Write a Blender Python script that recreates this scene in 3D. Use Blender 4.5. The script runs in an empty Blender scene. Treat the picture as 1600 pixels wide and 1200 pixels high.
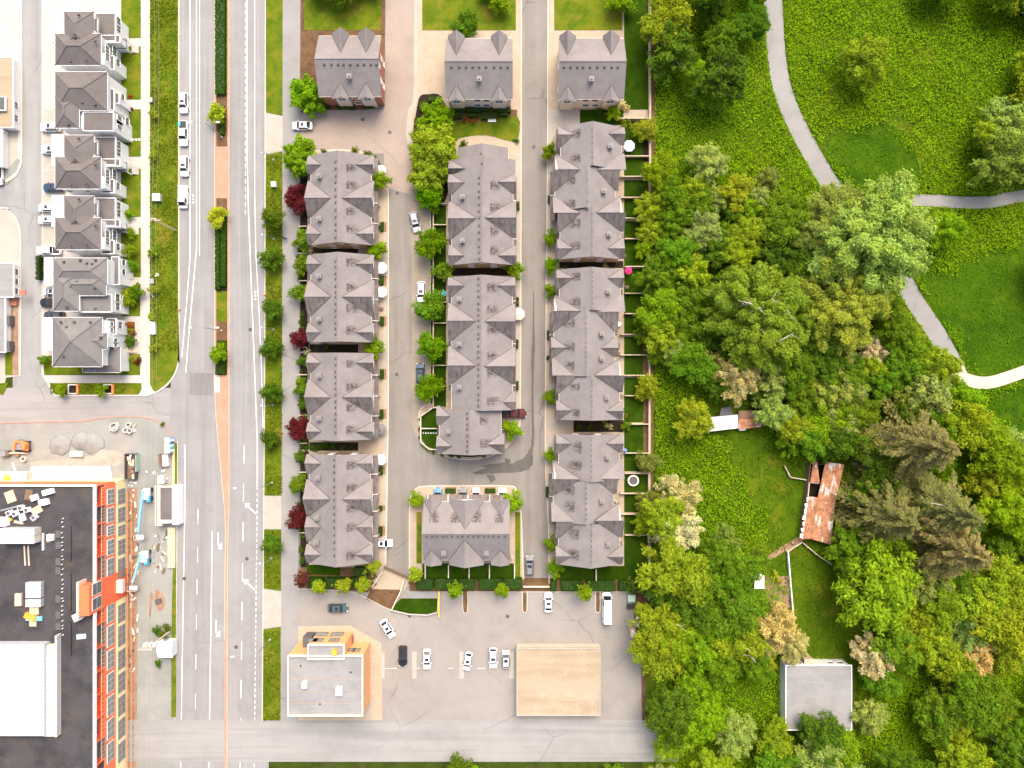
import bpy, bmesh, math, random
import numpy as np
from mathutils import Vector, Matrix

# ------------------------------------------------------------------ camera, sky, sun, exposure
S = 0.145          # metres per photo pixel on the ground
H = 165.0          # height of the drone above the ground
scene = bpy.context.scene
COL = scene.collection
cam_d = bpy.data.cameras.new("camera"); cam = bpy.data.objects.new("camera", cam_d); COL.objects.link(cam)
cam.location = (0, 0, H); cam.rotation_euler = (0, 0, 0)
cam_d.sensor_fit = 'HORIZONTAL'; cam_d.angle = 2 * math.atan(800 * S / H)
cam_d.clip_start = 1.0; cam_d.clip_end = 9000
scene.camera = cam

SUN_EL = math.radians(58); SUN_AZ = math.radians(14)     # azimuth from +Y (top of the picture), clockwise
world = bpy.data.worlds.new("World"); scene.world = world; world.use_nodes = True
wn = world.node_tree.nodes; wl = world.node_tree.links
bg = wn.get("Background") or wn.new("ShaderNodeBackground")
sky = wn.new("ShaderNodeTexSky"); sky.sky_type = 'NISHITA'; sky.sun_disc = False
sky.sun_elevation = SUN_EL; sky.sun_rotation = SUN_AZ
sky.air_density = 1.0; sky.dust_density = 7.0; sky.ozone_density = 0.6
wl.new(sky.outputs[0], bg.inputs[0]); bg.inputs[1].default_value = 0.15
sd = bpy.data.lights.new("sun", 'SUN'); sun = bpy.data.objects.new("sun", sd); COL.objects.link(sun)
sd.energy = 0.95; sd.angle = math.radians(40); sd.color = (1.0, 0.95, 0.87)
sun_dir = Vector((math.sin(SUN_AZ) * math.cos(SUN_EL), math.cos(SUN_AZ) * math.cos(SUN_EL), math.sin(SUN_EL)))
sun.rotation_euler = sun_dir.to_track_quat('Z', 'Y').to_euler(); sun.location = sun_dir * 300
scene.view_settings.view_transform = 'Standard'; scene.view_settings.look = 'None'
scene.view_settings.gamma = 1.0; scene.view_settings.use_curve_mapping = False
scene.view_settings.exposure = 1.22
scene.render.engine = 'CYCLES'
scene.cycles.max_bounces = 6; scene.cycles.diffuse_bounces = 4; scene.cycles.glossy_bounces = 2
scene.cycles.transparent_max_bounces = 6; scene.cycles.use_denoising = True

R = random.Random(11)
def G(px, py, z=0.0):
    """photo pixel seen at height z -> point in metres"""
    k = S * (H - z) / H
    return ((px - 800) * k, (600 - py) * k)

# ------------------------------------------------------------------ materials
MATS = {}
def _nodes(name):
    m = bpy.data.materials.new(name); m.use_nodes = True
    nt = m.node_tree; return m, nt, nt.nodes, nt.links, nt.nodes["Principled BSDF"]
def pos_vec(nt, scale=(1, 1, 1), rot=0.0):
    g = nt.nodes.new("ShaderNodeNewGeometry"); mp = nt.nodes.new("ShaderNodeMapping")
    mp.inputs["Scale"].default_value = scale; mp.inputs["Rotation"].default_value[2] = rot
    nt.links.new(g.outputs["Position"], mp.inputs["Vector"]); return mp.outputs[0]
def noise(nt, vec, scale, detail=3, rough=0.55):
    n = nt.nodes.new("ShaderNodeTexNoise"); n.inputs["Scale"].default_value = scale
    n.inputs["Detail"].default_value = detail; n.inputs["Roughness"].default_value = rough
    nt.links.new(vec, n.inputs["Vector"]); return n.outputs["Fac"]
def ramp(nt, fac, a, b):
    r = nt.nodes.new("ShaderNodeMapRange"); r.inputs["From Min"].default_value = a; r.inputs["From Max"].default_value = b
    nt.links.new(fac, r.inputs["Value"]); return r.outputs[0]
def mixc(nt, fac, c1, c2, mode='MIX'):
    m = nt.nodes.new("ShaderNodeMix"); m.data_type = 'RGBA'; m.blend_type = mode
    for i, c in ((6, c1), (7, c2)):
        if isinstance(c, tuple): m.inputs[i].default_value = (*c, 1)
        else: nt.links.new(c, m.inputs[i])
    if isinstance(fac, (int, float)): m.inputs[0].default_value = fac
    else: nt.links.new(fac, m.inputs[0])
    return m.outputs[2]
def plain(name, c, rough=0.6, metal=0.0, var=0.12, sc=2.0, spec=0.4):
    m, nt, N, L, b = _nodes(name)
    v = noise(nt, pos_vec(nt), sc, 3)
    lo = tuple(x * (1 - var) for x in c); hi = tuple(min(1, x * (1 + var)) for x in c)
    L.new(mixc(nt, v, lo, hi), b.inputs["Base Color"])
    b.inputs["Roughness"].default_value = rough; b.inputs["Metallic"].default_value = metal
    b.inputs["Specular IOR Level"].default_value = spec
    MATS[name] = m; return m
def ground_mat(name, layers, base, rough=0.9, bump=0.0, bscale=3.0):
    """layers: (colour, scale xyz, noise scale, from, to, amount)"""
    m, nt, N, L, b = _nodes(name); col = base
    for c, sc, ns, a, z, amt in layers:
        f = ramp(nt, noise(nt, pos_vec(nt, sc), ns, 4, 0.6), a, z)
        mm = N.new("ShaderNodeMath"); mm.operation = 'MULTIPLY'; mm.inputs[1].default_value = amt; L.new(f, mm.inputs[0])
        col = mixc(nt, mm.outputs[0], col, c)
    L.new(col, b.inputs["Base Color"]); b.inputs["Roughness"].default_value = rough
    b.inputs["Specular IOR Level"].default_value = 0.04
    if bump:
        bp = N.new("ShaderNodeBump"); bp.inputs["Strength"].default_value = bump; bp.inputs["Distance"].default_value = 0.2
        L.new(noise(nt, pos_vec(nt), bscale, 4), bp.inputs["Height"]); L.new(bp.outputs[0], b.inputs["Normal"])
    MATS[name] = m; return m
U = (1, 1, 1)
def asphalt(name, c, streak=None, crack=0.5):
    d = tuple(x * 0.78 for x in c); l = tuple(x * 1.16 for x in c)
    ly = [(d, U, 0.25, .42, .68, .5), (l, U, 0.08, .45, .65, .55), (d, U, 2.4, .5, .8, .35), (l, U, 6.0, .55, .8, .25)]
    if streak: ly += [(tuple(x * .72 for x in c), streak, 1.0, .5, .68, .5), (tuple(x * 1.22 for x in c), tuple(s * 1.7 for s in streak), 1.0, .52, .7, .5)]
    m = ground_mat(name, ly, c)
    nt = m.node_tree; b = nt.nodes["Principled BSDF"]
    vo = nt.nodes.new("ShaderNodeTexVoronoi"); vo.feature = 'DISTANCE_TO_EDGE'; vo.inputs["Scale"].default_value = 0.075
    dn = nt.nodes.new("ShaderNodeTexNoise"); dn.inputs["Scale"].default_value = .22; dn.inputs["Detail"].default_value = 5
    pv = pos_vec(nt); nt.links.new(pv, dn.inputs["Vector"])
    ad = nt.nodes.new("ShaderNodeVectorMath"); ad.operation = 'MULTIPLY_ADD'; ad.inputs[1].default_value = (2.2, 2.2, 0)
    nt.links.new(dn.outputs["Color"], ad.inputs[0]); nt.links.new(pv, ad.inputs[2]); nt.links.new(ad.outputs[0], vo.inputs["Vector"])
    f = ramp(nt, vo.outputs["Distance"], .010, .004)
    msk = ramp(nt, noise(nt, pv, .045, 2), .52, .6)
    mm = nt.nodes.new("ShaderNodeMath"); mm.operation = 'MULTIPLY'; nt.links.new(f, mm.inputs[0]); nt.links.new(msk, mm.inputs[1])
    m2 = nt.nodes.new("ShaderNodeMath"); m2.operation = 'MULTIPLY'; m2.inputs[1].default_value = crack; nt.links.new(mm.outputs[0], m2.inputs[0])
    old = b.inputs["Base Color"].links[0].from_socket
    nt.links.new(mixc(nt, m2.outputs[0], old, tuple(x * .45 for x in c)), b.inputs["Base Color"])
    return m
asphalt("avenue_asphalt", (.235, .226, .218), (0.55, 0.012, 1), .18)
asphalt("lane_asphalt", (.25, .245, .235), (0.5, 0.02, 1))
asphalt("street_asphalt", (.26, .25, .235), (0.015, 0.5, 1))
asphalt("complex_asphalt", (.205, .187, .166), (0.35, 0.03, 1))
asphalt("entry_asphalt", (.295, .240, .200), None, .3)
asphalt("lot_asphalt", (.252, .230, .205), None, 0.5)
asphalt("path_asphalt", (.245, .236, .222), None)
ground_mat("parking_concrete", [((.20, .165, .125), U, .15, .4, .7, .7), ((.32, .28, .22), U, .9, .5, .8, .5)], (.265, .225, .175))
ground_mat("concrete", [((.34, .31, .27), U, .3, .4, .7, .6), ((.5, .47, .42), U, 1.4, .5, .75, .5)], (.42, .39, .345))
ground_mat("kerb_concrete", [((.40, .36, .30), U, .5, .4, .7, .6)], (.5, .45, .38))
ground_mat("driveway_concrete", [((.29, .265, .22), U, .25, .4, .7, .6), ((.42, .39, .335), U, 1.2, .5, .75, .5)], (.355, .325, .275))
ground_mat("patio", [((.30, .24, .17), U, .4, .4, .7, .6), ((.45, .38, .28), U, 2, .5, .75, .5)], (.37, .30, .22))
def pavers(name, c1, c2, mortar, sx, sy):
    m, nt, N, L, b = _nodes(name)
    br = N.new("ShaderNodeTexBrick"); br.inputs["Scale"].default_value = 1.0
    br.inputs["Brick Width"].default_value = sx; br.inputs["Row Height"].default_value = sy; br.inputs["Mortar Size"].default_value = .012
    br.inputs["Color1"].default_value = (*c1, 1); br.inputs["Color2"].default_value = (*c2, 1); br.inputs["Mortar"].default_value = (*mortar, 1)
    L.new(pos_vec(nt), br.inputs["Vector"])
    f = ramp(nt, noise(nt, pos_vec(nt), .35, 4), .4, .7)
    L.new(mixc(nt, f, br.outputs["Color"], tuple(x * .8 for x in c1)), b.inputs["Base Color"]); b.inputs["Roughness"].default_value = .9
    MATS[name] = m
pavers("brick_paving", (.46, .235, .15), (.42, .20, .13), (.38, .24, .17), .4, .2)
ground_mat("grass", [((.048, .098, .004), U, .35, .42, .62, .85), ((.19, .145, .022), U, .22, .54, .68, .75), ((.055, .105, .005), U, 1.6, .5, .72, .6),
                     ((.22, .19, .05), U, 3.2, .58, .75, .5)], (.115, .138, .008), bump=.5)
ground_mat("lawn", [((.014, .036, .001), U, .3, .4, .65, .8), ((.046, .076, .003), U, .5, .52, .7, .6), ((.012, .030, .001), U, 2.5, .5, .75, .5)], (.025, .056, .002), bump=.4)
ground_mat("garden_lawn", [((.026, .066, .002), U, .12, .42, .6, .8), ((.13, .135, .008), U, .16, .53, .68, .75), ((.035, .078, .003), U, .9, .5, .7, .6), ((.20, .17, .06), U, .45, .66, .76, .5), ((.10, .125, .006), (2.5, .12, 1), 1.0, .54, .66, .5)], (.060, .108, .003), bump=.5)
ground_mat("meadow", [((.024, .055, .003), U, .16, .42, .6, .85), ((.13, .135, .012), U, .10, .54, .68, .7), ((.085, .125, .006), U, .9, .5, .7, .6),
                      ((.16, .14, .04), U, .5, .64, .76, .45)], (.058, .10, .005), bump=.6)
ground_mat("open_meadow", [((.022, .060, .002), U, .12, .42, .6, .85), ((.075, .125, .004), U, .3, .52, .68, .7), ((.020, .052, .002), U, 1.2, .5, .7, .6), ((.13, .14, .02), U, .5, .64, .76, .5), ((.075, .13, .005), U, 2.6, .56, .72, .5)], (.042, .092, .003), bump=.7)
ground_mat("forest_floor", [((.02, .035, .005), U, .3, .4, .65, .8), ((.07, .05, .025), U, .2, .55, .7, .6)], (.04, .06, .008), bump=.6)
ground_mat("mulch", [((.075, .042, .022), U, .6, .42, .65, .8), ((.20, .12, .065), U, 1.8, .55, .75, .6)], (.135, .08, .042), bump=.5)
ground_mat("dark_soil", [((.015, .012, .008), U, .8, .4, .6, .7), ((.05, .036, .02), U, 2, .55, .75, .5)], (.03, .022, .014), bump=.5)
ground_mat("gravel_yard", [((.20, .205, .182), U, .12, .42, .62, .8), ((.32, .295, .245), U, .2, .52, .7, .55), ((.18, .18, .168), U, 1.6, .52, .75, .45), ((.35, .345, .32), U, 4, .55, .75, .4)],
           (.255, .255, .23), bump=.4)
ground_mat("crushed_stone", [((.20, .205, .185), U, .5, .42, .62, .6), ((.33, .335, .31), U, 3, .52, .7, .5)], (.255, .26, .238), bump=.5, bscale=6)
ground_mat("gravel_path", [((.45, .38, .27), U, .4, .42, .62, .6), ((.6, .54, .43), U, 2, .52, .7, .5)], (.53, .46, .35))
ground_mat("wet_asphalt", [((.085, .078, .07), U, .6, .42, .62, .7)], (.11, .10, .09), rough=.75)
ground_mat("patch_asphalt", [((.15, .145, .135), (1, .06, 1), 1.2, .42, .62, .7)], (.19, .18, .168))
ground_mat("road_paint", [((.42, .41, .39), U, 1.3, .5, .62, .55), ((.30, .29, .27), U, 5, .55, .75, .5)], (.78, .77, .74))
ground_mat("sandy_soil", [((.26, .23, .185), U, .5, .42, .62, .7), ((.40, .37, .31), U, 2.0, .52, .7, .6)], (.335, .30, .25), bump=.4)
ground_mat("dirt", [((.20, .12, .075), U, .4, .42, .62, .7), ((.36, .25, .17), (1, .2, 1), 1.5, .52, .7, .6)], (.29, .18, .115), bump=.4)
# roofs
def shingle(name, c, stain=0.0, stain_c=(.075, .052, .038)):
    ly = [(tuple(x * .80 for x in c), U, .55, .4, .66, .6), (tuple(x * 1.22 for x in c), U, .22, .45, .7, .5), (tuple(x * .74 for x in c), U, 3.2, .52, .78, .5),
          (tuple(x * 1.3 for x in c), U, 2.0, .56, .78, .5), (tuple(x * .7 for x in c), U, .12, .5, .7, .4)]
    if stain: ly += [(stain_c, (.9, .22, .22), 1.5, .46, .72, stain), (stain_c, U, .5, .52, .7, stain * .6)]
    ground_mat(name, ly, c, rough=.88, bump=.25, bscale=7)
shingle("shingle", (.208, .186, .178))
shingle("shingle_stained_shaded", (.190, .165, .152), .72, (.07, .046, .033))  # brown algae streaks plus shade painted into the colour, for south dormer halves
shingle("shingle_brown", (.140, .124, .116), .12)
shingle("shingle_grey", (.165, .155, .148), .1)
ground_mat("membrane_dark", [((.032, .03, .033), U, .18, .42, .62, .7), ((.085, .07, .055), U, .25, .52, .68, .65), ((.075, .072, .075), U, 1.5, .54, .7, .4)], (.064, .059, .060))
ground_mat("membrane_grey", [((.20, .195, .188), U, .3, .42, .62, .7), ((.30, .292, .28), (.3, 3, 1), 1, .52, .7, .5), ((.17, .16, .15), U, 1.1, .6, .72, .4)], (.25, .242, .232))
ground_mat("membrane_beige", [((.28, .215, .14), (.12, 1, 1), .5, .42, .62, .7), ((.40, .335, .25), U, .35, .52, .7, .5), ((.25, .19, .13), U, 1.8, .56, .72, .35)], (.345, .275, .19))
ground_mat("rusty_metal", [((.22, .105, .055), U, .7, .42, .58, .75), ((.62, .56, .54), (1.2, .4, 1), .6, .57, .63, .85), ((.25, .075, .045), (.3, 4, 1), 1.0, .5, .65, .6), ((.46, .3, .17), U, 2.1, .55, .68, .5)],
           (.42, .20, .105), rough=.7)
ground_mat("white_metal_worn", [((.5, .46, .42), U, .8, .48, .62, .6), ((.62, .62, .64), (3, .3, 1), 1, .5, .7, .4), ((.30, .17, .11), U, 1.3, .62, .72, .7)], (.74, .72, .70), rough=.6)
def ribbed(name, c, axis, sc):
    m, nt, N, L, b = _nodes(name)
    w = N.new("ShaderNodeTexWave"); w.bands_direction = axis; w.inputs["Scale"].default_value = sc; w.inputs["Distortion"].default_value = 0
    L.new(pos_vec(nt), w.inputs["Vector"])
    L.new(mixc(nt, ramp(nt, w.outputs["Fac"], 0.02, .25), tuple(x * .72 for x in c), c), b.inputs["Base Color"]); b.inputs["Roughness"].default_value = .5
    MATS[name] = m
ribbed("white_siding", (.78, .775, .76), 'Z', 1.2)
ribbed("white_roof_panels", (.44, .46, .48), 'Y', .35)
ribbed("red_siding", (.86, .21, .095), 'Z', 1.4)
ribbed("garage_ribs", (.62, .60, .56), 'Z', .6)
plain("chimney_tan", (.33, .28, .235)); plain("chimney_cap", (.19, .175, .165)); plain("tan_siding", (.46, .34, .24)); plain("cream_siding", (.60, .53, .43)); plain("brick_red_wall", (.34, .13, .08)); plain("white_trim", (.80, .79, .77)); plain("grey_trim", (.34, .33, .32))
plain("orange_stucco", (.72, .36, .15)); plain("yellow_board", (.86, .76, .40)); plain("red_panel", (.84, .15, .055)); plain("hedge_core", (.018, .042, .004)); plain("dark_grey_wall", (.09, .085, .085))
plain("vent_dark", (.07, .06, .055)); plain("metal_grey", (.33, .33, .33), .45, .6); plain("metal_light", (.62, .62, .62), .45, .3); plain("pole_green", (.20, .30, .26), .5, .3)
plain("wood_fence", (.50, .40, .29), .9, var=.25); plain("wood_dark", (.16, .10, .06), .9, var=.25); plain("plywood", (.66, .46, .27), .9, var=.2, sc=1); plain("bark", (.14, .115, .09), .95, var=.35)
plain("bark_pale", (.40, .36, .28), .95, var=.3); plain("planter_wood", (.25, .14, .07), .9, var=.3)
plain("rubber", (.02, .02, .02), .85); plain("black_plastic", (.025, .025, .026), .5); plain("rim_metal", (.42, .42, .43), .35, .7)
plain("headlight", (.8, .8, .78), .2); plain("taillight", (.45, .02, .015), .3); plain("white_plastic", (.82, .82, .81), .5); plain("blue_paint", (.05, .34, .66), .45)
plain("blue_light", (.16, .46, .72), .5); plain("teal_plastic", (.05, .45, .42), .5); plain("orange_paint", (.85, .30, .035), .5); plain("safety_orange", (.85, .22, .06), .6); plain("yellow_paint", (.75, .52, .04), .5)
plain("canvas_white", (.80, .78, .75), .8); plain("canvas_grey", (.16, .15, .15), .8); plain("canvas_tan", (.62, .50, .42), .8); plain("canvas_blue", (.45, .52, .60), .8); plain("canvas_magenta", (.62, .02, .16), .8); plain("canvas_navy", (.14, .24, .45), .8)
plain("pool_blue", (.02, .38, .66), .3); plain("green_box", (.33, .46, .37), .6); plain("dark_cloth", (.02, .02, .028), .9); plain("blue_cloth", (.06, .09, .2), .9); plain("skin", (.42, .26, .18), .7); plain("hair", (.03, .02, .015), .9)
plain("trampoline_mat", (.10, .085, .09), .8); plain("cardboard", (.52, .36, .2), .9); plain("concrete_precast", (.52, .5, .46), .9, var=.2); plain("transformer_grey", (.42, .47, .46), .5); plain("orange_box", (.85, .33, .03), .6)
plain("wire_black", (.36, .35, .32), .6)
def glass(name, c, rough=.12):
    m, nt, N, L, b = _nodes(name); b.inputs["Base Color"].default_value = (*c, 1); b.inputs["Roughness"].default_value = rough
    b.inputs["Specular IOR Level"].default_value = .7; MATS[name] = m
glass("car_glass", (.018, .02, .024)); glass("window_glass", (.10, .115, .115)); glass("shop_glass", (.20, .235, .22))
glass("glossy_dark", (.02, .02, .025))
# paint driven by the object's own colour
m, nt, N, L, b = _nodes("car_paint"); oi = N.new("ShaderNodeObjectInfo"); L.new(oi.outputs["Color"], b.inputs["Base Color"])
b.inputs["Roughness"].default_value = .42; b.inputs["Specular IOR Level"].default_value = .3; b.inputs["Coat Weight"].default_value = .08; MATS["car_paint"] = m
# leaves: colour of the object, varied leaf by leaf and clump by clump
m = bpy.data.materials.new("leaf"); m.use_nodes = True; nt = m.node_tree; N = nt.nodes; L = nt.links; N.clear()
out = N.new("ShaderNodeOutputMaterial"); oi = N.new("ShaderNodeObjectInfo"); at = N.new("ShaderNodeAttribute"); at.attribute_name = "Col"
sp = N.new("ShaderNodeSeparateColor"); L.new(at.outputs["Color"], sp.inputs[0])
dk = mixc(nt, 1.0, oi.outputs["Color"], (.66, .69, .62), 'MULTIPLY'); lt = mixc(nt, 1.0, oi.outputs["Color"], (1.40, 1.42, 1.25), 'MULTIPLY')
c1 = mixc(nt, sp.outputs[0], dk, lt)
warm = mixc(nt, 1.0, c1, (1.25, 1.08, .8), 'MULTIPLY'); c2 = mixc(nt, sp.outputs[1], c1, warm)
df = N.new("ShaderNodeBsdfDiffuse"); tr = N.new("ShaderNodeBsdfTranslucent"); mx = N.new("ShaderNodeMixShader"); mx.inputs[0].default_value = .42
L.new(c2, df.inputs[0]); L.new(c2, tr.inputs[0]); L.new(df.outputs[0], mx.inputs[1]); L.new(tr.outputs[0], mx.inputs[2]); L.new(mx.outputs[0], out.inputs[0])
MATS["leaf"] = m
# soft-edged stain laid on a roof or a road
m, nt, N, L, b = _nodes("stain"); b.inputs["Base Color"].default_value = (.06, .042, .034, 1); b.inputs["Roughness"].default_value = .95
uv = N.new("ShaderNodeTexCoord"); vm = N.new("ShaderNodeVectorMath"); vm.operation = 'DISTANCE'; vm.inputs[1].default_value = (.35, .5, 0); L.new(uv.outputs["UV"], vm.inputs[0])
fall = ramp(nt, vm.outputs["Value"], .5, .08); nn = ramp(nt, noise(nt, pos_vec(nt, (.7, 1.6, 1)), 1.6, 4), .34, .68)
mm = N.new("ShaderNodeMath"); mm.operation = 'MULTIPLY'; L.new(fall, mm.inputs[0]); L.new(nn, mm.inputs[1])
m3 = N.new("ShaderNodeMath"); m3.operation = 'MULTIPLY'; m3.inputs[1].default_value = .92; L.new(mm.outputs[0], m3.inputs[0]); L.new(m3.outputs[0], b.inputs["Alpha"])
MATS["stain"] = m

# ------------------------------------------------------------------ mesh helpers
class MB:
    def __init__(s): s.v = []; s.f = []; s.uv = None
    def add(s, vs, fs):
        o = len(s.v); s.v += [tuple(p) for p in vs]; s.f += [tuple(i + o for i in f) for f in fs]; return s
    def box(s, x0, x1, y0, y1, z0, z1):
        return s.add([(x0, y0, z0), (x1, y0, z0), (x1, y1, z0), (x0, y1, z0), (x0, y0, z1), (x1, y0, z1), (x1, y1, z1), (x0, y1, z1)],
                     [(0, 3, 2, 1), (4, 5, 6, 7), (0, 1, 5, 4), (1, 2, 6, 5), (2, 3, 7, 6), (3, 0, 4, 7)])
    def obox(s, c, sz, rz=0.0, taper=1.0):
        hx, hy = sz[0] / 2, sz[1] / 2; ca, sa = math.cos(rz), math.sin(rz); vs = []
        for z, t in ((c[2], 1.0), (c[2] + sz[2], taper)):
            for x, y in ((-hx, -hy), (hx, -hy), (hx, hy), (-hx, hy)):
                x *= t; y *= t; vs.append((c[0] + x * ca - y * sa, c[1] + x * sa + y * ca, z))
        return s.add(vs, [(0, 3, 2, 1), (4, 5, 6, 7), (0, 1, 5, 4), (1, 2, 6, 5), (2, 3, 7, 6), (3, 0, 4, 7)])
    def prism(s, pts, z0, z1):
        n = len(pts); a = sum(pts[i][0] * pts[(i + 1) % n][1] - pts[(i + 1) % n][0] * pts[i][1] for i in range(n))
        if a < 0: pts = pts[::-1]
        return s.add([(x, y, z0) for x, y in pts] + [(x, y, z1) for x, y in pts],
                     [tuple(range(n - 1, -1, -1)), tuple(range(n, 2 * n))] + [(i, (i + 1) % n, n + (i + 1) % n, n + i) for i in range(n)])
    def sheet(s, pts, z):
        n = len(pts); a = sum(pts[i][0] * pts[(i + 1) % n][1] - pts[(i + 1) % n][0] * pts[i][1] for i in range(n))
        if a < 0: pts = pts[::-1]
        return s.add([(x, y, z) for x, y in pts], [tuple(range(n))])
    def loft(s, rings, cap=True, closed=True):
        n = len(rings[0]); vs = [p for r in rings for p in r]; fs = []
        for k in range(len(rings) - 1):
            for i in range(n if closed else n - 1):
                j = (i + 1) % n; fs.append((k * n + i, k * n + j, (k + 1) * n + j, (k + 1) * n + i))
        if cap: fs += [tuple(range(n - 1, -1, -1)), tuple((len(rings) - 1) * n + i for i in range(n))]
        return s.add(vs, fs)
    def tube(s, pts, rad, n=6, cap=True):
        pts = [Vector(p) for p in pts]; rad = rad if isinstance(rad, (list, tuple)) else [rad] * len(pts); rings = []
        for i, p in enumerate(pts):
            d = (pts[min(i + 1, len(pts) - 1)] - pts[max(i - 1, 0)]).normalized()
            a = d.orthogonal().normalized() if abs(d.z) < .95 else Vector((1, 0, 0)); a = (a - d * a.dot(d)).normalized(); b2 = d.cross(a)
            rings.append([p + (a * math.cos(t) + b2 * math.sin(t)) * rad[i] for t in (2 * math.pi * k / n for k in range(n))])
        return s.loft(rings, cap)
    def cyl(s, c, r, h, n=12, r2=None):
        r2 = r if r2 is None else r2
        return s.loft([[(c[0] + r * math.cos(t), c[1] + r * math.sin(t), c[2]) for t in (2 * math.pi * k / n for k in range(n))],
                       [(c[0] + r2 * math.cos(t), c[1] + r2 * math.sin(t), c[2] + h) for t in (2 * math.pi * k / n for k in range(n))]])
    def mesh(s, name, mat, off=(0, 0, 0), recalc=True, smooth=False):
        me = bpy.data.meshes.new(name); ox, oy, oz = off
        me.from_pydata([(x - ox, y - oy, z - oz) for x, y, z in s.v], [], s.f)
        if recalc and len(s.v) < 20000:
            bm = bmesh.new(); bm.from_mesh(me); bmesh.ops.recalc_face_normals(bm, faces=bm.faces); bm.to_mesh(me); bm.free()
        if s.uv:
            ul = me.uv_layers.new(name="UVMap")
            for i, l in enumerate(me.loops): ul.data[i].uv = s.uv[l.vertex_index]
        ms = mat if isinstance(mat, (list, tuple)) else [mat]
        for x in ms: me.materials.append(MATS[x])
        if smooth: me.shade_smooth()
        return me
    def build(s, name, mat, parent=None, **kw):
        off = wloc(parent) if parent else (0, 0, 0)
        o = bpy.data.objects.new(name, s.mesh(name, mat, off, **kw)); COL.objects.link(o)
        if parent: o.parent = parent
        return o
def wloc(o):
    p = Vector(o.location)
    while o.parent: o = o.parent; p += o.location
    return p
def tag(o, label, cat, group=None, kind=None):
    o["label"] = label; o["category"] = cat
    if group: o["group"] = group
    if kind: o["kind"] = kind
    return o
def thing(name, label, cat, loc=(0, 0, 0), group=None):
    o = bpy.data.objects.new(name, None); COL.objects.link(o); o.location = loc; o.empty_display_size = .3
    return tag(o, label, cat, group)
def structure(o): o["kind"] = "structure"; return o
# a kind of thing: its parts as (name, mesh, index of the part it belongs to or -1, offset)
def place(parts, name, label, cat, loc, rz=0.0, sc=1.0, group=None, color=None, colored=()):
    root = thing(name, label, cat, loc, group); root.rotation_euler = (0, 0, rz)
    root.scale = (sc, sc, sc) if isinstance(sc, (int, float)) else sc
    made = []
    for pn, me, pi, off in parts:
        o = bpy.data.objects.new(pn, me); COL.objects.link(o); o.parent = root if pi < 0 else made[pi]; o.location = off
        if color and (not colored or pn in colored): o.color = (*color, 1)
        made.append(o)
    return root
def smooth(pts, n=4, closed=True):
    """Catmull-Rom through the points"""
    out = []; m = len(pts)
    for i in range(m if closed else m - 1):
        p = [pts[(i + k) % m] if closed else pts[min(max(i + k, 0), m - 1)] for k in (-1, 0, 1, 2)]
        for j in range(n):
            t = j / n
            out.append(tuple(.5 * (2 * p[1][d] + (p[2][d] - p[0][d]) * t + (2 * p[0][d] - 5 * p[1][d] + 4 * p[2][d] - p[3][d]) * t * t
                                   + (3 * p[1][d] - p[0][d] - 3 * p[2][d] + p[3][d]) * t ** 3) for d in (0, 1)))
    if not closed: out.append(pts[-1])
    return out
def px(pts, z=0.0): return [G(x, y, z) for x, y in pts]
def strip(pts, w):
    """polygon of a ribbon of half-width w (same units) around a polyline"""
    Lf, Rt = [], []
    for i, p in enumerate(pts):
        a = pts[max(i - 1, 0)]; c = pts[min(i + 1, len(pts) - 1)]; dx, dy = c[0] - a[0], c[1] - a[1]; l = math.hypot(dx, dy) or 1
        ww = w[i] if isinstance(w, (list, tuple)) else w
        Lf.append((p[0] - dy / l * ww, p[1] + dx / l * ww)); Rt.append((p[0] + dy / l * ww, p[1] - dx / l * ww))
    return Lf + Rt[::-1]
def rect(x0, y0, x1, y1): return [(x0, y0), (x1, y0), (x1, y1), (x0, y1)]
# ------------------------------------------------------------------ the setting
_z = [0]
def sheet(name, pts, z, mat):
    return structure(MB().sheet(px(pts), z).build(name, mat))
def slab(name, pts, z, mat, z0=-.3):
    _z[0] = (_z[0] + 1) % 12
    return structure(MB().prism(px(pts), z0, z + _z[0] * .0015).build(name, mat))
def kerb(pts, z=.15, w=.9, mat="kerb_concrete", n=4):
    p = smooth(pts, n, False) if n > 1 else pts
    return structure(MB().prism(px(strip(p, w)), -.3, z).build("kerb", mat))

structure(MB().sheet([(-4500, -4500), (4500, -4500), (4500, 4500), (-4500, 4500)], -0.12).build("ground", "forest_floor"))
# ---- roads
AV = sheet("avenue", [(272, -90), (420, -90), (420, 1290), (262, 1290)], .020, "avenue_asphalt")
sheet("side_street", [(-260, 606), (300, 606), (300, 700), (-260, 700)], .012, "street_asphalt")
sheet("lane", [(20, -90), (80, -90), (80, 612), (20, 612)], .004, "lane_asphalt")
sheet("lane_branch", [(-260, 270), (30, 270), (30, 345), (-260, 345)], .000, "lane_asphalt")
sheet("road_repair", [(297, 583), (333, 583), (333, 618), (297, 617)], .026, "patch_asphalt")
sheet("complex_road", [(468, -90), (862, -90), (862, 905), (468, 905)], .10, "complex_asphalt")
sheet("complex_entry", [(440, 172), (600, 172), (604, -90), (660, -90), (660, 290), (668, 312), (600, 292), (600, 240), (440, 239)], .106, "entry_asphalt")
sheet("parking_strip", smooth([(644, 310), (660, 300), (673, 330), (673, 480), (673, 630), (660, 640), (660, 668), (672, 692), (694, 708), (700, 720), (684, 716), (660, 696), (646, 668), (644, 630), (644, 480)], 4), .112, "parking_concrete")
sheet("parking_lot", [(440, 912), (1004, 912), (1003, 1125), (440, 1125)], .094, "lot_asphalt")
sheet("lower_street", [(-300, 1125), (1060, 1125), (1060, 1190), (-300, 1190)], .088, "street_asphalt")
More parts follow.
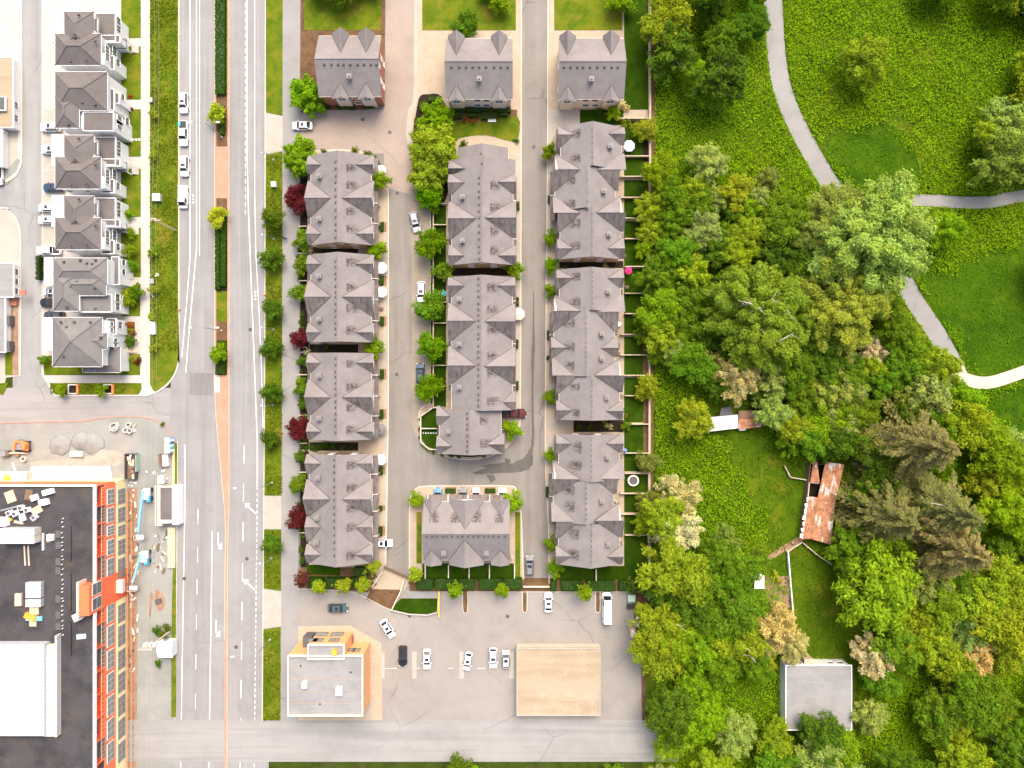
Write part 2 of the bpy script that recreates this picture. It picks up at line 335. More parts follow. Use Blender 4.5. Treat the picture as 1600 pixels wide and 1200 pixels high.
# wet run-off on the lane
def ragged(pts, amp, step=3.0):
    rr = random.Random(3); out = []
    for i, p in enumerate(pts):
        q = pts[(i + 1) % len(pts)]; n = max(1, int(math.hypot(q[0] - p[0], q[1] - p[1]) / step)); l = math.hypot(q[0] - p[0], q[1] - p[1]) or 1
        wdt = amp if p[1] > 690 else .22
        for k in range(n): t = k / n; j = rr.uniform(-wdt, wdt); out.append((p[0] + (q[0] - p[0]) * t - (q[1] - p[1]) / l * j, p[1] + (q[1] - p[1]) * t + (q[0] - p[0]) / l * j))
    return out
wet = [(1016, 375), (1022, 375), (1024, 500), (1019, 720), (1028, 860), (1020, 940), (1024, 1100), (1018, 1200)]
sheet("wet_run_off", ragged([(833.4, 455), (834.6, 455), (835, 510), (836, 545), (834.5, 572), (833.5, 610), (834, 650), (835, 680), (834, 700), (832, 726), (826, 733), (812, 738), (790, 739), (770, 740), (745, 741),
      (738, 739), (748, 735), (760, 731), (752, 728), (768, 725), (780, 724), (789, 722), (788, 716), (797, 717), (797, 724), (804, 724), (806, 720), (816, 718), (824, 708), (829, 698), (831, 680), (830.5, 640), (830.5, 585), (829.5, 570), (830, 550), (832, 530)], .9), .1035, "wet_asphalt")
sheet("wet_patch", ragged([(760, 742), (772, 742), (773, 750), (769, 755), (766, 752), (762, 748)], 1.2), .1045, "wet_asphalt")
# ---- the construction yard
sheet("construction_yard", smooth([(-260, 668), (-100, 664), (0, 664), (60, 661), (130, 660), (160, 655), (195, 652), (230, 655), (256, 667), (270, 688), (276, 715)], 4, False) + [(276, 900), (272, 1290), (-260, 1290)], .040, "gravel_yard")
sheet("soil_bank", smooth([(110, 715), (150, 712), (175, 703), (196, 715), (180, 728), (140, 729), (60, 728), (50, 722)], 4), .046, "sandy_soil")
# ---- west pavement between lane and avenue
wcorner = [(280, 540), (280, 556), (278.5, 571), (273, 586), (263, 600), (250, 610), (236, 616), (222, 618)]
slab("pavement", [(66, -90), (280, -90)] + smooth(wcorner, 4, False) + [(86, 618), (74, 596), (67, 588)], .13, "concrete")
kerb([(280, -90), (280, 200)] + wcorner + [(150, 618), (86, 618)], .17)
kerb([(66.5, -90), (66.5, 300), (66.5, 586), (73, 597), (86, 618)], .17, .6, n=1)
slab("verge", [(235, -90), (278.8, -90)] + smooth([(278.8, 540), (278.6, 556), (277, 570), (272, 584), (262, 598), (248, 609), (241, 611), (235, 600)], 4, False), .19, "grass")
for a, b in ((-90, 60), (73, 156), (171, 245), (264, 339), (356, 433)):
    slab("front_lawn", rect(190, a, 220.5, b), .19, "grass")
slab("front_lawn", rect(190, 448, 219.5, 494), .19, "grass")
slab("garden_bed", rect(196, 503, 211, 540), .20, "mulch")
slab("front_lawn", [(196, 553), (219.5, 553), (219.5, 586), (70, 586), (68, 556), (196, 556)], .19, "grass")
slab("verge", [(78, 598.5), (221, 598.5), (222, 608), (217, 616.4), (87, 616.4)], .19, "grass")
for a, b in ((172, 206), (210, 244), (245, 264), (266, 296), (305, 332), (334, 352), (352, 388)):
    slab("driveway", rect(68, a, 86, b), .18, "driveway_concrete")
for a, b in ((396, 402), (444, 490)): slab("driveway", rect(66.5, a, 86, b), .18, "driveway_concrete")
# ---- west of the lane
slab("pavement", [(-260, -90), (34.5, -90)] + smooth([(34.5, 200), (34.5, 245), (32, 262), (24, 276), (10, 285), (-10, 287)], 4, False) + [(-260, 287)], .13, "concrete")
kerb([(34.5, -90), (34.5, 100), (34.5, 200), (34.5, 245), (32, 262), (24, 276), (10, 285), (-10, 287), (-260, 287)], .17)
slab("driveway", [(3, 205), (28, 205), (28, 248), (10, 268), (3, 268)], .19, "driveway_concrete")
slab("verge", [(28.8, 248), (32, 250), (26, 268), (10, 280), (8, 272)], .19, "gravel_yard")
slab("pavement", [(-260, 325)] + smooth([(-10, 325), (10, 329), (24, 340), (31, 356), (33, 372), (33, 400)], 4, False) + [(33, 588), (10, 590), (4, 618), (-260, 618)], .13, "driveway_concrete")
kerb([(-260, 325), (-10, 325), (10, 329), (24, 340), (31, 356), (33, 372), (33, 400), (33, 500), (32, 588)], .17)
slab("verge", rect(9, 478, 20, 586), .19, "grass"); slab("garden_bed", rect(20.5, 480, 29, 586), .19, "dirt")
slab("verge", [(-260, 598.5), (14, 598.5), (5, 616.5), (-260, 616.5)], .19, "grass")
# ---- the median of the avenue
med = [(336, -90), (358.5, -90), (358.5, 790), (356.5, 850), (355.5, 1000), (355, 1290), (349.5, 1290), (351, 1000), (352.5, 840), (352, 800), (348, 762), (343, 708), (338, 655), (335.5, 600)]
slab("median", med, .16, "brick_paving")
for a in (med[:6], [med[0]] + med[:6:-1]):
    kerb(a, .185, .35, "kerb_concrete", 1)
for a, b, m in ((-90, 145, "grass"), (145, 213, "mulch"), (213, 229, "mulch"), (310, 333, "mulch"), (333, 455, "dark_soil"), (455, 502, "grass"), (502, 532, "mulch"), (532, 586, "lawn")):
    slab("median_bed", rect(338.5, a, 355.5, b), .20, m)
sheet("median_concrete", rect(335.5, 586, 344, 613), .1815, "kerb_concrete")
# ---- east verge and path
slab("walking_path", [(414, -90), (470, -90), (468, 600), (466, 1125), (410, 1125), (413, 600)], .12, "path_asphalt")
kerb([(415, -90), (414.5, 300), (414, 600), (412, 850), (410, 1125)], .165, .7, n=1)
for p in ([(416, -90), (442, -90), (441.5, 181), (416, 176)], [(416, 242), (441.5, 237), (441, 500), (440, 774), (413.5, 774), (415, 500)],
          [(413.2, 827), (439.5, 827), (439.3, 923), (412.2, 919)], [(412, 983), (438.8, 979), (438.5, 1125), (411, 1125)]):
    slab("verge", p, .18, "grass")
for p in ([(415.5, 177), (442, 182), (442, 236), (415.5, 241)], [(413, 775), (440, 775), (440, 826), (413, 826)], [(412, 920), (440, 924), (440, 978), (412, 982)]):
    slab("crossing", p, .14, "driveway_concrete")
# ---- raised ground of the housing complex
slab("planting_bed", smooth([(470, -90), (470, 20), (470, 165), (480, 171), (540, 172), (578, 171), (592, 163), (600, 145), (602, 20), (602, -90)], 3, False), .22, "mulch")
ai = [(470, 239), (500, 236), (540, 235), (565, 238), (585, 249), (598, 264), (605, 285), (607, 310), (607, 400), (607, 600), (606, 700), (604.5, 800), (603, 870)]
slab("walkway", smooth(ai, 4, False) + [(603, 886), (590, 897), (575, 915), (469, 905)], .20, "patio")
kerb(ai + [(603, 880)], .235, .9, "kerb_concrete")
structure(MB().prism(px(strip([(601.5, 330), (601.5, 870)], 2.2)), -.2, .221).build("walkway", "driveway_concrete"))
for a, b in ((240, 396), (398, 549), (552, 702), (705, 902)):
    slab("front_garden", rect(469.5, a, 483, b), .23, "dark_soil")
for a, b in ((386, 396), (538, 551), (691, 704)):
    slab("side_garden", rect(484, a, 560, b), .23, "dark_soil")
slab("front_garden", [(470, 886), (576, 886), (590, 900), (570, 918), (470, 914)], .23, "mulch")
slab("side_lawn", [(480, 882), (532, 882), (532, 899), (480, 897)], .245, "lawn")
bi = [(652, -90), (648, 60), (647, 150), (640, 172), (636, 200), (638, 225), (648, 255), (656, 285), (668, 318), (673, 340), (673, 480), (673, 618), (664, 632), (656, 642), (655, 660), (661, 684), (676, 702), (700, 714), (738, 718), (768, 712), (795, 695), (809, 670), (813, 640), (814, 400), (815, -90)]
slab("walkway", smooth(bi, 4, False), .20, "patio")
kerb(bi, .24, .8)
structure(MB().prism(px(strip(smooth([(651, -90), (650, 60), (649, 150), (642, 175), (638.5, 200), (641, 226), (651, 256), (659, 284)], 4, False), 3.2)), -.2, .246).build("walkway", "driveway_concrete"))
slab("planting_bed", smooth([(656, 152), (668, 148), (690, 152), (702, 200), (704, 250), (698, 310), (676, 325), (660, 285), (648, 240), (646, 205), (650, 178)], 4), .24, "dark_soil")
slab("side_lawn", smooth([(703, 192), (760, 190), (808, 182), (810, 215), (800, 222), (760, 212), (720, 216), (712, 224), (703, 222)], 3), .25, "grass")
slab("planting_bed", rect(695, 172, 808, 190), .243, "mulch")
slab("back_yard", rect(678, 322, 697, 636), .24, "lawn")
slab("garden_bed", rect(673.5, 328, 677.4, 630), .24, "dark_soil")
slab("side_garden", rect(705, 419, 800, 431), .24, "dark_soil")
slab("back_yard", smooth([(659, 650), (677, 637), (684, 640), (684, 702), (676, 700), (660, 688)], 2), .24, "lawn")
slab("garden_bed", smooth([(660, 692), (680, 703), (705, 711), (738, 714), (765, 709), (778, 700), (740, 706), (690, 702)], 3), .235, "dark_soil")
slab("walkway", rect(808, 240, 812.5, 660), .235, "driveway_concrete")
ci = [(640, 905), (640, 800), (642, 776), (650, 764), (665, 759.5), (730, 759), (795, 759), (806, 764), (812, 778), (815, 820), (818, 905)]
slab("walkway", smooth(ci, 4, False), .20, "patio"); kerb(ci, .24, .8)
slab("back_yard", rect(660, 880, 803, 906), .24, "lawn"); slab("side_lawn", rect(651, 800, 659, 880), .245, "grass"); slab("side_lawn", rect(805, 800, 813, 904), .245, "grass")
di = [(856, -90), (855.5, 200), (853.5, 450), (852, 640), (852, 720), (855, 790), (857, 830), (858, 912)]
slab("walkway", smooth(di, 3, False) + [(1016, 912), (1018, -90)], .20, "patio"); kerb(di, .24, .7)
for a, b in ((-60, 172), (190, 277), (282, 342), (346, 416), (420, 522), (526, 586), (590, 660), (664, 736), (741, 800), (804, 905)):
    slab("back_yard", rect(975, a, 1012.5, b), .24, "lawn")
for x0_, x1_ in ((476, 596), (660, 806), (866, 972)): slab("side_lawn", rect(x0_, -86, x1_, 48), .262, "grass")
slab("side_lawn", rect(906, 172, 974, 196), .24, "lawn"); slab("driveway", rect(858, 172, 905, 197), .225, "driveway_concrete")
slab("side_garden", rect(874, 408, 974, 419), .235, "dark_soil"); slab("side_garden", rect(896, 656, 974, 675), .235, "dark_soil"); slab("driveway", rect(857, 657, 895, 670), .225, "driveway_concrete")
slab("side_lawn", [(876, 884), (1012, 884), (1012, 905), (866, 905)], .245, "lawn")
for i in range(11):
    y0 = [196, 252, 292, 342, 362, 405, 432, 545, 600, 680, 770][i]; slab("driveway", rect(857, y0, 867, y0 + [36, 30, 30, 14, 30, 20, 20, 20, 30, 26, 30][i]), .226, "driveway_concrete")
slab("garden_bed", rect(1004, 520, 1012, 586), .246, "mulch"); slab("garden_bed", rect(1004, 190, 1012, 275), .246, "dark_soil"); slab("garden_bed", rect(1005, 618, 1012, 735), .246, "mulch")
slab("fence_strip", [(1014, -90), (1024, -90), (1023, 300), (1021, 560), (1019, 850), (1012, 850)], .16, "mulch")
# ---- parking-lot edges
slab("planting_bed", [(466, 901), (575, 904), (590, 912), (575, 925), (545, 922), (500, 919), (466, 918)], .21, "mulch")
slab("planting_bed", rect(640, 903, 1010, 923.5), .21, "mulch")
for x in (727, 820, 934): slab("planting_strip", smooth([(x - 3.4, 922), (x - 3.4, 940), (x - 3, 953), (x, 957), (x + 3, 953), (x + 3.4, 940), (x + 3.4, 922)], 3, False), .20, "mulch")
for x in (727, 820, 934): kerb([(x - 3.6, 922), (x - 3.6, 940), (x - 3.4, 953), (x, 957), (x + 3.4, 953), (x + 3.6, 940), (x + 3.6, 922)], .215, .6)
kerb([(466, 920), (500, 921), (545, 924), (570, 933), (600, 948), (613, 954)], .2, .5); kerb([(689, 924.5), (727, 924.5), (1000, 924.5)], .205, .5, n=1)
slab("ramp_way", [(586, 894), (603, 889), (640, 906), (636, 916), (628, 927), (612, 952), (572, 936)], .17, "patio")
slab("ramp_landing", [(579, 920), (626, 921), (612, 952), (572, 936)], .178, "mulch")
slab("walkway", rect(630, 921, 686, 934.5), .19, "membrane_grey")
slab("raised_lawn", [(612, 951), (626, 935), (684, 935), (683, 954), (668, 958), (640, 957)], .55, "lawn"); kerb([(611, 952), (640, 959), (668, 960), (684, 956), (685, 934)], .62, .7, n=1)
slab("lot_pavement", [(466, 978), (548, 977), (596, 1005), (598, 1125), (466, 1125)], .16, "orange_paving" if "orange_paving" in MATS else "patio")
for x in (598, 648, 722, 800): structure(MB().prism(px(rect(x - 4, 1018, x + 3, 1060)), -.1, .118).build("lot_pavement", "driveway_concrete"))
slab("lot_edge", [(985, 925), (1012, 925), (1008, 1125), (1003, 1125), (1001, 1010), (992, 1000), (990, 935)], .14, "mulch")
# ---- wood, meadow, lawns and paths on the east side
sheet("meadow", [(1018, -90), (1760, -90), (1760, 1290), (1004, 1290), (1004, 1000), (1014, 850)], -.06, "meadow")
sheet("open_lawn", smooth([(1300, 215), (1380, 195), (1425, 225), (1425, 300), (1330, 290), (1300, 262)], 4), -.045, "open_meadow")
sheet("open_lawn", smooth([(1440, 420), (1520, 400), (1610, 380), (1760, 400), (1760, 560), (1600, 577), (1540, 587), (1508, 574), (1470, 510)], 4), -.045, "open_meadow")
sheet("open_lawn", smooth([(1515, 606), (1560, 606), (1620, 590), (1760, 560), (1760, 730), (1600, 700), (1545, 660)], 4), -.045, "open_meadow")
sheet("open_lawn", smooth([(1126, 668), (1180, 662), (1235, 700), (1262, 760), (1250, 845), (1205, 868), (1190, 800), (1150, 730)], 4), -.045, "garden_lawn")
sheet("open_lawn", smooth([(1198, 870), (1250, 848), (1300, 876), (1340, 940), (1376, 1000), (1370, 1030), (1240, 1030), (1230, 960)], 4), -.040, "garden_lawn")
sheet("vegetable_plot", [(1192, 902), (1232, 900), (1236, 950), (1216, 950), (1192, 940)], -.034, "dirt")
sheet("worn_track", smooth([(1200, 868), (1225, 852), (1250, 838), (1254, 846), (1228, 860), (1204, 875)], 3), -.036, "dirt")
park = [(1205, -90), (1208, 0), (1214, 90), (1226, 150), (1255, 215), (1293, 281), (1335, 340), (1378, 398), (1410, 436), (1430, 472), (1466, 525), (1497, 583)]
sheet("park_path", strip(smooth(park, 4, False), 14.2), -.020, "path_asphalt")
sheet("park_path", strip(smooth([(1350, 350), (1385, 325), (1430, 313), (1500, 316), (1545, 316), (1580, 309), (1640, 300), (1760, 285)], 4, False), 9.2), -.016, "path_asphalt")
sheet("gravel_walk", strip(smooth([(1494, 572), (1503, 588), (1525, 597), (1550, 597), (1580, 588), (1620, 575), (1700, 560), (1760, 555)], 4, False), [11] * 5 + [9.5] * 50), -.012, "gravel_path")
sheet("gravel_walk", strip([(1580, 706), (1600, 704), (1700, 700)], 5), -.012, "gravel_path")

# ---- painted markings: children of the avenue
def mark(pts, name="road_marking", z=.0300):
    o = MB().sheet(px(pts), z).build(name, "road_paint", AV); return o
def line(pts, w=.55): mark(strip(pts, w))
line([(297, -90), (297, 400), (292, 470), (284, 558)]); line([(307, -90), (307.3, 385), (304, 425), (294, 535), (290.5, 583)]); line([(312, -90), (312, 400)], .4)
line([(386, -90), (386.3, 250), (388, 320), (391, 400), (396, 530), (399.5, 620), (402, 690), (402, 765)])
for y in range(-80, 330, 12): line([(383.6, y), (383.6, y + 7)], .45)
line([(398, -90), (398, 300), (400, 400), (404, 470), (408, 560), (410.5, 640), (411, 668)], .45)
for y in range(770, 1280, 9): line([(402 - (y - 770) * .011, y), (402 - (y - 765) * .011, y + 5.2)], .5)
for y in (695, 755, 816, 880, 940, 1002, 1062, 1122, 1182): line([(381.6 - (y - 695) * .013, y), (381.2 - (y - 695) * .013, y + 29)], .45)
line([(289, 695), (289, 800), (287, 900), (284.5, 1050), (281, 1290)]); line([(331.5, 830), (330.5, 930), (328.5, 1050), (325, 1290)])
for y in (795, 855, 905, 960, 1022, 1084, 1144): line([(309.5 - (y - 795) * .014, y), (309.2 - (y - 795) * .014, y + 24)], .35)
def arrow(p0, p1, head=6.5, w=.9):
    dx, dy = p1[0] - p0[0], p1[1] - p0[1]; l = math.hypot(dx, dy); ux, uy = dx / l, dy / l; nx, ny = -uy, ux
    t = lambda a, b: (p1[0] + ux * a + nx * b, p1[1] + uy * a + ny * b)
    mark([(p0[0] + nx * w, p0[1] + ny * w), t(-2.2, w), t(-head, 3.6), t(-head * .75, 4.8), t(1.5, 0), t(-head * .75, -4.8), t(-head, -3.6), t(-2.2, -w), (p0[0] - nx * w, p0[1] - ny * w)], "arrow_marking")
arrow((400, 803), (383.5, 787)); arrow((398, 922), (382, 906))
for x, y in ((341, 832), (338, 969)):
    mark([(x - .8, y), (x + .8, y), (x + .8, y + 18), (x + 4, y + 21), (x + 4.4, y + 16), (x + 6, y + 17.5), (x + 5.8, y + 26.5), (x - 1, y + 25.5), (x + .5, y + 23.5), (x + 2.4, y + 23), (x - .8, y + 20)], "arrow_marking")
for x, y in ((302, 311), (399, 462)):
    mark(smooth([(x - 1.6, y), (x, y - 1.5), (x + 1.6, y), (x, y + 1.5)], 3), "bicycle_marking"); mark(smooth([(x - 1.6, y + 5.5), (x, y + 4), (x + 1.6, y + 5.5), (x, y + 7)], 3), "bicycle_marking"); mark(strip([(x, y - 4), (x, y - 7)], 1.2), "bicycle_marking")
for x, y in ((386, 873), (369, 1016 - 5), (391, 515), (414, 963), (288, 904), (621, 302), (567, 187), (609, 207), (620, 585), (834, 230), (640, 962), (793, 963)):
    structure(MB().cyl((*G(x, y), -.05), .42, .045 + (.055 if x < 425 else .138 if x < 900 and y < 900 else .128) , 14).build("manhole_cover", "vent_dark"))
for x, w_ in ((601, 19), (643, 13), (745, 13), (700, 8)):
    structure(MB().sheet(px(strip([(x, 1044), (x + w_, 1044)], .3)), .100).build("bay_marking", "road_paint"))
# ------------------------------------------------------------------ buildings
ZE = 6.6
def box_mesh(name, mat, sx, sy, sz):
    return MB().box(-sx / 2, sx / 2, -sy / 2, sy / 2, 0, sz).mesh(name, mat)
VENT = MB().obox((0, 0, 0), (.55, .42, .32), 0, .72).mesh("roof_vent", "vent_dark")
PIPE = MB().cyl((0, 0, 0), .11, .5, 8).mesh("vent_pipe", "vent_dark")
CH_B = MB().box(-.42, .42, -.42, .42, -1.2, 1.05).mesh("chimney", "chimney_tan")
CH_C = MB().box(-.52, .52, -.52, .52, 0, .12).add(*[[( -.2, -.2, .12), (.2, -.2, .12), (.2, .2, .12), (-.2, .2, .12), (-.2, -.2, .4), (.2, -.2, .4), (.2, .2, .4), (-.2, .2, .4)], [(4, 5, 6, 7), (0, 1, 5, 4), (1, 2, 6, 5), (2, 3, 7, 6), (3, 0, 4, 7)]]).mesh("chimney_cap", "chimney_cap")
def inst(name, me, parent, loc, rz=0.0):
    o = bpy.data.objects.new(name, me); COL.objects.link(o); o.parent = parent
    o.location = Vector(loc) - wloc(parent); o.rotation_euler = (0, 0, rz); return o
def window(root, c, w, h, ax, sgn, frame="white_trim", pane="window_glass", name="window"):
    """ax: axis of the outward normal, c: centre on the wall face"""
    a = MB(); b = MB(); d = .07
    def bx(m, u0, u1, z0, z1, d0, d1):
        if ax == 'x': m.box(min(c[0] + sgn * d0, c[0] + sgn * d1), max(c[0] + sgn * d0, c[0] + sgn * d1), c[1] + u0, c[1] + u1, c[2] + z0, c[2] + z1)
        else: m.box(c[0] + u0, c[0] + u1, min(c[1] + sgn * d0, c[1] + sgn * d1), max(c[1] + sgn * d0, c[1] + sgn * d1), c[2] + z0, c[2] + z1)
    t = .1
    bx(a, -w / 2 - t, w / 2 + t, h / 2, h / 2 + t, -.05, d); bx(a, -w / 2 - t, w / 2 + t, -h / 2 - t, -h / 2, -.05, d + .06)
    bx(a, -w / 2 - t, -w / 2, -h / 2, h / 2, -.05, d); bx(a, w / 2, w / 2 + t, -h / 2, h / 2, -.05, d)
    if w > 1.3: bx(a, -.03, .03, -h / 2, h / 2, -.05, d - .02)
    bx(b, -w / 2, w / 2, -h / 2, h / 2, -.05, .02)
    f = a.build(name, frame, root); b.build("pane", pane, f); return f
class Block:
    """row of townhouses: u runs along the ridge, v across it, both in photo pixels at eaves height"""
    def __init__(s, label, horiz, cx, cy, ze=ZE, group="grey-roofed townhouse rows", wall="tan_siding"):
        s.h = horiz; s.ze = ze; s.k = S * (H - ze) / H; s.wall = wall
        x, y = G(cx, cy, ze); s.root = thing("townhouse_row", label, "townhouse", (x, y, 0), group)
    def m(s, p, z=None): return (p - (800 if (s.h and True) else 800)) * (s.k if z is None else S * (H - z) / H)
    def U(s, p, z=None): k = s.k if z is None else S * (H - z) / H; return (p - (800 if s.h else 600)) * k
    def V(s, p, z=None): k = s.k if z is None else S * (H - z) / H; return (p - (600 if s.h else 800)) * k
    def W(s, u, v, z): return (u, -v, z) if s.h else (v, -u, z)
    def seg(s, v0, v1, u0, u1, ze=None, pitch=.55, dormers=(), vents=None, ends=(1, 1), wall=None):
        ze = ze or s.ze; V0, V1, U0, U1 = s.V(v0, ze), s.V(v1, ze), s.U(u0, ze), s.U(u1, ze); vm = (V0 + V1) / 2; zr = ze + (V1 - V0) / 2 * pitch; t = .2
        b = MB(); rings = []
        for u in (U0, U1):
            rings.append([s.W(u, V0, ze), s.W(u, vm, zr), s.W(u, V1, ze), s.W(u, V1, ze - t), s.W(u, vm, zr - t), s.W(u, V0, ze - t)])
        b.loft(rings, cap=False); b.add(rings[0], [(0, 1, 4, 5), (1, 2, 3, 4)]); b.add(rings[1], [(0, 1, 4, 5), (1, 2, 3, 4)])
        rf = b.build("roof", "shingle", s.root)
        # ridge cap, gutters
        MB().tube([s.W(U0, vm, zr + .03), s.W(U1, vm, zr + .03)], .1, 5).build("ridge_cap", "shingle", rf)
        for V in (V0, V1): MB().tube([s.W(U0, V, ze - .07), s.W(U1, V, ze - .07)], .085, 5).build("gutter", "cream_siding", rf)
        # walls: pentagon prism under the roof
        iv, iu = .5, .4; w = MB(); rr = []
        for u in (U0 + iu, U1 - iu):
            rr.append([s.W(u, V0 + iv, 0), s.W(u, V0 + iv, ze + iv * pitch - t - .02), s.W(u, vm, zr - t - .02), s.W(u, V1 - iv, ze + iv * pitch - t - .02), s.W(u, V1 - iv, 0)])
        w.loft(rr); w.build("wall", wall or s.wall, s.root)
        s.last = (V0, V1, U0, U1, vm, zr, ze, pitch)
        for d in dormers: s.dormer(rf, *d)
        if vents:
            vp, us = vents
            for u in us:
                zz = zr - .35 * pitch; uu = s.U(u, zr); vv = s.V(vp, zr); zz = min(zz, ze + (min(vv - V0, V1 - vv)) * pitch)
                inst("roof_vent", VENT, rf, Vector(s.W(uu, vv, zz - .06)), R.uniform(-.15, .15) + (0 if s.h else math.pi / 2))
        return rf
    def dormer(s, rf, side, av, au, ua, ub, oa=.65, ob=.65, stained=True):
        V0, V1, U0, U1, vm, zr, ze, pitch = s.last
        edge = V0 if side < 0 else V1; d = 3.0
        for _ in range(5):
            za = ze + d * pitch; d = abs(s.V(av, za) - edge)
        d = min(d, abs(vm - edge) - .05); za = ze + d * pitch; uc = s.U(au, za); Ua, Ub = s.U(ua, ze), s.U(ub, ze)
        uc = min(max(uc, Ua + .3 * (Ub - Ua)), Ub - .3 * (Ub - Ua))
        q = 1 if side < 0 else -1; t = .16
        for (Ue, o, mat) in ((Ua, oa, "shingle"), (Ub, ob, "shingle_stained_shaded" if (stained and not s.h) else "shingle")):  # south half gets the stained copy with its shade built into the colour
            top = [s.W(Ue, edge - q * o, ze - .0), s.W(uc, edge - q * o, za), s.W(uc, edge + q * d, za + .015), s.W(Ue, edge, ze + .015)]
            top = [(p[0], p[1], p[2] + .02) for p in top]; bot = [(p[0], p[1], p[2] - t) for p in top]
            MB().loft([top, bot]).build("dormer_roof", mat, rf)
        for Ue in (Ua, Ub): MB().tube([s.W(Ue, edge, ze + .03), s.W(uc, edge + q * d, za + .03)], .085, 4).build("valley", "vent_dark", rf)
        MB().tube([s.W(uc, edge - q * min(oa, ob), za + .05), s.W(uc, edge + q * d, za + .05)], .08, 5).build("ridge_cap", "shingle", rf)
        # gable wall and its window
        g = MB(); f = edge + q * .05; r1 = [s.W(Ua + .35, f, 0.3), s.W(Ub - .35, f, 0.3), s.W(Ub - .35, f, ze - .05), s.W(uc, f, za - .32), s.W(Ua + .35, f, ze - .05)]
        f2 = f + q * .4; r2 = [s.W(Ua + .35, f2, 0.3), s.W(Ub - .35, f2, 0.3), s.W(Ub - .35, f2, ze - .05), s.W(uc, f2, za - .32), s.W(Ua + .35, f2, ze - .05)]
        g.loft([r1, r2]).build("gable_wall", "cream_siding", s.root)
        c = s.W((Ua + Ub) / 2, f, ze - 1.6); sg = (-q if not s.h else q)
        window(s.root, c, min(1.7, (Ub - Ua) * .4), 1.3, 'y' if s.h else 'x', sg)
    def skirt(s, side, ua, ub, v0, v1, zt=3.5, zb=2.9, mat="shingle_stained_shaded", party=()):
        """low porch or garage roof; v0 wall line, v1 outer edge (photo px at that height)"""
        a, b2 = s.U(ua, zt), s.U(ub, zt); V0, V1 = s.V(v0, zt), s.V(v1, zb)
        r1 = [s.W(a, V0, zt), s.W(a, V1, zb), s.W(a, V1, zb - .18), s.W(a, V0, zt - .18)]; r2 = [s.W(b2, V0, zt), s.W(b2, V1, zb), s.W(b2, V1, zb - .18), s.W(b2, V0, zt - .18)]
        o = MB().loft([r1, r2]).build("porch_roof", mat, s.root)
        V2 = V1 - (V1 - V0) * .25; r1 = [s.W(a + .2, V0, 0), s.W(a + .2, V2, 0), s.W(a + .2, V2, zb - .1), s.W(a + .2, V0, zb - .1)]; r2 = [s.W(b2 - .2, V0, 0), s.W(b2 - .2, V2, 0), s.W(b2 - .2, V2, zb - .1), s.W(b2 - .2, V0, zb - .1)]
        MB().loft([r1, r2]).build("garage_wall", "cream_siding", s.root)
        for p in party:
            u = s.U(p, zt); r1 = [s.W(u - .1, V0, zt + .3), s.W(u - .1, V1, zb + .25), s.W(u - .1, V1, .2), s.W(u - .1, V0, .2)]; r2 = [s.W(u + .1, V0, zt + .3), s.W(u + .1, V1, zb + .25), s.W(u + .1, V1, .2), s.W(u + .1, V0, .2)]
            MB().loft([r1, r2]).build("party_wall", "cream_siding", s.root)
        return o
    def garages(s, side, us, v, w=2.5):
        for u in us:
            uu = s.U(u, 1.2); V1 = s.V(v, 1.2); q = 1 if side > 0 else -1; b = MB()
            r1 = [s.W(uu - w / 2, V1, .2), s.W(uu - w / 2, V1 + q * .07, .2), s.W(uu - w / 2, V1 + q * .07, 2.4), s.W(uu - w / 2, V1, 2.4)]; r2 = [s.W(uu + w / 2, V1, .2), s.W(uu + w / 2, V1 + q * .07, .2), s.W(uu + w / 2, V1 + q * .07, 2.4), s.W(uu + w / 2, V1, 2.4)]
            b.loft([r1, r2]).build("garage_door", "garage_ribs", s.root)
    def end_windows(s, which):
        V0, V1, U0, U1, vm, zr, ze, pitch = s.last; u = U0 + .4 if which == 0 else U1 - .4
        for dv, z, w in ((-2.6, 4.9, 1.1), (2.4, 4.9, 1.1), (0, 7.2, 1.0), (-2.6, 1.9, 1.2), (2.4, 1.9, 1.2)):
            c = s.W(u, vm + dv, z); sg = (-1 if which == 0 else 1) if s.h else (1 if which == 0 else -1)
            window(s.root, c, w, 1.2, 'x' if s.h else 'y', sg)
    def on_roof(s, v, u, lift):
        V0, V1, U0, U1, vm, zr, ze, pitch = s.last; z = 8.5
        for _ in range(4):
            vv = s.V(v, z); z = ze + min(vv - V0, V1 - vv) * pitch
        return s.W(s.U(u, z), vv, z), z
    def chimneys(s, rf, pts):
        for v, u in pts:
            p, z = s.on_roof(v, u, 0); c = inst("chimney", CH_B, rf, p); inst("chimney_cap", CH_C, c, (p[0], p[1], p[2] + 1.05))
    def pipes(s, rf, v, groups, dirn=1):
        for a, b in groups:
            for j in range(3):
                p, z = s.on_roof(v + R.uniform(-.3, .3), a + (b - a) * j / 2, 0); inst("vent_pipe", PIPE, rf, (p[0], p[1], p[2] - .05))
            V0, V1, U0, U1, vm, zr, ze, pitch = s.last          # stain washed down the slope below the pipes
            dv = (2.2 + R.random() * 1.8); st = MB(); pts = []
            vv = s.V(v, 9) - dirn * .35
            for (du, dd) in ((a - 4.5, 0), (b + 4.5, 0), (b + 4.5, dv), (a - 4.5, dv)):
                x = vv + dirn * dd; pts.append(s.W(s.U(du, 9), x, ze + min(x - V0, V1 - x) * pitch + .012))
            st.add(pts, [(0, 1, 2, 3)]); st.uv = [(0, 0), (0, 1), (1, 1), (1, 0)]; st.build("roof_stain", "stain", rf, recalc=False)

def ys(a, b, n): return [a + (b - a) * i / (n - 1) + R.uniform(-1.2, 1.2) for i in range(n)]
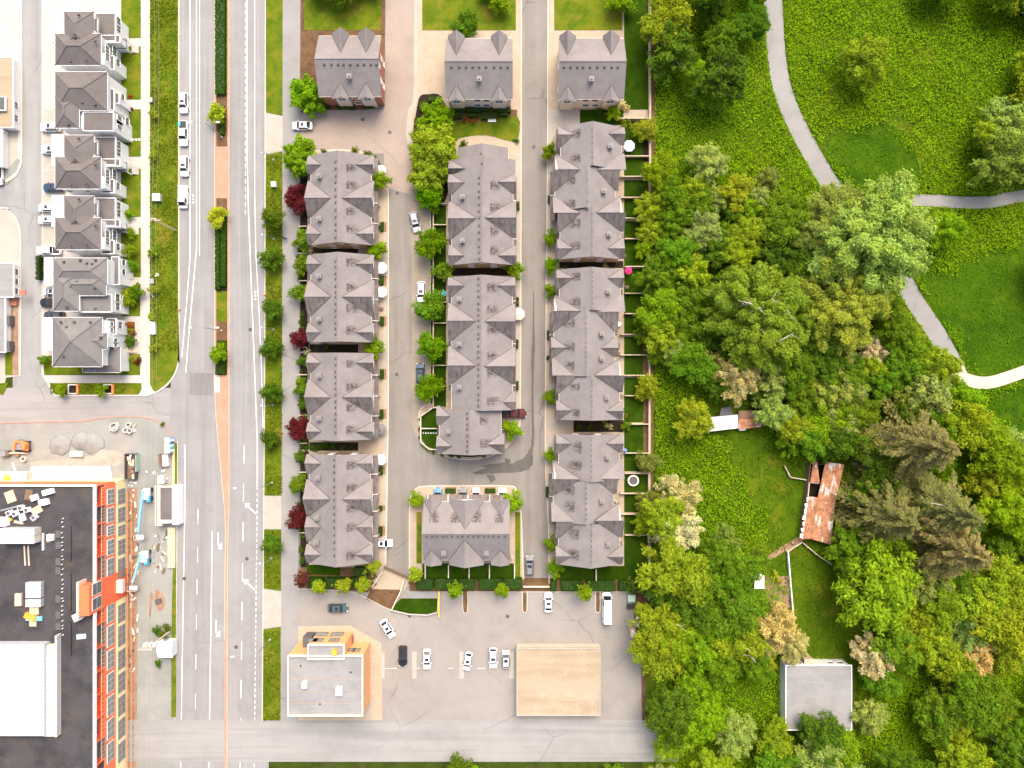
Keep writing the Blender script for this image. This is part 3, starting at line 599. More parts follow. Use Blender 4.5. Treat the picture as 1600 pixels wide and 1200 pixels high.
# --- the column along the avenue path
def rowA(label, y0, y1, dl, ch, groups, nv, party, porch, x0=485.5, x1=580.5, rx=524):
    B = Block(label, False, 530, (y0 + y1) / 2)
    dm = []
    for (ay, ya, yb, big) in dl:
        dm += [(-1, 517 if big else 502, ay, ya, yb), (1, 533.5 if big else 555, ay, ya, yb)]
    rf = B.seg(x0, x1, y0, y1, dormers=dm, vents=(rx, ys(y0 + 9, y1 - 12, nv)))
    B.chimneys(rf, ch); B.pipes(rf, 543.5, groups); B.end_windows(0); B.end_windows(1)
    B.skirt(1, y0 + 3, y1 - 1, 578, 591, party=party); B.garages(1, [p for p in ys(y0 + 18, y1 - 18, len(groups))], 589.5)
    for a in porch: B.skirt(-1, a - 5.5, a + 5.5, 489, 480.5, 4.2, 3.7)
    return B
rowA("townhouse row by the complex entry, its end against the entry road", 243, 383, [(257, 244, 272, 0), (309, 283, 339, 1), (365, 351, 382, 0)], [(500, 277), (500, 343)], [(258, 266), (285, 293), (326, 334), (353, 361)], 12, (317, 349), (277, 345))
rowA("townhouse row beside the path with two white umbrellas on its drives", 398, 535, [(412, 398.5, 428, 0), (463.5, 438, 494, 1), (519, 505, 534, 0)], [(500, 432), (500, 499)], [(405, 414), (444, 453), (476, 486), (511, 521)], 13, (435, 468, 501), (432, 500))
rowA("townhouse row beside the path with a grey umbrella on its drive", 552, 687, [(566.5, 553, 582, 0), (620.5, 593, 648, 1), (674, 660, 686.5, 0)], [(500, 587), (500, 653)], [(564, 572), (600, 609), (632, 641), (667, 676)], 13, (586, 619, 650), (587, 650))
rowA("longest townhouse row along the path, with three chimneys, above the ramp", 709, 880, [(724, 709.5, 740, 0), (780, 749, 806, 1), (823.5, 807, 846, 0), (866.5, 850, 879.5, 0)], [(498, 746), (497, 808), (496, 846)], [(723, 731), (758, 767), (790, 799), (820, 829), (864, 873)], 15, (741, 773, 799, 838), (743, 847), 483.5, 578.5, 522)
# --- the middle column
B = Block("middle townhouse row with a stepped low end facing the lawn", False, 752, 325)
B.seg(714.5, 794, 231, 252, ze=4.6, vents=(751, [240])); B.seg(706, 806, 250, 276, ze=5.6, dormers=[(-1, 727, 264, 251, 273)], vents=(753, [255]))
rf = B.seg(706, 801.5, 272, 414, dormers=[(-1, 726, 285, 272.5, 304, .75, .75), (1, 777.5, 284, 272.5, 303), (-1, 744.5, 341, 315, 373), (1, 757, 340, 314, 372), (-1, 726, 399, 383, 413.5), (1, 777, 399, 384, 413.5)], vents=(748.5, ys(276, 405, 13)))
B.chimneys(rf, [(723, 309), (723, 377)]); B.pipes(rf, 768, [(285, 294), (319, 328), (356, 366), (387, 396)]); B.end_windows(1)
B.skirt(1, 276, 413, 799, 807, party=(313, 373)); B.garages(1, [295, 330, 355, 395], 805.8)
for a in (309, 378): B.skirt(-1, a - 5, a + 5, 707, 701.5, 4.2, 3.7)
B = Block("long middle townhouse row with an offset end in the road bend", False, 747, 570)
rf = B.seg(705.5, 800.5, 433, 641, dormers=[(-1, 726, 446, 433.5, 464, .75, .75), (1, 777, 446, 433.5, 463), (-1, 744, 501, 474, 532), (1, 757, 502, 475, 531), (-1, 744, 571, 541, 600), (1, 756, 572, 543, 600), (1, 785, 628, 612, 640.5)], vents=(747.5, ys(435, 635, 22)))
B.chimneys(rf, [(718, 468), (718, 538), (718, 605)]); B.pipes(rf, 763, [(444, 454), (479, 487), (510, 520), (551, 560), (578, 587), (622, 632)]); B.end_windows(0)
B.skirt(1, 436, 640, 799, 806, party=(470, 537, 602)); B.garages(1, [455, 488, 520, 555, 585, 620], 804.8)
for a in (468, 538, 606): B.skirt(-1, a - 5, a + 5, 706, 701, 4.2, 3.7)
rf = B.seg(687, 783, 640, 709, ze=6.3, dormers=[(-1, 706, 697, 681, 708.5), (1, 761, 694, 678, 707), (-1, 704, 650, 634, 664)], vents=(730, ys(645, 706, 8)))
B.chimneys(rf, [(701, 674)]); B.pipes(rf, 752, [(652, 662), (689, 698)]); B.end_windows(1); B.skirt(1, 660, 706, 781, 789.5, party=(671,)); B.garages(1, [685], 788.2); B.skirt(-1, 669, 678, 688, 683.5, 4.2, 3.7)
# --- the row lying across the bottom
B = Block("townhouse row lying crosswise above the hedge and parking lot", True, 728, 830)
rf = B.seg(783.5, 875, 662, 796.5, dormers=[(-1, 806, 674, 662.5, 690), (-1, 827, 726.5, 702, 756), (-1, 807, 783, 767, 796), (1, 859, 673, 662.5, 690, 1.1, 1.1), (1, 843.5, 726, 702, 756, 1.1, 1.1), (1, 860, 782, 767, 796, 1.1, 1.1)], vents=(838.5, ys(666, 788, 16)))
B.chimneys(rf, [(863, 694), (863, 760)]); B.pipes(rf, 814, [(672, 683), (706, 717), (739, 750), (775, 785)], -1); B.end_windows(0); B.end_windows(1)
B.skirt(-1, 665, 796, 785, 773, party=(668, 700, 731, 765, 794)); B.garages(-1, [684, 715, 747, 781], 774.6)
B.skirt(1, 799, 800, 872, 876)
# --- the east column, stepped in threes
def dd(side, av, au, ua, ub, oa, ob): return (side, av, au, ua, ub, oa, ob)
B = Block("stepped townhouse row by the wood with an octagonal patio umbrella", False, 920, 300)
rf = B.seg(876, 971, 198.5, 266, dormers=[(-1, 897, 210, 199, 230), (1, 951, 209, 199, 227)], vents=(926, ys(202, 258, 6)))
B.chimneys(rf, [(953, 230)]); B.pipes(rf, 905, [(203, 212), (242, 251)], -1)
rf = B.seg(867, 961.5, 266, 330, dormers=[(-1, 907, 264.5, 241, 299, -.55, .65), (1, 932, 265, 240, 298, 2.0, .65)], vents=(917.5, ys(269, 325, 6)))
B.chimneys(rf, [(943, 300)]); B.pipes(rf, 897, [(277, 285), (313, 322)], -1)
rf = B.seg(875, 970, 330, 405, dormers=[(-1, 907, 332.5, 307, 362, 1.6, .65), (1, 931, 332, 306, 362, -.55, .65), (-1, 896, 388, 374, 404.5), (1, 949, 388, 373, 404.5)], vents=(925.5, ys(335, 396, 6)))
B.chimneys(rf, [(951, 367)]); B.pipes(rf, 905, [(343, 353), (379, 388)], -1); B.end_windows(1)
B.skirt(-1, 200, 264, 877, 869); B.skirt(-1, 267, 343, 868, 859.5, party=(305,)); B.skirt(-1, 345, 404, 876, 868); B.garages(-1, [215, 250], 870); B.garages(-1, [285, 325], 861); B.garages(-1, [390], 869)
for a in (233, 367): B.skirt(1, a - 4, a + 4, 969, 975, 4.2, 3.7)
B = Block("longest stepped townhouse row by the wood, with four chimneys", False, 920, 540)
rf = B.seg(874, 969, 421, 487, dormers=[(-1, 896, 434, 421.5, 451), (1, 949, 434, 421.5, 450)], vents=(925, ys(425, 482, 8)))
B.chimneys(rf, [(950, 456)]); B.pipes(rf, 905, [(427, 436), (467, 477)], -1); B.end_windows(0)
rf = B.seg(865.5, 960, 487, 588, dormers=[(-1, 908, 485.5, 462, 518, -.6, .65), (1, 930, 487, 461, 518, 2.0, .65), (-1, 886, 543, 527, 558), (1, 939, 543.5, 527, 558)], vents=(915.5, ys(497, 582, 12)))
B.chimneys(rf, [(940, 522), (940, 560)]); B.pipes(rf, 896, [(500, 509), (537, 547), (566, 576)], -1)
rf = B.seg(873.5, 968, 588, 656, dormers=[(-1, 904, 586.5, 560, 614, 1.6, .65), (1, 928, 586.5, 560, 613, -.55, .65), (-1, 894, 641, 626, 655.5), (1, 947, 642, 627, 655.5)], vents=(924.5, ys(596, 650, 8)))
B.chimneys(rf, [(948, 621)]); B.pipes(rf, 904, [(600, 608), (641, 649)], -1); B.end_windows(1)
B.skirt(-1, 423, 485, 875, 867.5); B.skirt(-1, 488, 590, 867, 858.5, party=(523,)); B.skirt(-1, 592, 655, 875, 867); B.garages(-1, [440, 468], 868.6); B.garages(-1, [505, 540, 570], 859.8); B.garages(-1, [610, 640], 868.2)
for a in (456, 520, 620): B.skirt(1, a - 4, a + 4, 967 if a != 520 else 959, 973 if a != 520 else 965, 4.2, 3.7)
B = Block("stepped townhouse row at the south end beside the trampoline yard", False, 918, 780)
rf = B.seg(873, 968, 678, 750, dormers=[(-1, 894, 693, 678.5, 708), (1, 947, 693, 678.5, 707)], vents=(924, ys(688, 745, 8)))
B.chimneys(rf, [(949, 714)]); B.pipes(rf, 907, [(691, 706), (722, 733)], -1); B.end_windows(0)
rf = B.seg(864.5, 959, 750, 815, dormers=[(-1, 907, 748.5, 720, 774, -.55, .65), (1, 930, 748, 720, 772, 2.0, .65)], vents=(915.5, ys(755, 812, 8)))
B.chimneys(rf, [(940, 782)]); B.pipes(rf, 896, [(760, 771), (785, 798)], -1)
rf = B.seg(872.5, 968, 815, 882, dormers=[(-1, 905, 815, 785, 841, 1.6, .65), (1, 929, 813.5, 785, 839, -.55, .65), (-1, 894, 869, 853, 881.5), (1, 948, 870, 854, 881.5)], vents=(924, ys(822, 877, 8)))
B.chimneys(rf, [(950, 849)]); B.pipes(rf, 903, [(828, 841), (861, 873)], -1); B.end_windows(1)
B.skirt(-1, 680, 748, 874, 866); B.skirt(-1, 740, 818, 866, 857.5, party=(776,)); B.skirt(-1, 818, 880, 874, 866); B.garages(-1, [700], 867.2); B.garages(-1, [765, 795], 858.8); B.garages(-1, [838, 866], 867.2)
for a in (714, 850): B.skirt(1, a - 4, a + 4, 966, 972, 4.2, 3.7)
# --- rows beyond the top: only their garden fronts show in the photograph
def rowN(label, x0, x1, y1, wall, x_d, gab):
    B = Block(label, True, (x0 + x1) / 2, y1 - 45, group="rows north of the lawn", wall=wall)
    rf = B.seg(y1 - 96, y1 - 1, x0, x1, dormers=[(1, y1 - 24, c, c - 13, c + 13, .6, .6, False) for c in gab] + [(-1, y1 - 70, c, c - 13, c + 13, .6, .6, False) for c in gab], vents=(y1 - 53, ys(x0 + 8, x1 - 8, 9)))
    B.chimneys(rf, [(y1 - 30, (x0 + x1) / 2)]); B.end_windows(0); B.end_windows(1)
    V1 = B.last[1]
    for c, z in [(c, zz) for c in x_d for zz in (4.7, 1.9)]: window(B.root, B.W(B.U(c, z), V1 - .5, z), 1.3, 1.3, 'y', -1)
    return B
rowN("townhouse row with cream garden front and clipped hedges before it", 697, 801, 156, "cream_siding", (746, 760), (713, 780))
rowN("townhouse row with pinkish cream end wall beside the lane", 872, 975, 156, "cream_siding", (915, 930), (887, 955))
rowN("brick-red townhouse row behind the entry road planting", 498, 596, 152, "brick_red_wall", (545, 560), (532, 572))

# --- hip-roofed duplexes on the west side
def hip(mb, x0, x1, y0, y1, z, pitch, t=.2, ax=None):
    w = min(x1 - x0, y1 - y0) / 2; zr = z + w * pitch; cx, cy = (x0 + x1) / 2, (y0 + y1) / 2
    if (x1 - x0) >= (y1 - y0): r = [(x0 + w, cy, zr), (x1 - w, cy, zr)]
    else: r = [(cx, y0 + w, zr), (cx, y1 - w, zr)]
    b = [(x0, y0, z), (x1, y0, z), (x1, y1, z), (x0, y1, z)]; lo = [(p[0], p[1], z - t) for p in b]
    vs = b + r + lo
    if (x1 - x0) >= (y1 - y0): fs = [(0, 1, 5, 4), (1, 2, 5), (2, 3, 4, 5), (3, 0, 4)]
    else: fs = [(0, 1, 4), (1, 2, 5, 4), (2, 3, 5), (3, 0, 4, 5)]
    mb.add(vs, fs + [(0, 6, 7, 1), (1, 7, 8, 2), (2, 8, 9, 3), (3, 9, 6, 0), (6, 9, 8, 7)]); return b, r
class House:
    def __init__(s, label, cx, cy, group="white hip-roofed houses by the avenue"):
        x, y = G(cx, cy); s.root = thing("house", label, "house", (x, y, 0), group)
    def body(s, x0, y0, x1, y1, z, mat="white_siding", z0=0.0, inset=.35, name="wall"):
        a = G(x0, y0, z); b = G(x1, y1, z); X0, X1, Y0, Y1 = a[0] + inset, b[0] - inset, b[1] + inset, a[1] - inset
        MB().box(X0, X1, Y0, Y1, z0, z - .1).build(name, mat, s.root); return X0, X1, Y0, Y1
    def hip(s, x0, y0, x1, y1, z, pitch=.45, mat="shingle_brown", body=True, z0=0.0):
        a = G(x0, y0, z); b = G(x1, y1, z); m = MB(); bb, r = hip(m, a[0], b[0], b[1], a[1], z, pitch); o = m.build("roof", mat, s.root)
        for p in bb:
            q = min(r, key=lambda e: (e[0] - p[0]) ** 2 + (e[1] - p[1]) ** 2); MB().tube([(p[0], p[1], p[2] + .03), (q[0], q[1], q[2] + .03)], .12, 5).build("hip_cap", "shingle_grey", o)
        MB().tube([(r[0][0], r[0][1], r[0][2] + .03), (r[1][0], r[1][1], r[1][2] + .03)], .12, 5).build("ridge_cap", "shingle_grey", o)
        gt = MB()
        for i in range(4): gt.tube([(bb[i][0], bb[i][1], z - .06), (bb[(i + 1) % 4][0], bb[(i + 1) % 4][1], z - .06)], .09, 4)
        gt.build("gutter", "white_trim", o)
        if body: s.body(x0, y0, x1, y1, z, z0=z0)
        return o
    def flat(s, x0, y0, x1, y1, z, mat="shingle_brown", wall="white_siding", rim="white_trim", z0=0.0):
        a = G(x0, y0, z); b = G(x1, y1, z); X0, X1, Y0, Y1 = a[0], b[0], b[1], a[1]
        MB().box(X0, X1, Y0, Y1, z - .25, z).build("roof", mat, s.root)
        m = MB(); w = .14; m.box(X0 - w, X1 + w, Y0 - w, Y0, z - .35, z + .12); m.box(X0 - w, X1 + w, Y1, Y1 + w, z - .35, z + .12); m.box(X0 - w, X0, Y0, Y1, z - .35, z + .12); m.box(X1, X1 + w, Y0, Y1, z - .35, z + .12); m.build("parapet", rim, s.root)
        MB().box(X0 + .1, X1 - .1, Y0 + .1, Y1 - .1, z0, z - .26).build("wall", wall, s.root); return X0, X1, Y0, Y1
    def vents(s, pts, z):
        for x, y in pts:
            X, Y = G(x, y, z); inst("roof_vent", VENT, s.root, (X, Y, z - .25))
    def wins(s, X, ys_, z, w=1.4, h=1.3):
        for y in ys_: window(s.root, (X, G(0, y, z)[1], z), w, h, 'x', 1)
    def gable_face(s, x, y, w, z):
        pass
def duplex(label, y, extra=0):
    h = House(label, 135, y + 42); Z = 8.6
    h.hip(100, y, 147, y + 62, Z); h.hip(86, y + 34, 158, y + 84, Z + .12, .5)
    h.vents([(116.5, y + 24), (116.5, y + 40), (110, y + 58), (124, y + 60), (122, y + 5), (110, y + 78), (134, y + 76), (148, y + 46)], Z + 1.4)
    X = h.hip(146, y + 11, 152, y + 31, Z - .2, .6, body=False)
    a = h.flat(150, y + 4, 180, y + 46, 6.0); c = h.flat(158, y + 38, 187, y + 48, 5.9, z0=3.0); d = h.flat(160, y + 70, 178, y + 90, 5.6)
    e = h.flat(82, y, 99, y + 34, 3.2, "white_plastic"); f = h.flat(82, y + 34, 87, y + 47, 3.1, "white_plastic")
    b = h.body(100, y + 62, 165, y + 85, Z - .3)
    for yy in (y + 16, y + 27): window(h.root, (a[1] - .08, G(0, yy, 4.4)[1], 4.4), 1.6, 1.5, 'x', 1)
    for yy in (y + 52, y + 63):
        for z in (7, 4.2): window(h.root, (b[1] + .02, G(0, yy + 8, z)[1], z), 1.5, 1.5, 'x', 1)
    window(h.root, (d[1] - .08, G(0, y + 80, 3.8)[1], 3.8), 1.4, 1.4, 'x', 1)
    for k, xx in enumerate((112, 140)): window(h.root, (G(xx, 0, 5)[0], b[2] - .0, 5.6), 1.2, 1.1, 'y', -1)
    # porch, door and front steps
    p0 = G(190, y + 50, 3.0); MB().box(p0[0] - 1.2, p0[0] + 1.1, p0[1] - 1.1, p0[1] + 1.1, 2.8, 3.0).build("porch_roof", "shingle_grey", h.root)
    for sgn in (-1, 1): MB().box(p0[0] + .8, p0[0] + .98, p0[1] + sgn * .95 - .08, p0[1] + sgn * .95 + .08, .2, 2.8).build("porch_post", "white_trim", h.root)
    for k in range(4): MB().box(p0[0] + 1.1 + k * .32, p0[0] + 1.42 + k * .32, p0[1] - .9, p0[1] + .9, .1, .8 - k * .17).build("step", "concrete", h.root)
    dr = MB().box(p0[0] - .95, p0[0] - .87, p0[1] - .5, p0[1] + .5, .4, 2.5).build("door", "dark_grey_wall", h.root)
    MB().box(p0[0] - .87, p0[0] - .82, p0[1] + .3, p0[1] + .4, 1.3, 1.45).build("handle", "metal_light", dr)
    return h
duplex("house with tall vented gable, between the pale carport house and the brown-decked house", 211)
duplex("house with a two-car white carport roof on the lane side", 306)
h = House("house with a broad flat brown deck roof edged in white", 135, 165); Z = 8.6
h.hip(86, 112, 168, 173, Z); h.hip(86, 150, 124, 200, Z + .1); a = h.flat(131, 176, 177, 204, 8.2); h.vents([(128, 160), (148, 163), (100, 176), (106, 194), (100, 160)], Z + .8)
b = h.body(124, 172, 178, 204, 8.0); h.wins(a[1] - .06, [188, 196], 5.6, 1.8, 1.8); h.wins(a[1] - .06, [190], 2.4, 1.5, 1.4); c = h.flat(176, 146, 186, 161, 5.6, z0=0); h.flat(170, 140, 178, 172, 6.6)
h.wins(c[1] - .06, [152], 4, 1.3, 1.3); MB().box(G(102, 0, 2.5)[0], G(121, 0, 2.5)[0], G(0, 206, 2.5)[1], G(0, 199, 2.5)[1], 0, 2.5).build("garage", "brick_red_wall", h.root)
h = House("house with crossing grey hips and a lower flat grey roof beside the garden", 135, 445); Z = 8.6
h.hip(83, 403, 168, 446, Z, mat="shingle_grey"); h.hip(83, 425, 124, 486, Z + .1, mat="shingle_grey"); h.hip(100, 428, 166, 462, Z + .05, mat="shingle_grey", body=False)
a = h.flat(127, 461, 174, 487, 7.6, "shingle_grey"); b = h.body(124, 405, 170, 486, 7.5); c = h.flat(175, 402, 186, 444, 5.2, "shingle_grey"); e = h.flat(70.5, 403, 82, 445, 3.2, "white_plastic")
h.vents([(99, 409), (124, 406), (148, 406), (97, 454), (120, 440), (135, 411), (143, 412), (109, 428), (116, 428), (147, 450), (103, 480), (148, 482)], Z + .9)
h.wins(a[1] - .06, [466, 478], 5, 1.8, 1.7); h.wins(b[1] + .02, [412, 420], 6, 1.2, 1.3); h.wins(c[1] - .06, [425, 410], 3.2, 1.2, 1.3); h.wins(a[1] - .06, [468], 2.2, 1.4, 1.3)
for k in range(5): MB().box(*[G(192 + k * 3, 0, .6)[0], G(195 + k * 3, 0, .6)[0], G(0, 436, .6)[1], G(0, 426, .6)[1]], .1, .9 - k * .15).build("step", "concrete", h.root)
h = House("corner house with grey hips, white porch rails and stair to the pavement", 135, 540); Z = 8.4
h.hip(82, 496, 160, 573, Z, mat="shingle_grey"); h.hip(120, 520, 168, 546, Z + .05, mat="shingle_grey", body=False); a = h.hip(150, 541, 188, 582, 4.6, mat="shingle_grey", z0=0); h.hip(129, 572, 156, 582, 4.3, mat="shingle_grey")
h.vents([(94, 503), (115, 503), (140, 503), (121, 517), (101, 533), (101, 538), (98, 557), (156, 527), (103, 511)], Z + 1.2); b = h.body(120, 500, 172, 544, 7.4); c = h.flat(168, 498, 181, 522, 5.2, "shingle_brown"); e = h.flat(70, 497, 81, 546, 3.1, "white_roof_panels")
h.wins(b[1] + .02, [507, 515], 6.2, 1.2, 1.2); h.wins(b[1] + .02, [533, 539], 4.6, 1.1, 1.3); h.wins(c[1] - .06, [508], 3.4, 1.5, 1.5)
for k in range(7): MB().box(G(199 + k * 2.2, 0, .6)[0], G(201.2 + k * 2.2, 0, .6)[0], G(0, 551, .6)[1], G(0, 543, .6)[1], .1, 1.1 - k * .14).build("step", "wood_fence", h.root)
m = MB()
for k in range(4): m.tube([(*G(188, 545 + k * 12, 1), .2), (*G(188, 545 + k * 12, 1), 1.6)], .06, 5)
m.tube([(*G(188, 545, 1), 1.6), (*G(198, 553, 1), 1.6), (*G(196, 572, 1), 1.6), (*G(182, 581, 1), 1.6)], .08, 5); m.build("porch_rail", "white_trim", h.root)
MB().prism(px([(186, 542), (198, 544), (199, 568), (184, 581), (180, 560)]), .1, .55).build("porch_deck", "plywood", h.root)
duplex("white house north of the flat-decked house along the avenue verge", 18)
# houses on the far side of the lane
h = House("white-edged house with sand-coloured roof deck across the lane", -10, 180, "houses across the lane"); a = h.flat(-70, 90, 20, 199, 2.7, "membrane_beige"); h.flat(-75, 200, 3, 260, 2.4, "white_plastic")
h.wins(a[1] - .06, [165, 185], 1.5, 1.4, 1.1); h.flat(-40, 152, 8, 172, 3.3, "dark_grey_wall", z0=2.6)
h = House("white house with grey roof deck and brick-red stoop across the lane", -10, 450, "houses across the lane"); a = h.flat(-70, 412, 21, 464, 2.6, "membrane_grey"); c = h.flat(-70, 464.5, 8, 550, 2.4, "membrane_grey")
MB().box(G(11, 0)[0], G(30, 0)[0], G(0, 478)[1], G(0, 467)[1], 0, .9).build("stoop", "brick_red_wall", h.root); MB().box(*[G(10, 0, 7)[0], G(20, 0, 7)[0], G(0, 462, 2)[1], G(0, 454, 2)[1]], 2.62, 2.9).build("roof_hatch", "brick_red_wall", h.root)
for y in (500, 540):
    MB().box(c[1] - .1, c[1] + .7, G(0, y + 7, 2)[1], G(0, y - 7, 2)[1], .3, 2.0).build("bay_window", "dark_grey_wall", h.root)
h.wins(a[1] - .06, [425, 440, 455], 1.5, 1.3, 1.0)
# ------------------------------------------------------------------ the building under construction
X1 = G(197, 0)[0]; YN = G(0, 748)[1]; YS = G(0, 1240)[1]; XW = G(-180, 0)[0]; ZR = 12.0; ZB = 8.4
T = thing("apartment_building", "unfinished red and yellow apartment block with dark flat roof", "building", ((X1 + XW) / 2, (YN + YS) / 2, 0))
MB().box(XW, X1 - .25, YS, YN - .25, 0, ZB).build("core", "dark_grey_wall", T)
MB().box(XW, X1 - 1.5, YS, YN - .25, ZB, ZR - .3).build("upper_wall", "red_panel", T)
MB().box(XW, X1 - .1, YS, YN - .1, ZR - .3, ZR).build("roof", "membrane_dark", T)
MB().box(X1 - .35, X1 + .05, YS, YN, ZR - .3, ZR + .45).build("parapet", "white_trim", T)
MB().box(XW, X1 + .05, YN, YN + .35, ZR - .3, ZR + .45).build("parapet", "white_trim", T)
MB().box(XW, X1 - .3, YN - .25, YN - .02, 4.2, ZR - .3).build("north_wall", "red_panel", T)
MB().box(XW, X1 - .3, YN - .25, YN + .06, 0, 4.2).build("north_base", "yellow_board", T)
# long side: window bays, one after another
bays = [(762, 789), (791, 817), (819, 838), (841, 868), (870, 905), (942, 973), (975, 1010), (1013, 1046), (1049, 1082), (1085, 1118), (1121, 1154), (1157, 1190)]
MB().box(X1 - .25, X1 - .02, YS, YN - .25, 4.2, ZB).build("east_wall", "red_siding", T)
MB().box(X1 - .25, X1 + .03, YS, YN + .06, 0, 4.2).build("east_base", "yellow_board", T)
def yb(y, z): return G(0, y, z)[1]
for a, b in bays:
    y0, y1 = yb(b, 6.3), yb(a, 6.3); f = MB().box(X1 - .02, X1 + .06, y0 + .2, y1 - .2, 5.0, 7.8).build("window", "white_trim", T)
    n = 3
    for i in range(n):
        for j in range(2):
            w = (y1 - y0 - .6) / n; MB().box(X1 + .05, X1 + .085, y0 + .3 + i * w + .05, y0 + .3 + (i + 1) * w - .05, 5.12 + j * 1.3, 6.3 + j * 1.3).build("pane", "shop_glass", f)
    y0, y1 = yb(b, 2), yb(a, 2); f = MB().box(X1 + .03, X1 + .1, y0 + .15, y1 - .15, .5, 3.7).build("shop_window", "cream_siding", T)
    for i in range(n):
        for j in range(2):
            w = (y1 - y0 - .5) / n; MB().box(X1 + .09, X1 + .125, y0 + .25 + i * w + .05, y0 + .25 + (i + 1) * w - .05, .6 + j * 1.5, 2.0 + j * 1.5).build("pane", "shop_glass", f)
    y0, y1 = yb(b, 10), yb(a, 10)                     # balcony of the top floor: floor, glass, rail, dividing wall
    bal = MB().box(X1 - 1.5, X1 - .0, y0, y1, ZB, ZB + .12).build("balcony", "metal_grey" if (a // 10) % 2 else "red_panel", T)
    m = MB()
    for i in range(6): yy = y0 + (y1 - y0) * i / 5; m.box(X1 - .16, X1 - .08, yy - .04, yy + .04, ZB + .12, ZB + 1.2)
    m.box(X1 - .18, X1 - .06, y0, y1, ZB + 1.2, ZB + 1.3); m.build("balcony_rail", "plywood", bal)
    MB().box(X1 - 1.49, X1 - 1.42, y0 + .4, y1 - .6, ZB + .2, ZB + 2.5).build("balcony_door", "window_glass" if (a // 10) % 3 else "red_panel", T)
    MB().box(X1 - 1.5, X1 - .05, y0 - .25, y0 - .02, ZB, ZR - .31).build("divider", "red_panel", T)
# stair tower rising through the facade
ty0, ty1 = yb(961, 14), yb(914, 14)
MB().box(X1 - 1.9, X1 + .12, ty0, ty1, 0, 14.6).build("stair_tower", "red_panel", T)
MB().box(X1 - 2.3, X1 - 1.9, ty0 - .8, ty1 + .8, 12.0, 15.0).build("tower_parapet", "cream_siding", T)
for k in range(2):
    f = MB().box(X1 + .12, X1 + .2, ty0 + .6 + k * 3.1, ty0 + 3.2 + k * 3.1, 10.2, 13.6).build("window", "white_trim", T)
    for j in range(2): MB().box(X1 + .19, X1 + .23, ty0 + .75 + k * 3.1, ty0 + 3.05 + k * 3.1, 10.35 + j * 1.65, 11.85 + j * 1.65).build("pane", "window_glass", f)
MB().box(X1 + .1, X1 + 1.5, yb(926, 4), yb(906, 4), 3.2, 4.4).build("entry_canopy", "cream_siding", T)
# roof seams and fittings belonging to the roof
for a, b in ((822, 876), (896, 953), (972, 1023)): MB().box(*[G(109, 0, ZR)[0], G(112, 0, ZR)[0]], yb(b, ZR), yb(a, ZR), ZR, ZR + .35).build("roof_upstand", "membrane_dark", T)
for y in (829, 846, 872, 886, 930, 955, 973): MB().box(G(88, 0, ZR)[0], G(96, 0, ZR)[0], yb(y + 11, ZR), yb(y, ZR), ZR, ZR + .3).build("roof_hatch", "dark_grey_wall", T)
for i in range(26):
    x, y = G(98.5 + R.uniform(-1, 1.5), 810 + i * 7.2 + R.uniform(-2, 2), ZR); MB().cyl((x, y, ZR), .1, .45, 6).build("vent_pipe", "white_plastic", T)
def roofbox(name, label, cat, x, y, sx, sy, sz, mat, rz=0.0, group="materials left on the unfinished roof", z=ZR):
    X, Y = G(x, y, z); o = MB().obox((0, 0, 0), (sx, sy, sz), rz).mesh(name, mat); ob = bpy.data.objects.new(name, o); COL.objects.link(ob); ob.location = (X, Y, z); return tag(ob, label, cat, group)
c = thing("storage_container", "long white ribbed container standing on the dark roof", "container", (*G(30, 838, ZR), ZR))
x0, x1, y0, y1 = G(-2, 0, ZR + 2)[0], G(55, 0, ZR + 2)[0], yb(849, ZR + 2), yb(826, ZR + 2); MB().box(x0, x1, y0, y1, ZR, ZR + 2.4).build("body", "white_roof_panels", c); MB().box(x1, x1 + .06, y0 + .2, y0 + 1.5, ZR + .1, ZR + 2.2).build("door", "cream_siding", c); MB().box(x1, x1 + .06, y0 + 1.7, y1 - .2, ZR + .1, ZR + 2.2).build("door", "cream_siding", c)
c = thing("roof_penthouse", "wide pale blue-white roof structure with a beige strip beside it", "roof structure", (*G(35, 1060, ZR), ZR))
MB().box(G(-60, 0, 14)[0], G(69, 0, 14)[0], yb(1150, 14), yb(1007, 14), ZR, 14).build("body", "white_roof_panels", c); MB().box(G(69, 0, 13)[0], G(89, 0, 13)[0], yb(1150, 13), yb(1008, 13), ZR, 13.2).build("annex", "cream_siding", c); MB().box(G(88, 0, 13)[0], G(91, 0, 13)[0], yb(1150, 13), yb(992, 13), ZR, 13.5).build("side_wall", "concrete_precast", c)
roofbox("plywood_sheet", "square plywood sheet lying near the roof's north edge", "plywood", 17, 776, 1.9, 2.4, .25, "plywood", .35); roofbox("plywood_sheet", "plywood sheet under the bucket-shaped fan unit", "plywood", 58, 797, 2.2, 1.5, .2, "plywood", .5)
roofbox("dark_panel", "dark brown panel beside the small white crate", "panel", 45, 773, 1.5, 2.2, .15, "wood_dark", -.2); roofbox("white_crate", "small white and grey crate beside the dark panel", "crate", 56, 777, 1.3, 1.2, .8, "white_plastic", .35)
roofbox("wrapped_pallet", "white wrapped pallet near the roof's north edge", "pallet", 78, 768, 2.1, 1.1, 1.0, "white_plastic", .25); roofbox("wrapped_pallet", "white wrapped pallet just south of another white pallet", "pallet", 71, 784, 1.9, 1.3, .9, "white_plastic", .2)
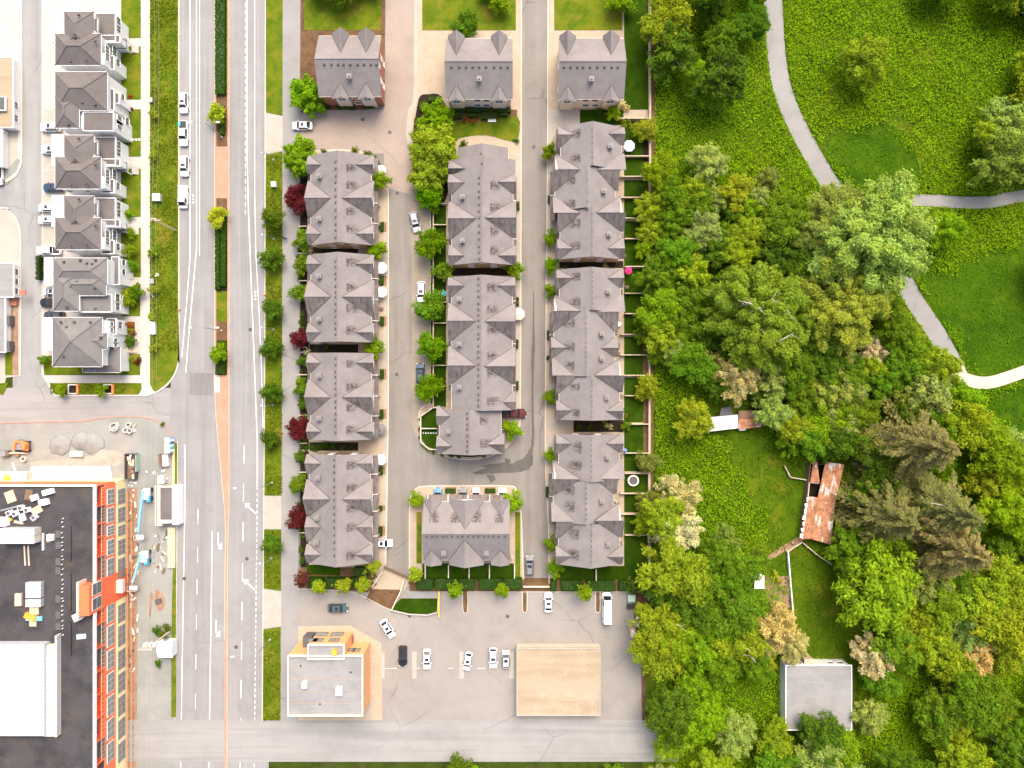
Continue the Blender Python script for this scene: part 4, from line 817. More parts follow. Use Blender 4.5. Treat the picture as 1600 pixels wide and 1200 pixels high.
for i, (x, y) in enumerate(((31, 794), (41, 797), (13, 802), (22, 803), (52, 809))):
    X, Y = G(x, y, ZR + .8); c = thing("fan_unit", "white rounded rooftop fan unit with dark round grille", "fan unit", (X, Y, ZR), "rooftop fan units set down in a cluster")
    MB().obox((X, Y, ZR), (1.15, 1.05, .9), .2 * i, .9).build("casing", "white_plastic", c); MB().cyl((X, Y, ZR + .9), .40, .05, 14).build("grille", "dark_grey_wall", c)
roofbox("white_box", "long white box beside the container with a yellow corner", "box", 7, 814, 2.4, 1.8, 1.1, "white_plastic"); roofbox("yellow_sack", "small yellow sack at the corner of the white box", "sack", 17, 812, .7, .5, .4, "yellow_paint", .4)
roofbox("tarp", "crumpled translucent sheet beside the fan units", "tarp", 36, 808, 1.3, 1.6, .3, "canvas_blue", .3); roofbox("timber_offcut", "loose timber offcuts in front of the container", "timber", 30, 816, 1.9, .5, .25, "wood_fence", -.2); roofbox("pipe_stack", "grey pipes lying slanted above the fan units", "pipes", 20, 793, 5, .35, .25, "metal_grey", .25)
roofbox("white_board", "narrow white board standing beside the container end", "board", 69, 846, .35, 3.6, .5, "metal_light"); roofbox("white_box", "white box with a cardboard flap on the dark roof", "box", 81, 839, 1.3, 1.3, .8, "white_plastic"); roofbox("cardboard_sheet", "cardboard flap beside the white box", "cardboard", 77, 842, .7, 1.3, .3, "cardboard")
for y, l in ((922, "upper"), (940, "lower")): roofbox("panel_stack", "ribbed white panel stack, the " + ("larger" if l == "upper" else "smaller") + " of two on the brown roof patch", "panel stack", 57, y - (2 if l == "upper" else 0), 3.2, 3.2 if l == "upper" else 1.6, 1.1, "white_roof_panels")
roofbox("orange_tarp", "bright orange tarp heap over plywood", "tarp", 49, 963, 2.4, 1.2, .6, "orange_paint", -.4); roofbox("plywood_sheet", "plywood sheet below the ribbed panel stacks", "plywood", 54, 953, 1.9, 1.8, .2, "plywood"); roofbox("plywood_sheet", "narrow plywood strip below the orange tarp", "plywood", 52, 973, 1.4, 1.4, .2, "plywood"); roofbox("blue_pallet", "light blue pallet under the orange tarp", "pallet", 54, 966, 3.4, .9, .3, "blue_light")
roofbox("saw_horse", "timber saw horse frame left of the ribbed panels", "saw horse", 31, 936, 1.4, 2.6, .6, "wood_fence"); roofbox("white_bag", "white crumpled bag near the facade parapet", "bag", 123, 963, 1.8, 1.5, .7, "canvas_white", .4, "bags near the parapet"); roofbox("blue_sheet", "pale blue crumpled sheet near the facade parapet", "sheet", 128, 994, 1.9, 1.0, .35, "canvas_blue", .1, "bags near the parapet")
for x in (39, 45): roofbox("timber_plank", "timber plank leaning below the white container", "plank", x, 868, .3, 4.2, .12, "wood_fence", .05, "planks below the container")
# ------------------------------------------------------------------ things in the yard
def part_box(root, name, c, sz, mat, rz=0, taper=1.0): return MB().obox(c, sz, rz, taper).build(name, mat, root)
def mound(label, x, y, r, h, mat, seed, name="gravel_heap", cat="gravel heap", grp="crushed stone heaps in the yard"):
    rr = random.Random(seed); X, Y = G(x, y, h * .5); rings = []; n = 28; off = [1 + rr.uniform(-.08, .08) for _ in range(n)]
    for k in range(9):
        t = k / 8; rad = r * (1 - t ** 1.25) + .01; z = h * (t ** .9)
        rings.append([(rad * off[i] * (1 + rr.uniform(-.02, .02)) * math.cos(2 * math.pi * i / n), rad * off[i] * math.sin(2 * math.pi * i / n) * .95, z - .03 + rr.uniform(-.04, .04)) for i in range(n)])
    me = MB().loft(rings).mesh(name, mat, smooth=True); o = bpy.data.objects.new(name, me); COL.objects.link(o); o.location = (X, Y, .04); tag(o, label, cat, grp)
mound("round grey crushed stone heap in the yard beside the orange machine", 92, 696, 2.5, 1.1, "crushed_stone", 1); mound("darker stone heap between two others in the yard", 125, 690, 2.3, 1.2, "crushed_stone", 2); mound("wide spread stone heap with rippled flank nearest the waste skip", 144, 693, 2.6, .9, "crushed_stone", 3)
mound("low sandy soil heap along the building's north side", 160, 719, 2.6, .5, "sandy_soil", 4, "soil_heap", "soil heap", "soil heaps")
o = tag(MB().box(G(112, 0)[0], G(132, 0)[0], yb(713, 0), yb(705, 0), .03, .8).build("concrete_block", "concrete_precast"), "long pale concrete block below the stone heaps", "concrete block")
# concrete slab beside the building with a rail
structure(MB().prism(px([(50, 728), (174, 728), (176, 748), (48, 748)]), -.1, .35).build("loading_slab", "concrete_precast"))
m = thing("guard_rail", "light guard rail along the slab beside the red building", "railing", (*G(113, 746), .35))
for i in range(16): x = G(50 + i * 8.2, 0)[0]; MB().tube([(x, yb(746.5, 0), .3), (x, yb(746.5, 0), 1.4)], .05, 5).build("post", "metal_light", m)
for z in (.9, 1.4): MB().tube([(G(50, 0)[0], yb(746.5, 0), z), (G(173, 0)[0], yb(746.5, 0), z)], .05, 5).build("rail", "metal_light", m)
h = thing("site_tent", "white framed site shelter beside the unfinished block", "shelter", (*G(18, 738), .03)); X0, X3 = G(-30, 0, 3)[0], G(40, 0, 3)[0]
MB().box(X0, X3, yb(752, 3), yb(737, 3), 2.6, 3.0).build("roof", "white_plastic", h); MB().box(X0 + .3, X3 - .3, yb(752, 3) + .3, yb(737, 3) - .3, .03, 2.6).build("wall", "concrete_precast", h); MB().obox((*G(24, 737, 3.2), 3.0), (.25, 4.2, .2), .35).build("brace", "white_plastic", h)
tag(MB().cyl((*G(10, 748, 3.2), 3.0), .95, .5, 14, .5).build("orange_drum", "orange_paint"), "orange rounded drum lying on the white shelter roof", "drum")
# excavator: tracked base, orange frame, cab, arm
e = thing("excavator", "orange framed loader machine with grey bed on the gravel", "machine", (*G(38, 697), .04)); X, Y = G(38, 697)
for s_ in (-1, 1): part_box(e, "track", (X, Y + s_ * .95, .04), (3.2, .5, .7), "rubber")
part_box(e, "chassis", (X, Y, .7), (2.8, 1.5, .35), "metal_grey"); part_box(e, "frame", (X - 1.35, Y + .1, 1.0), (.45, 1.7, .5), "safety_orange", -.15); part_box(e, "frame", (X + .1, Y + 1.0, 1.0), (2.9, .4, .5), "safety_orange", -.15); part_box(e, "frame", (X + 1.1, Y - .7, 1.0), (1.2, .4, .5), "safety_orange", -.15)
part_box(e, "cab", (X + 1.2, Y + .1, 1.0), (.9, 1.4, 1.2), "safety_orange", -.15, .8); part_box(e, "seat", (X + .5, Y - .1, 1.05), (.5, .6, .5), "black_plastic"); MB().tube([(X - .6, Y + 1.3, 1.2), (X + .5, Y + 1.7, 1.9), (X + 2.0, Y + 1.2, 1.4), (X + 2.0, Y - .6, .6)], .08, 6).build("arm", "dark_grey_wall", e)
e = thing("digger_attachment", "brown digging arm with bucket parts lying on gravel", "machine", (*G(22, 708), .04)); X, Y = G(22, 708)
part_box(e, "body", (X - 1.8, Y, .04), (1.6, 1.5, 1.2), "metal_grey", 0, .8); part_box(e, "bucket", (X - .9, Y, .04), (.8, 1.3, 1.0), "wood_dark", .1, .8); MB().tube([(X - .5, Y, .7), (X + .8, Y + .1, 1.0), (X + 2.2, Y, .5), (X + 3.4, Y - .05, .3)], [.25, .22, .18, .12], 6).build("arm", "wood_fence", e); part_box(e, "hydraulic_block", (X + 1.0, Y - .3, .04), (.9, .9, .6), "dirt")
def pipe_ring(x, y, r, label):
    o = thing("concrete_ring", label, "concrete ring", (*G(x, y), .03), "precast concrete rings by the kerb"); X, Y = G(x, y); n = 16; rings = []
    for k in range(n + 1):
        a = 2 * math.pi * k / n; c_, s_ = math.cos(a), math.sin(a); rings.append([(X + c_ * r, Y + s_ * r, .03), (X + c_ * r, Y + s_ * r, .9), (X + c_ * (r - .15), Y + s_ * (r - .15), .9), (X + c_ * (r - .15), Y + s_ * (r - .15), .03)])
    MB().loft(rings, cap=False).build("ring", "concrete_precast", o)
pipe_ring(181, 667, .95, "large precast concrete ring near the orange-stained kerb"); 
for x, y in ((203, 664), (199, 672), (205, 673), (39.5, 717)): pipe_ring(x, y, .6, "small precast concrete ring set down on the gravel")
for i in range(26):
    x, y = R.choice([(R.uniform(170, 212), R.uniform(655, 678)), (R.uniform(222, 262), R.uniform(728, 752)), (R.uniform(200, 212), R.uniform(748, 760))]); X, Y = G(x, y)
    o = MB().obox((0, 0, 0), (R.uniform(.25, .8), R.uniform(.2, .5), R.uniform(.12, .4)), R.uniform(0, 3), .8).mesh("rubble", R.choice(["concrete_precast", "white_plastic", "wood_fence", "concrete_precast"])); ob = bpy.data.objects.new("rubble", o); COL.objects.link(ob); ob.location = (X, Y, .035); tag(ob, "small offcut lying in the construction yard rubble", "offcut", "offcuts strewn over the yard")
# waste skip
sk = thing("waste_skip", "open waste skip heaped with timber scraps", "skip", (*G(207, 728), .04)); x0, x3, y0, y3 = G(200, 0)[0], G(216, 0)[0], yb(748, 0), yb(708, 0)
for n_, a in (("side_wall", (x0, x0 + .12, y0, y3)), ("side_wall", (x3 - .12, x3, y0, y3)), ("end_wall", (x0 + .12, x3 - .12, y0, y0 + .12)), ("end_wall", (x0 + .12, x3 - .12, y3 - .12, y3))): MB().box(*a, .04, 1.6).build(n_, "dark_grey_wall", sk)
MB().box(x0 + .12, x3 - .12, y0 + .12, y3 - .12, .04, .5).build("floor", "wood_dark", sk)
for i in range(16): X, Y = R.uniform(x0 + .5, x3 - .5), R.uniform(y0 + .6, y3 - .6); ob = MB().obox((X, Y, R.uniform(.5, 1.2)), (R.uniform(.5, 1.3), R.uniform(.2, .7), .12), R.uniform(0, 3)).build("scrap", R.choice(["plywood", "plywood", "wood_dark", "dirt", "canvas_white"]), sk)
g = thing("mesh_fence", "green mesh fence panel leaning beside the waste skip", "fence", (*G(220, 727), .04)); MB().box(G(218, 0)[0], G(218.6, 0)[0], yb(736, 0), yb(709, 0), .04, 1.9).build("mesh", "green_box", g)
for y in (709, 722, 736): MB().tube([(G(218.3, 0)[0], yb(y, 0), .0), (G(218.3, 0)[0], yb(y, 0), 2.0)], .06, 5).build("post", "metal_grey", g)
# portable toilets
for i, (x, y, col, w) in enumerate(((262, 688, "blue_paint", "dark blue"), (261, 697, "blue_light", "light blue"), (261.5, 704.5, "teal_plastic", "teal green"))):
    X, Y = G(x, y, 2.2); t = thing("portable_toilet", f"white-roofed portable toilet with {w} walls", "toilet cabin", (X, Y, .04), "portable toilets at the yard corner")
    part_box(t, "cabin", (X, Y, .04), (1.1, 1.05, 2.1), col); part_box(t, "roof", (X - .1, Y, 2.14), (1.15, 1.1, .2), "white_plastic", 0, .82); MB().box(X + .55, X + .6, Y - .3, Y + .3, .15, 1.95).build("door", "white_plastic", t)
t = thing("site_hut", "grey flat-roofed site hut with white lean-to against the kerb", "site hut", (*G(260, 791), .04)); x0, x3, y0, y3 = G(241, 0, 2.8)[0], G(278, 0, 2.8)[0], yb(822, 2.8), yb(759, 2.8); w = x3 - x0
MB().box(x0, x0 + w * .3, y0, y3, .04, 2.5).build("lean_to", "cream_siding", t); MB().box(x0 + w * .28, x0 + w * .72, y0 + .6, y3 - .3, .04, 2.8).build("wall", "concrete_precast", t); MB().box(x0 + w * .27, x0 + w * .73, y0 + 1.5, y3 - .4, 2.8, 2.95).build("roof", "shingle_brown", t); MB().box(x0 + w * .73, x3, y0 + .2, y3, .04, 2.4).build("side_store", "white_plastic", t)
part_box(t, "fascia", (x0 + .4, (y0 + y3) / 2, 2.5), (.2, y3 - y0, .15), "safety_orange")
t = thing("storage_box", "low beige storage crate with a dark lid behind the toilets", "crate", (*G(258, 719), .04)); X, Y = G(259, 719); part_box(t, "crate", (X + .3, Y, .04), (1.4, 2.6, .9), "canvas_tan", .06); part_box(t, "lid", (X - .8, Y, .04), (.5, 2.9, 1.1), "wood_dark", .1)
t = thing("white_cabinet", "pale cabinet standing near the site hut", "cabinet", (*G(256, 748), .04)); X, Y = G(256, 748); part_box(t, "body", (X, Y, .04), (1.4, 1.8, 1.4), "concrete_precast"); part_box(t, "lid", (X, Y, 1.44), (1.45, 1.85, .08), "white_trim")
# boom lifts
def boom(label, x, y, ang, ln):
    X, Y = G(x, y); t = thing("boom_lift", label, "boom lift", (X, Y, .04), "blue boom lifts along the facade"); ca, sa = math.cos(ang), math.sin(ang)
    part_box(t, "chassis", (X, Y, .45), (1.9, 3.0, .5), "metal_grey")
    for dx in (-.95, .95):
        for dy in (-1.0, 1.0): MB().tube([(X + dx - .17, Y + dy, .5), (X + dx + .17, Y + dy, .5)], .46, 10).build("wheel", "rubber", t)
    part_box(t, "turret", (X + .1, Y, .95), (1.6, 2.4, .9), "white_plastic", 0, .9); part_box(t, "engine_cover", (X + .7, Y - 1.0, .95), (.8, 1.3, .8), "blue_paint")
    p0 = Vector((X - .2, Y + .9, 2.0)); p1 = p0 + Vector((ca * ln, sa * ln, .9)); MB().tube([p0, p1], .27, 4).build("boom", "blue_light", t); MB().tube([p1, p1 + Vector((ca * .9, sa * .9, -.3))], .1, 5).build("jib", "blue_light", t)
    q = p1 + Vector((ca * 1.4, sa * 1.4, -1.0)); bk = MB(); bk.box(q.x - .9, q.x + .9, q.y - .5, q.y + .5, q.z, q.z + .08)
    for dx in (-.88, .88):
        for dy in (-.48, .48): bk.tube([(q.x + dx, q.y + dy, q.z), (q.x + dx, q.y + dy, q.z + 1.1)], .04, 4)
    for dy in (-.48, .48): bk.tube([(q.x - .88, q.y + dy, q.z + 1.1), (q.x + .88, q.y + dy, q.z + 1.1)], .04, 4)
    for dx in (-.88, .88): bk.tube([(q.x + dx, q.y - .48, q.z + 1.1), (q.x + dx, q.y + .48, q.z + 1.1)], .04, 4)
    bk.build("basket", "metal_light", t)
boom("blue boom lift with long straight boom, parked beside the site hut", 232, 771, math.radians(-94), 9.0); boom("blue boom lift with its boom reaching toward the yellow facade canopy", 229, 868, math.radians(-103), 6.5)
# hoarding rails along the facade
for k, x in enumerate((203, 209.5)):
    t = thing("safety_fence", ("outer" if k else "inner") + " orange-topped safety fence running along the yellow facade", "fence", (*G(x, 900), .03), "safety fences along the facade")
    for y in range(770, 1200, 14): MB().tube([(G(x, 0)[0], yb(y, 0), .0), (G(x, 0)[0], yb(y, 0), 1.15)], .05, 5).build("post", "metal_grey", t)
    MB().box(G(x, 0)[0] - .06, G(x, 0)[0] + .06, yb(1195, 0), yb(768, 0), 1.05, 1.15).build("top_rail", "safety_orange", t)
structure(MB().sheet(px([(199, 762), (215, 762), (214, 1200), (199, 1200)]), .046).build("trench", "dirt"))
structure(MB().sheet(px(smooth([(234, 928), (238, 926), (240, 935), (237, 945), (236, 962), (233, 966), (234, 945)], 3)), .047).build("puddle_stain", "dirt")); structure(MB().sheet(px(smooth([(243, 922), (254, 928), (258, 945), (250, 955), (244, 946)], 3)), .0475).build("sandy_patch", "dirt"))
tag(MB().obox((*G(248, 939), .03), (1.5, 1.0, .5), .3, .8).build("junk_heap", "dark_grey_wall"), "small dark junk heap on the sandy patch", "junk")
for i in range(70):
    x, y = (R.uniform(199, 216), R.uniform(765, 1060)) if i < 48 else (R.uniform(240, 262), R.uniform(830, 900)); X, Y = G(x, y); o = MB().obox((0, 0, 0), (R.uniform(.15, .5), R.uniform(.3, 1.6), R.uniform(.08, .3)), R.gauss(0, .5), .9).mesh("offcut", R.choice(["concrete_precast", "white_plastic", "plywood", "metal_grey", "wood_dark", "dark_grey_wall", "concrete_precast"])); ob = bpy.data.objects.new("offcut", o); COL.objects.link(ob); ob.location = (X, Y, .045); tag(ob, "small building offcut lying along the facade fences" if i < 48 else "small building offcut lying on the yard track", "offcut", "offcuts along the facade" if i < 48 else "offcuts on the yard track")
# kerb-side barrier of timber and the white shed at the bottom
t = thing("timber_barrier", "weathered plywood barrier along the yard's kerb side", "barrier", (*G(268, 860), .03))
for i, y in enumerate(range(824, 880, 9)): MB().box(G(263.5, 0)[0], G(275, 0)[0], yb(y + 8.6, 0), yb(y, 0), .03, .5 + .02 * (i % 3)).build("panel", "plywood" if i < 6 else "wood_fence", t)
t = thing("plywood_walkway", "narrow orange plywood strip along the verge by the toilets", "boardwalk", (*G(272, 735), .03))
for y in range(702, 758, 8): MB().box(G(270, 0)[0], G(273.5, 0)[0], yb(y + 7.6, 0), yb(y, 0), .03, .22).build("board", "plywood", t)
slab("verge", [(273.6, 692), (277.4, 692), (277.4, 757), (273.6, 757)], .16, "grass"); slab("verge", [(271, 880), (276, 880), (275, 1120), (268, 1120), (269, 950)], .16, "grass"); kerb([(278, 690), (277.5, 800), (276.5, 900), (275.5, 1000), (273.5, 1125)], .17, .5, n=1)
kerb([(0, 661), (60, 659.5), (130, 658), (160, 653), (195, 650.5), (230, 653), (258, 665), (272, 686), (277, 700)], .12, .7, "brick_paving")
t = thing("white_shed", "small white gabled shed beside the leaning power pole", "shed", (*G(258, 1015), .03)); X0, X3, Y0, Y3 = G(246, 0, 2.5)[0], G(270, 0, 2.5)[0], yb(1028, 2.5), yb(1002, 2.5)
MB().box(X0 + .15, X3 - .15, Y0 + .15, Y3 - .15, .03, 2.4).build("wall", "white_siding", t); ym = (Y0 + Y3) / 2; m = MB(); m.loft([[(X0, Y0, 2.4), (X0, ym, 3.1), (X0, Y3, 2.4), (X0, Y3, 2.3), (X0, ym, 3.0), (X0, Y0, 2.3)], [(X3, Y0, 2.4), (X3, ym, 3.1), (X3, Y3, 2.4), (X3, Y3, 2.3), (X3, ym, 3.0), (X3, Y0, 2.3)]]); m.build("roof", "white_metal_worn", t); MB().box(X0 + .8, X0 + 1.7, Y3 - .15, Y3 - .1, .1, 2.0).build("door", "grey_trim", t)
# ------------------------------------------------------------------ orange commercial building and the low block in the lot
def flatblock(root, x0, y0, x1, y1, z, wall, roof, rim, z0=0.0, rimw=.3, rimh=.5):
    a = G(x0, y0, z); b = G(x1, y1, z); X0, X3, Y0, Y3 = a[0], b[0], b[1], a[1]; MB().box(X0 + .05, X3 - .05, Y0 + .05, Y3 - .05, z0, z - .05).build("wall", wall, root); MB().box(X0 + rimw, X3 - rimw, Y0 + rimw, Y3 - rimw, z - .05, z + .05).build("roof", roof, root)
    m = MB(); m.box(X0, X3, Y0, Y0 + rimw, z - .3, z + rimh); m.box(X0, X3, Y3 - rimw, Y3, z - .3, z + rimh); m.box(X0, X0 + rimw, Y0 + rimw, Y3 - rimw, z - .3, z + rimh); m.box(X3 - rimw, X3, Y0 + rimw, Y3 - rimw, z - .3, z + rimh); m.build("parapet", rim, root); return X0, X3, Y0, Y3
t = thing("shop_building", "orange stucco shop with a stepped grey flat roof by the lot", "shop", (*G(515, 1075), 0)); a = flatblock(t, 450, 1023, 568, 1118, 8.0, "orange_stucco", "membrane_grey", "cream_siding"); b = flatblock(t, 481, 1006, 539, 1030, 8.15, "orange_stucco", "membrane_grey", "cream_siding")
for x in (488, 497, 522): window(t, (G(x, 0, 6)[0], b[3] - .03, 5.8), 2.0, 1.6, 'y', 1, "dark_grey_wall", "shop_glass")
for x in (548, 556): window(t, (G(x, 0, 6)[0], a[3] - .03, 5.2), 1.3, 1.6, 'y', 1, "dark_grey_wall", "shop_glass")
for x in (495, 520): window(t, (G(x, 0, 6)[0], b[3] - .03, 2.2), 2.6, 2.2, 'y', 1, "dark_grey_wall", "shop_glass")
for k in range(1, 5): yy_ = a[2] + (a[3] - a[2]) * k / 5; MB().box(a[0] + .4, a[1] - .4, yy_ - .05, yy_ + .05, 8.05, 8.085).build("roof_seam", "membrane_beige", t)
for x_, y_ in ((470, 1040), (548, 1050), (500, 1100)): MB().cyl((*G(x_, y_, 8), 8.05), .22, .12, 8).build("roof_drain", "vent_dark", t)
for x_, y_, s_ in ((530, 1080, 1.5), (476, 1070, 1.2)): MB().obox((*G(x_, y_, 8.6), 8.05), (s_, s_ * 1.2, .9)).build("roof_unit", "metal_light", t)
MB().box(G(466, 0, 7)[0], G(480, 0, 7)[0], a[3] - .02, G(0, 1004, 7)[1], 0, 3.6).build("side_porch", "dark_grey_wall", t); MB().box(G(541, 0, 2)[0], G(550, 0, 2)[0], a[3], a[3] + 1.6, .1, 2.2).build("entry", "brick_red_wall", t); tag_ = MB().obox((*G(523.5, 1018, 8.3), 8.2), (1.1, 1.1, .8)).build("roof_unit", "orange_box", t)
t = thing("low_block", "low flat sand-coloured block with a row of slots, in the lot", "building", (*G(873, 1070), 0)); a = flatblock(t, 807, 1012, 938, 1118, 2.6, "cream_siding", "membrane_beige", "driveway_concrete", rimw=.25, rimh=.25)
for i in range(9): x = 818 + i * 12.8; X, Y = G(x, 0, 1.8)[0], a[3] - .02; MB().box(X - .65, X + .65, Y, Y + .05, 1.3, 2.2).build("slot_window", "wood_dark", t)
MB().box(a[0], a[1], a[3] + .02, a[3] + .5, 2.2, 2.45).build("ledge", "patio", t)
# ------------------------------------------------------------------ sheds in the wood, bungalow at the bottom
def quadroof(root, name, pts, zs, mat, t=.12):
    top = [(*G(x, y, z), z) for (x, y), z in zip(pts, zs)]; MB().loft([top, [(p[0], p[1], p[2] - t) for p in top]]).build(name, mat, root)
t = thing("rusty_barn", "derelict shed with rusty patched metal roof and a hole", "shed", (*G(1283, 785), 0)); zt, zl = 3.1, 2.1
quadroof(t, "roof", [(1290, 721), (1319, 726), (1305, 787), (1278, 777)], [zt, zl + .2, zl + .2, zt], "rusty_metal"); quadroof(t, "roof", [(1278, 777.2), (1304.8, 787.2), (1298, 851), (1267, 842)], [zt, zl + .2, zl, zt], "rusty_metal"); quadroof(t, "roof", [(1264, 775.5), (1277.6, 777.2), (1266.6, 842), (1251, 843)], [zl + .2, zt, zt, zl], "rusty_metal"); quadroof(t, "roof", [(1271, 720), (1277, 721), (1281, 754), (1266, 754)], [zl, zl + .5, zt - .3, zl], "rusty_metal")
for p in ([(1264, 754), (1265.5, 754), (1263.5, 776), (1262, 776)], [(1266, 752.8), (1280, 754.5), (1279.8, 756.3), (1266, 754.6)]): quadroof(t, "beam", p, [zl] * 4, "wood_fence")
m = MB(); base = px([(1268, 724), (1315, 730), (1297, 846), (1255, 839)], 2.2); m.prism(base, 0, .25); m.build("floor", "dark_soil", t)
for i in range(4):
    p, q = base[i], base[(i + 1) % 4]; dx, dy = q[0] - p[0], q[1] - p[1]; l = math.hypot(dx, dy); MB().obox(((p[0] + q[0]) / 2, (p[1] + q[1]) / 2, 0), (l, .12, 1.8), math.atan2(dy, dx)).build("wall", "wood_dark", t)
for i in range(7):
    f = (i + .5) / 7; x = 1263.5 + (1252 - 1263.5) * f; y = 776 + (842 - 776) * f; X, Y = G(x, y, zl + .1); MB().obox((X, Y, zl + .12), (R.uniform(.5, 1.1), R.uniform(.7, 1.3), .05), R.uniform(-.3, .3)).build("loose_sheet", "white_metal_worn", t)
t = thing("white_shed", "derelict shed with white sheet roof and an open brown end", "shed", (*G(1145, 657), 0)); quadroof(t, "roof", [(1110, 652), (1153, 648), (1153, 669), (1103, 675)], [2.9, 2.9, 2.5, 2.4], "white_metal_worn"); quadroof(t, "roof", [(1127, 638), (1142, 635), (1146, 649), (1124, 651)], [3.0, 3.0, 2.85, 2.85], "dark_grey_wall"); quadroof(t, "roof", [(1154, 655), (1190, 655), (1189, 667), (1154, 671)], [2.2, 2.2, 2.0, 2.0], "rusty_metal")
MB().prism(px([(1110, 651), (1187, 646), (1187, 665), (1106, 672)], 2), 0, .2).build("floor", "wood_dark", t); MB().prism(px([(1112, 654), (1151, 650), (1151, 667), (1107, 672)], 2), .2, 2.3).build("wall", "wood_dark", t); MB().prism(px([(1155, 642), (1181, 641), (1181, 655), (1155, 656)], 1.2), .2, .9).build("pen", "dirt", t); MB().prism(px([(1180, 641), (1182, 641), (1182, 655), (1180, 655)], 1.6), .2, 1.7).build("post_wall", "white_trim", t); part_box(t, "junk_box", (*G(1158, 669), .1), (1.4, .9, 1.0), "white_plastic", .1)
h = House("white-walled bungalow with a grey roof south of the garden", 1277, 1090); a = h.flat(1228, 1040, 1330, 1140, 4.2, "membrane_grey"); window(h.root, (G(1240, 0)[0], a[3] - .08, 2.4), 1.6, 1.2, 'y', 1); window(h.root, (G(1290, 0)[0], a[3] - .08, 2.4), 1.2, 1.2, 'y', 1); window(h.root, (G(1305, 0)[0], a[3] - .08, 2.4), 1.2, 1.2, 'y', 1); MB().box(G(1248, 0)[0], G(1262, 0)[0], a[3] - .1, a[3] + 1.1, 0, 3.2).build("porch", "tan_siding", h.root); del h.root["group"]
t = thing("small_hut", "little pale hut half hidden under trees by the garden plot", "hut", (*G(1182, 905), 0)); part_box(t, "wall", (*G(1182, 905), 0), (1.8, 2.6, 2.2), "white_siding"); part_box(t, "roof", (*G(1181, 905), 2.2), (2.2, 3.0, .15), "white_metal_worn")
t = thing("wooden_bench", "weathered plank bench at the lawn edge under trees", "bench", (*G(1336, 940), 0)); X, Y = G(1336, 940); part_box(t, "seat", (X, Y, .42), (.5, 4.4, .08), "wood_fence", .15); part_box(t, "backrest", (X - .35, Y, .6), (.08, 4.4, .4), "white_metal_worn", .15)
for dy in (-1.8, 1.8): part_box(t, "leg", (X - dy * .15, Y + dy, -.06), (.45, .1, .48), "wood_dark", .15)
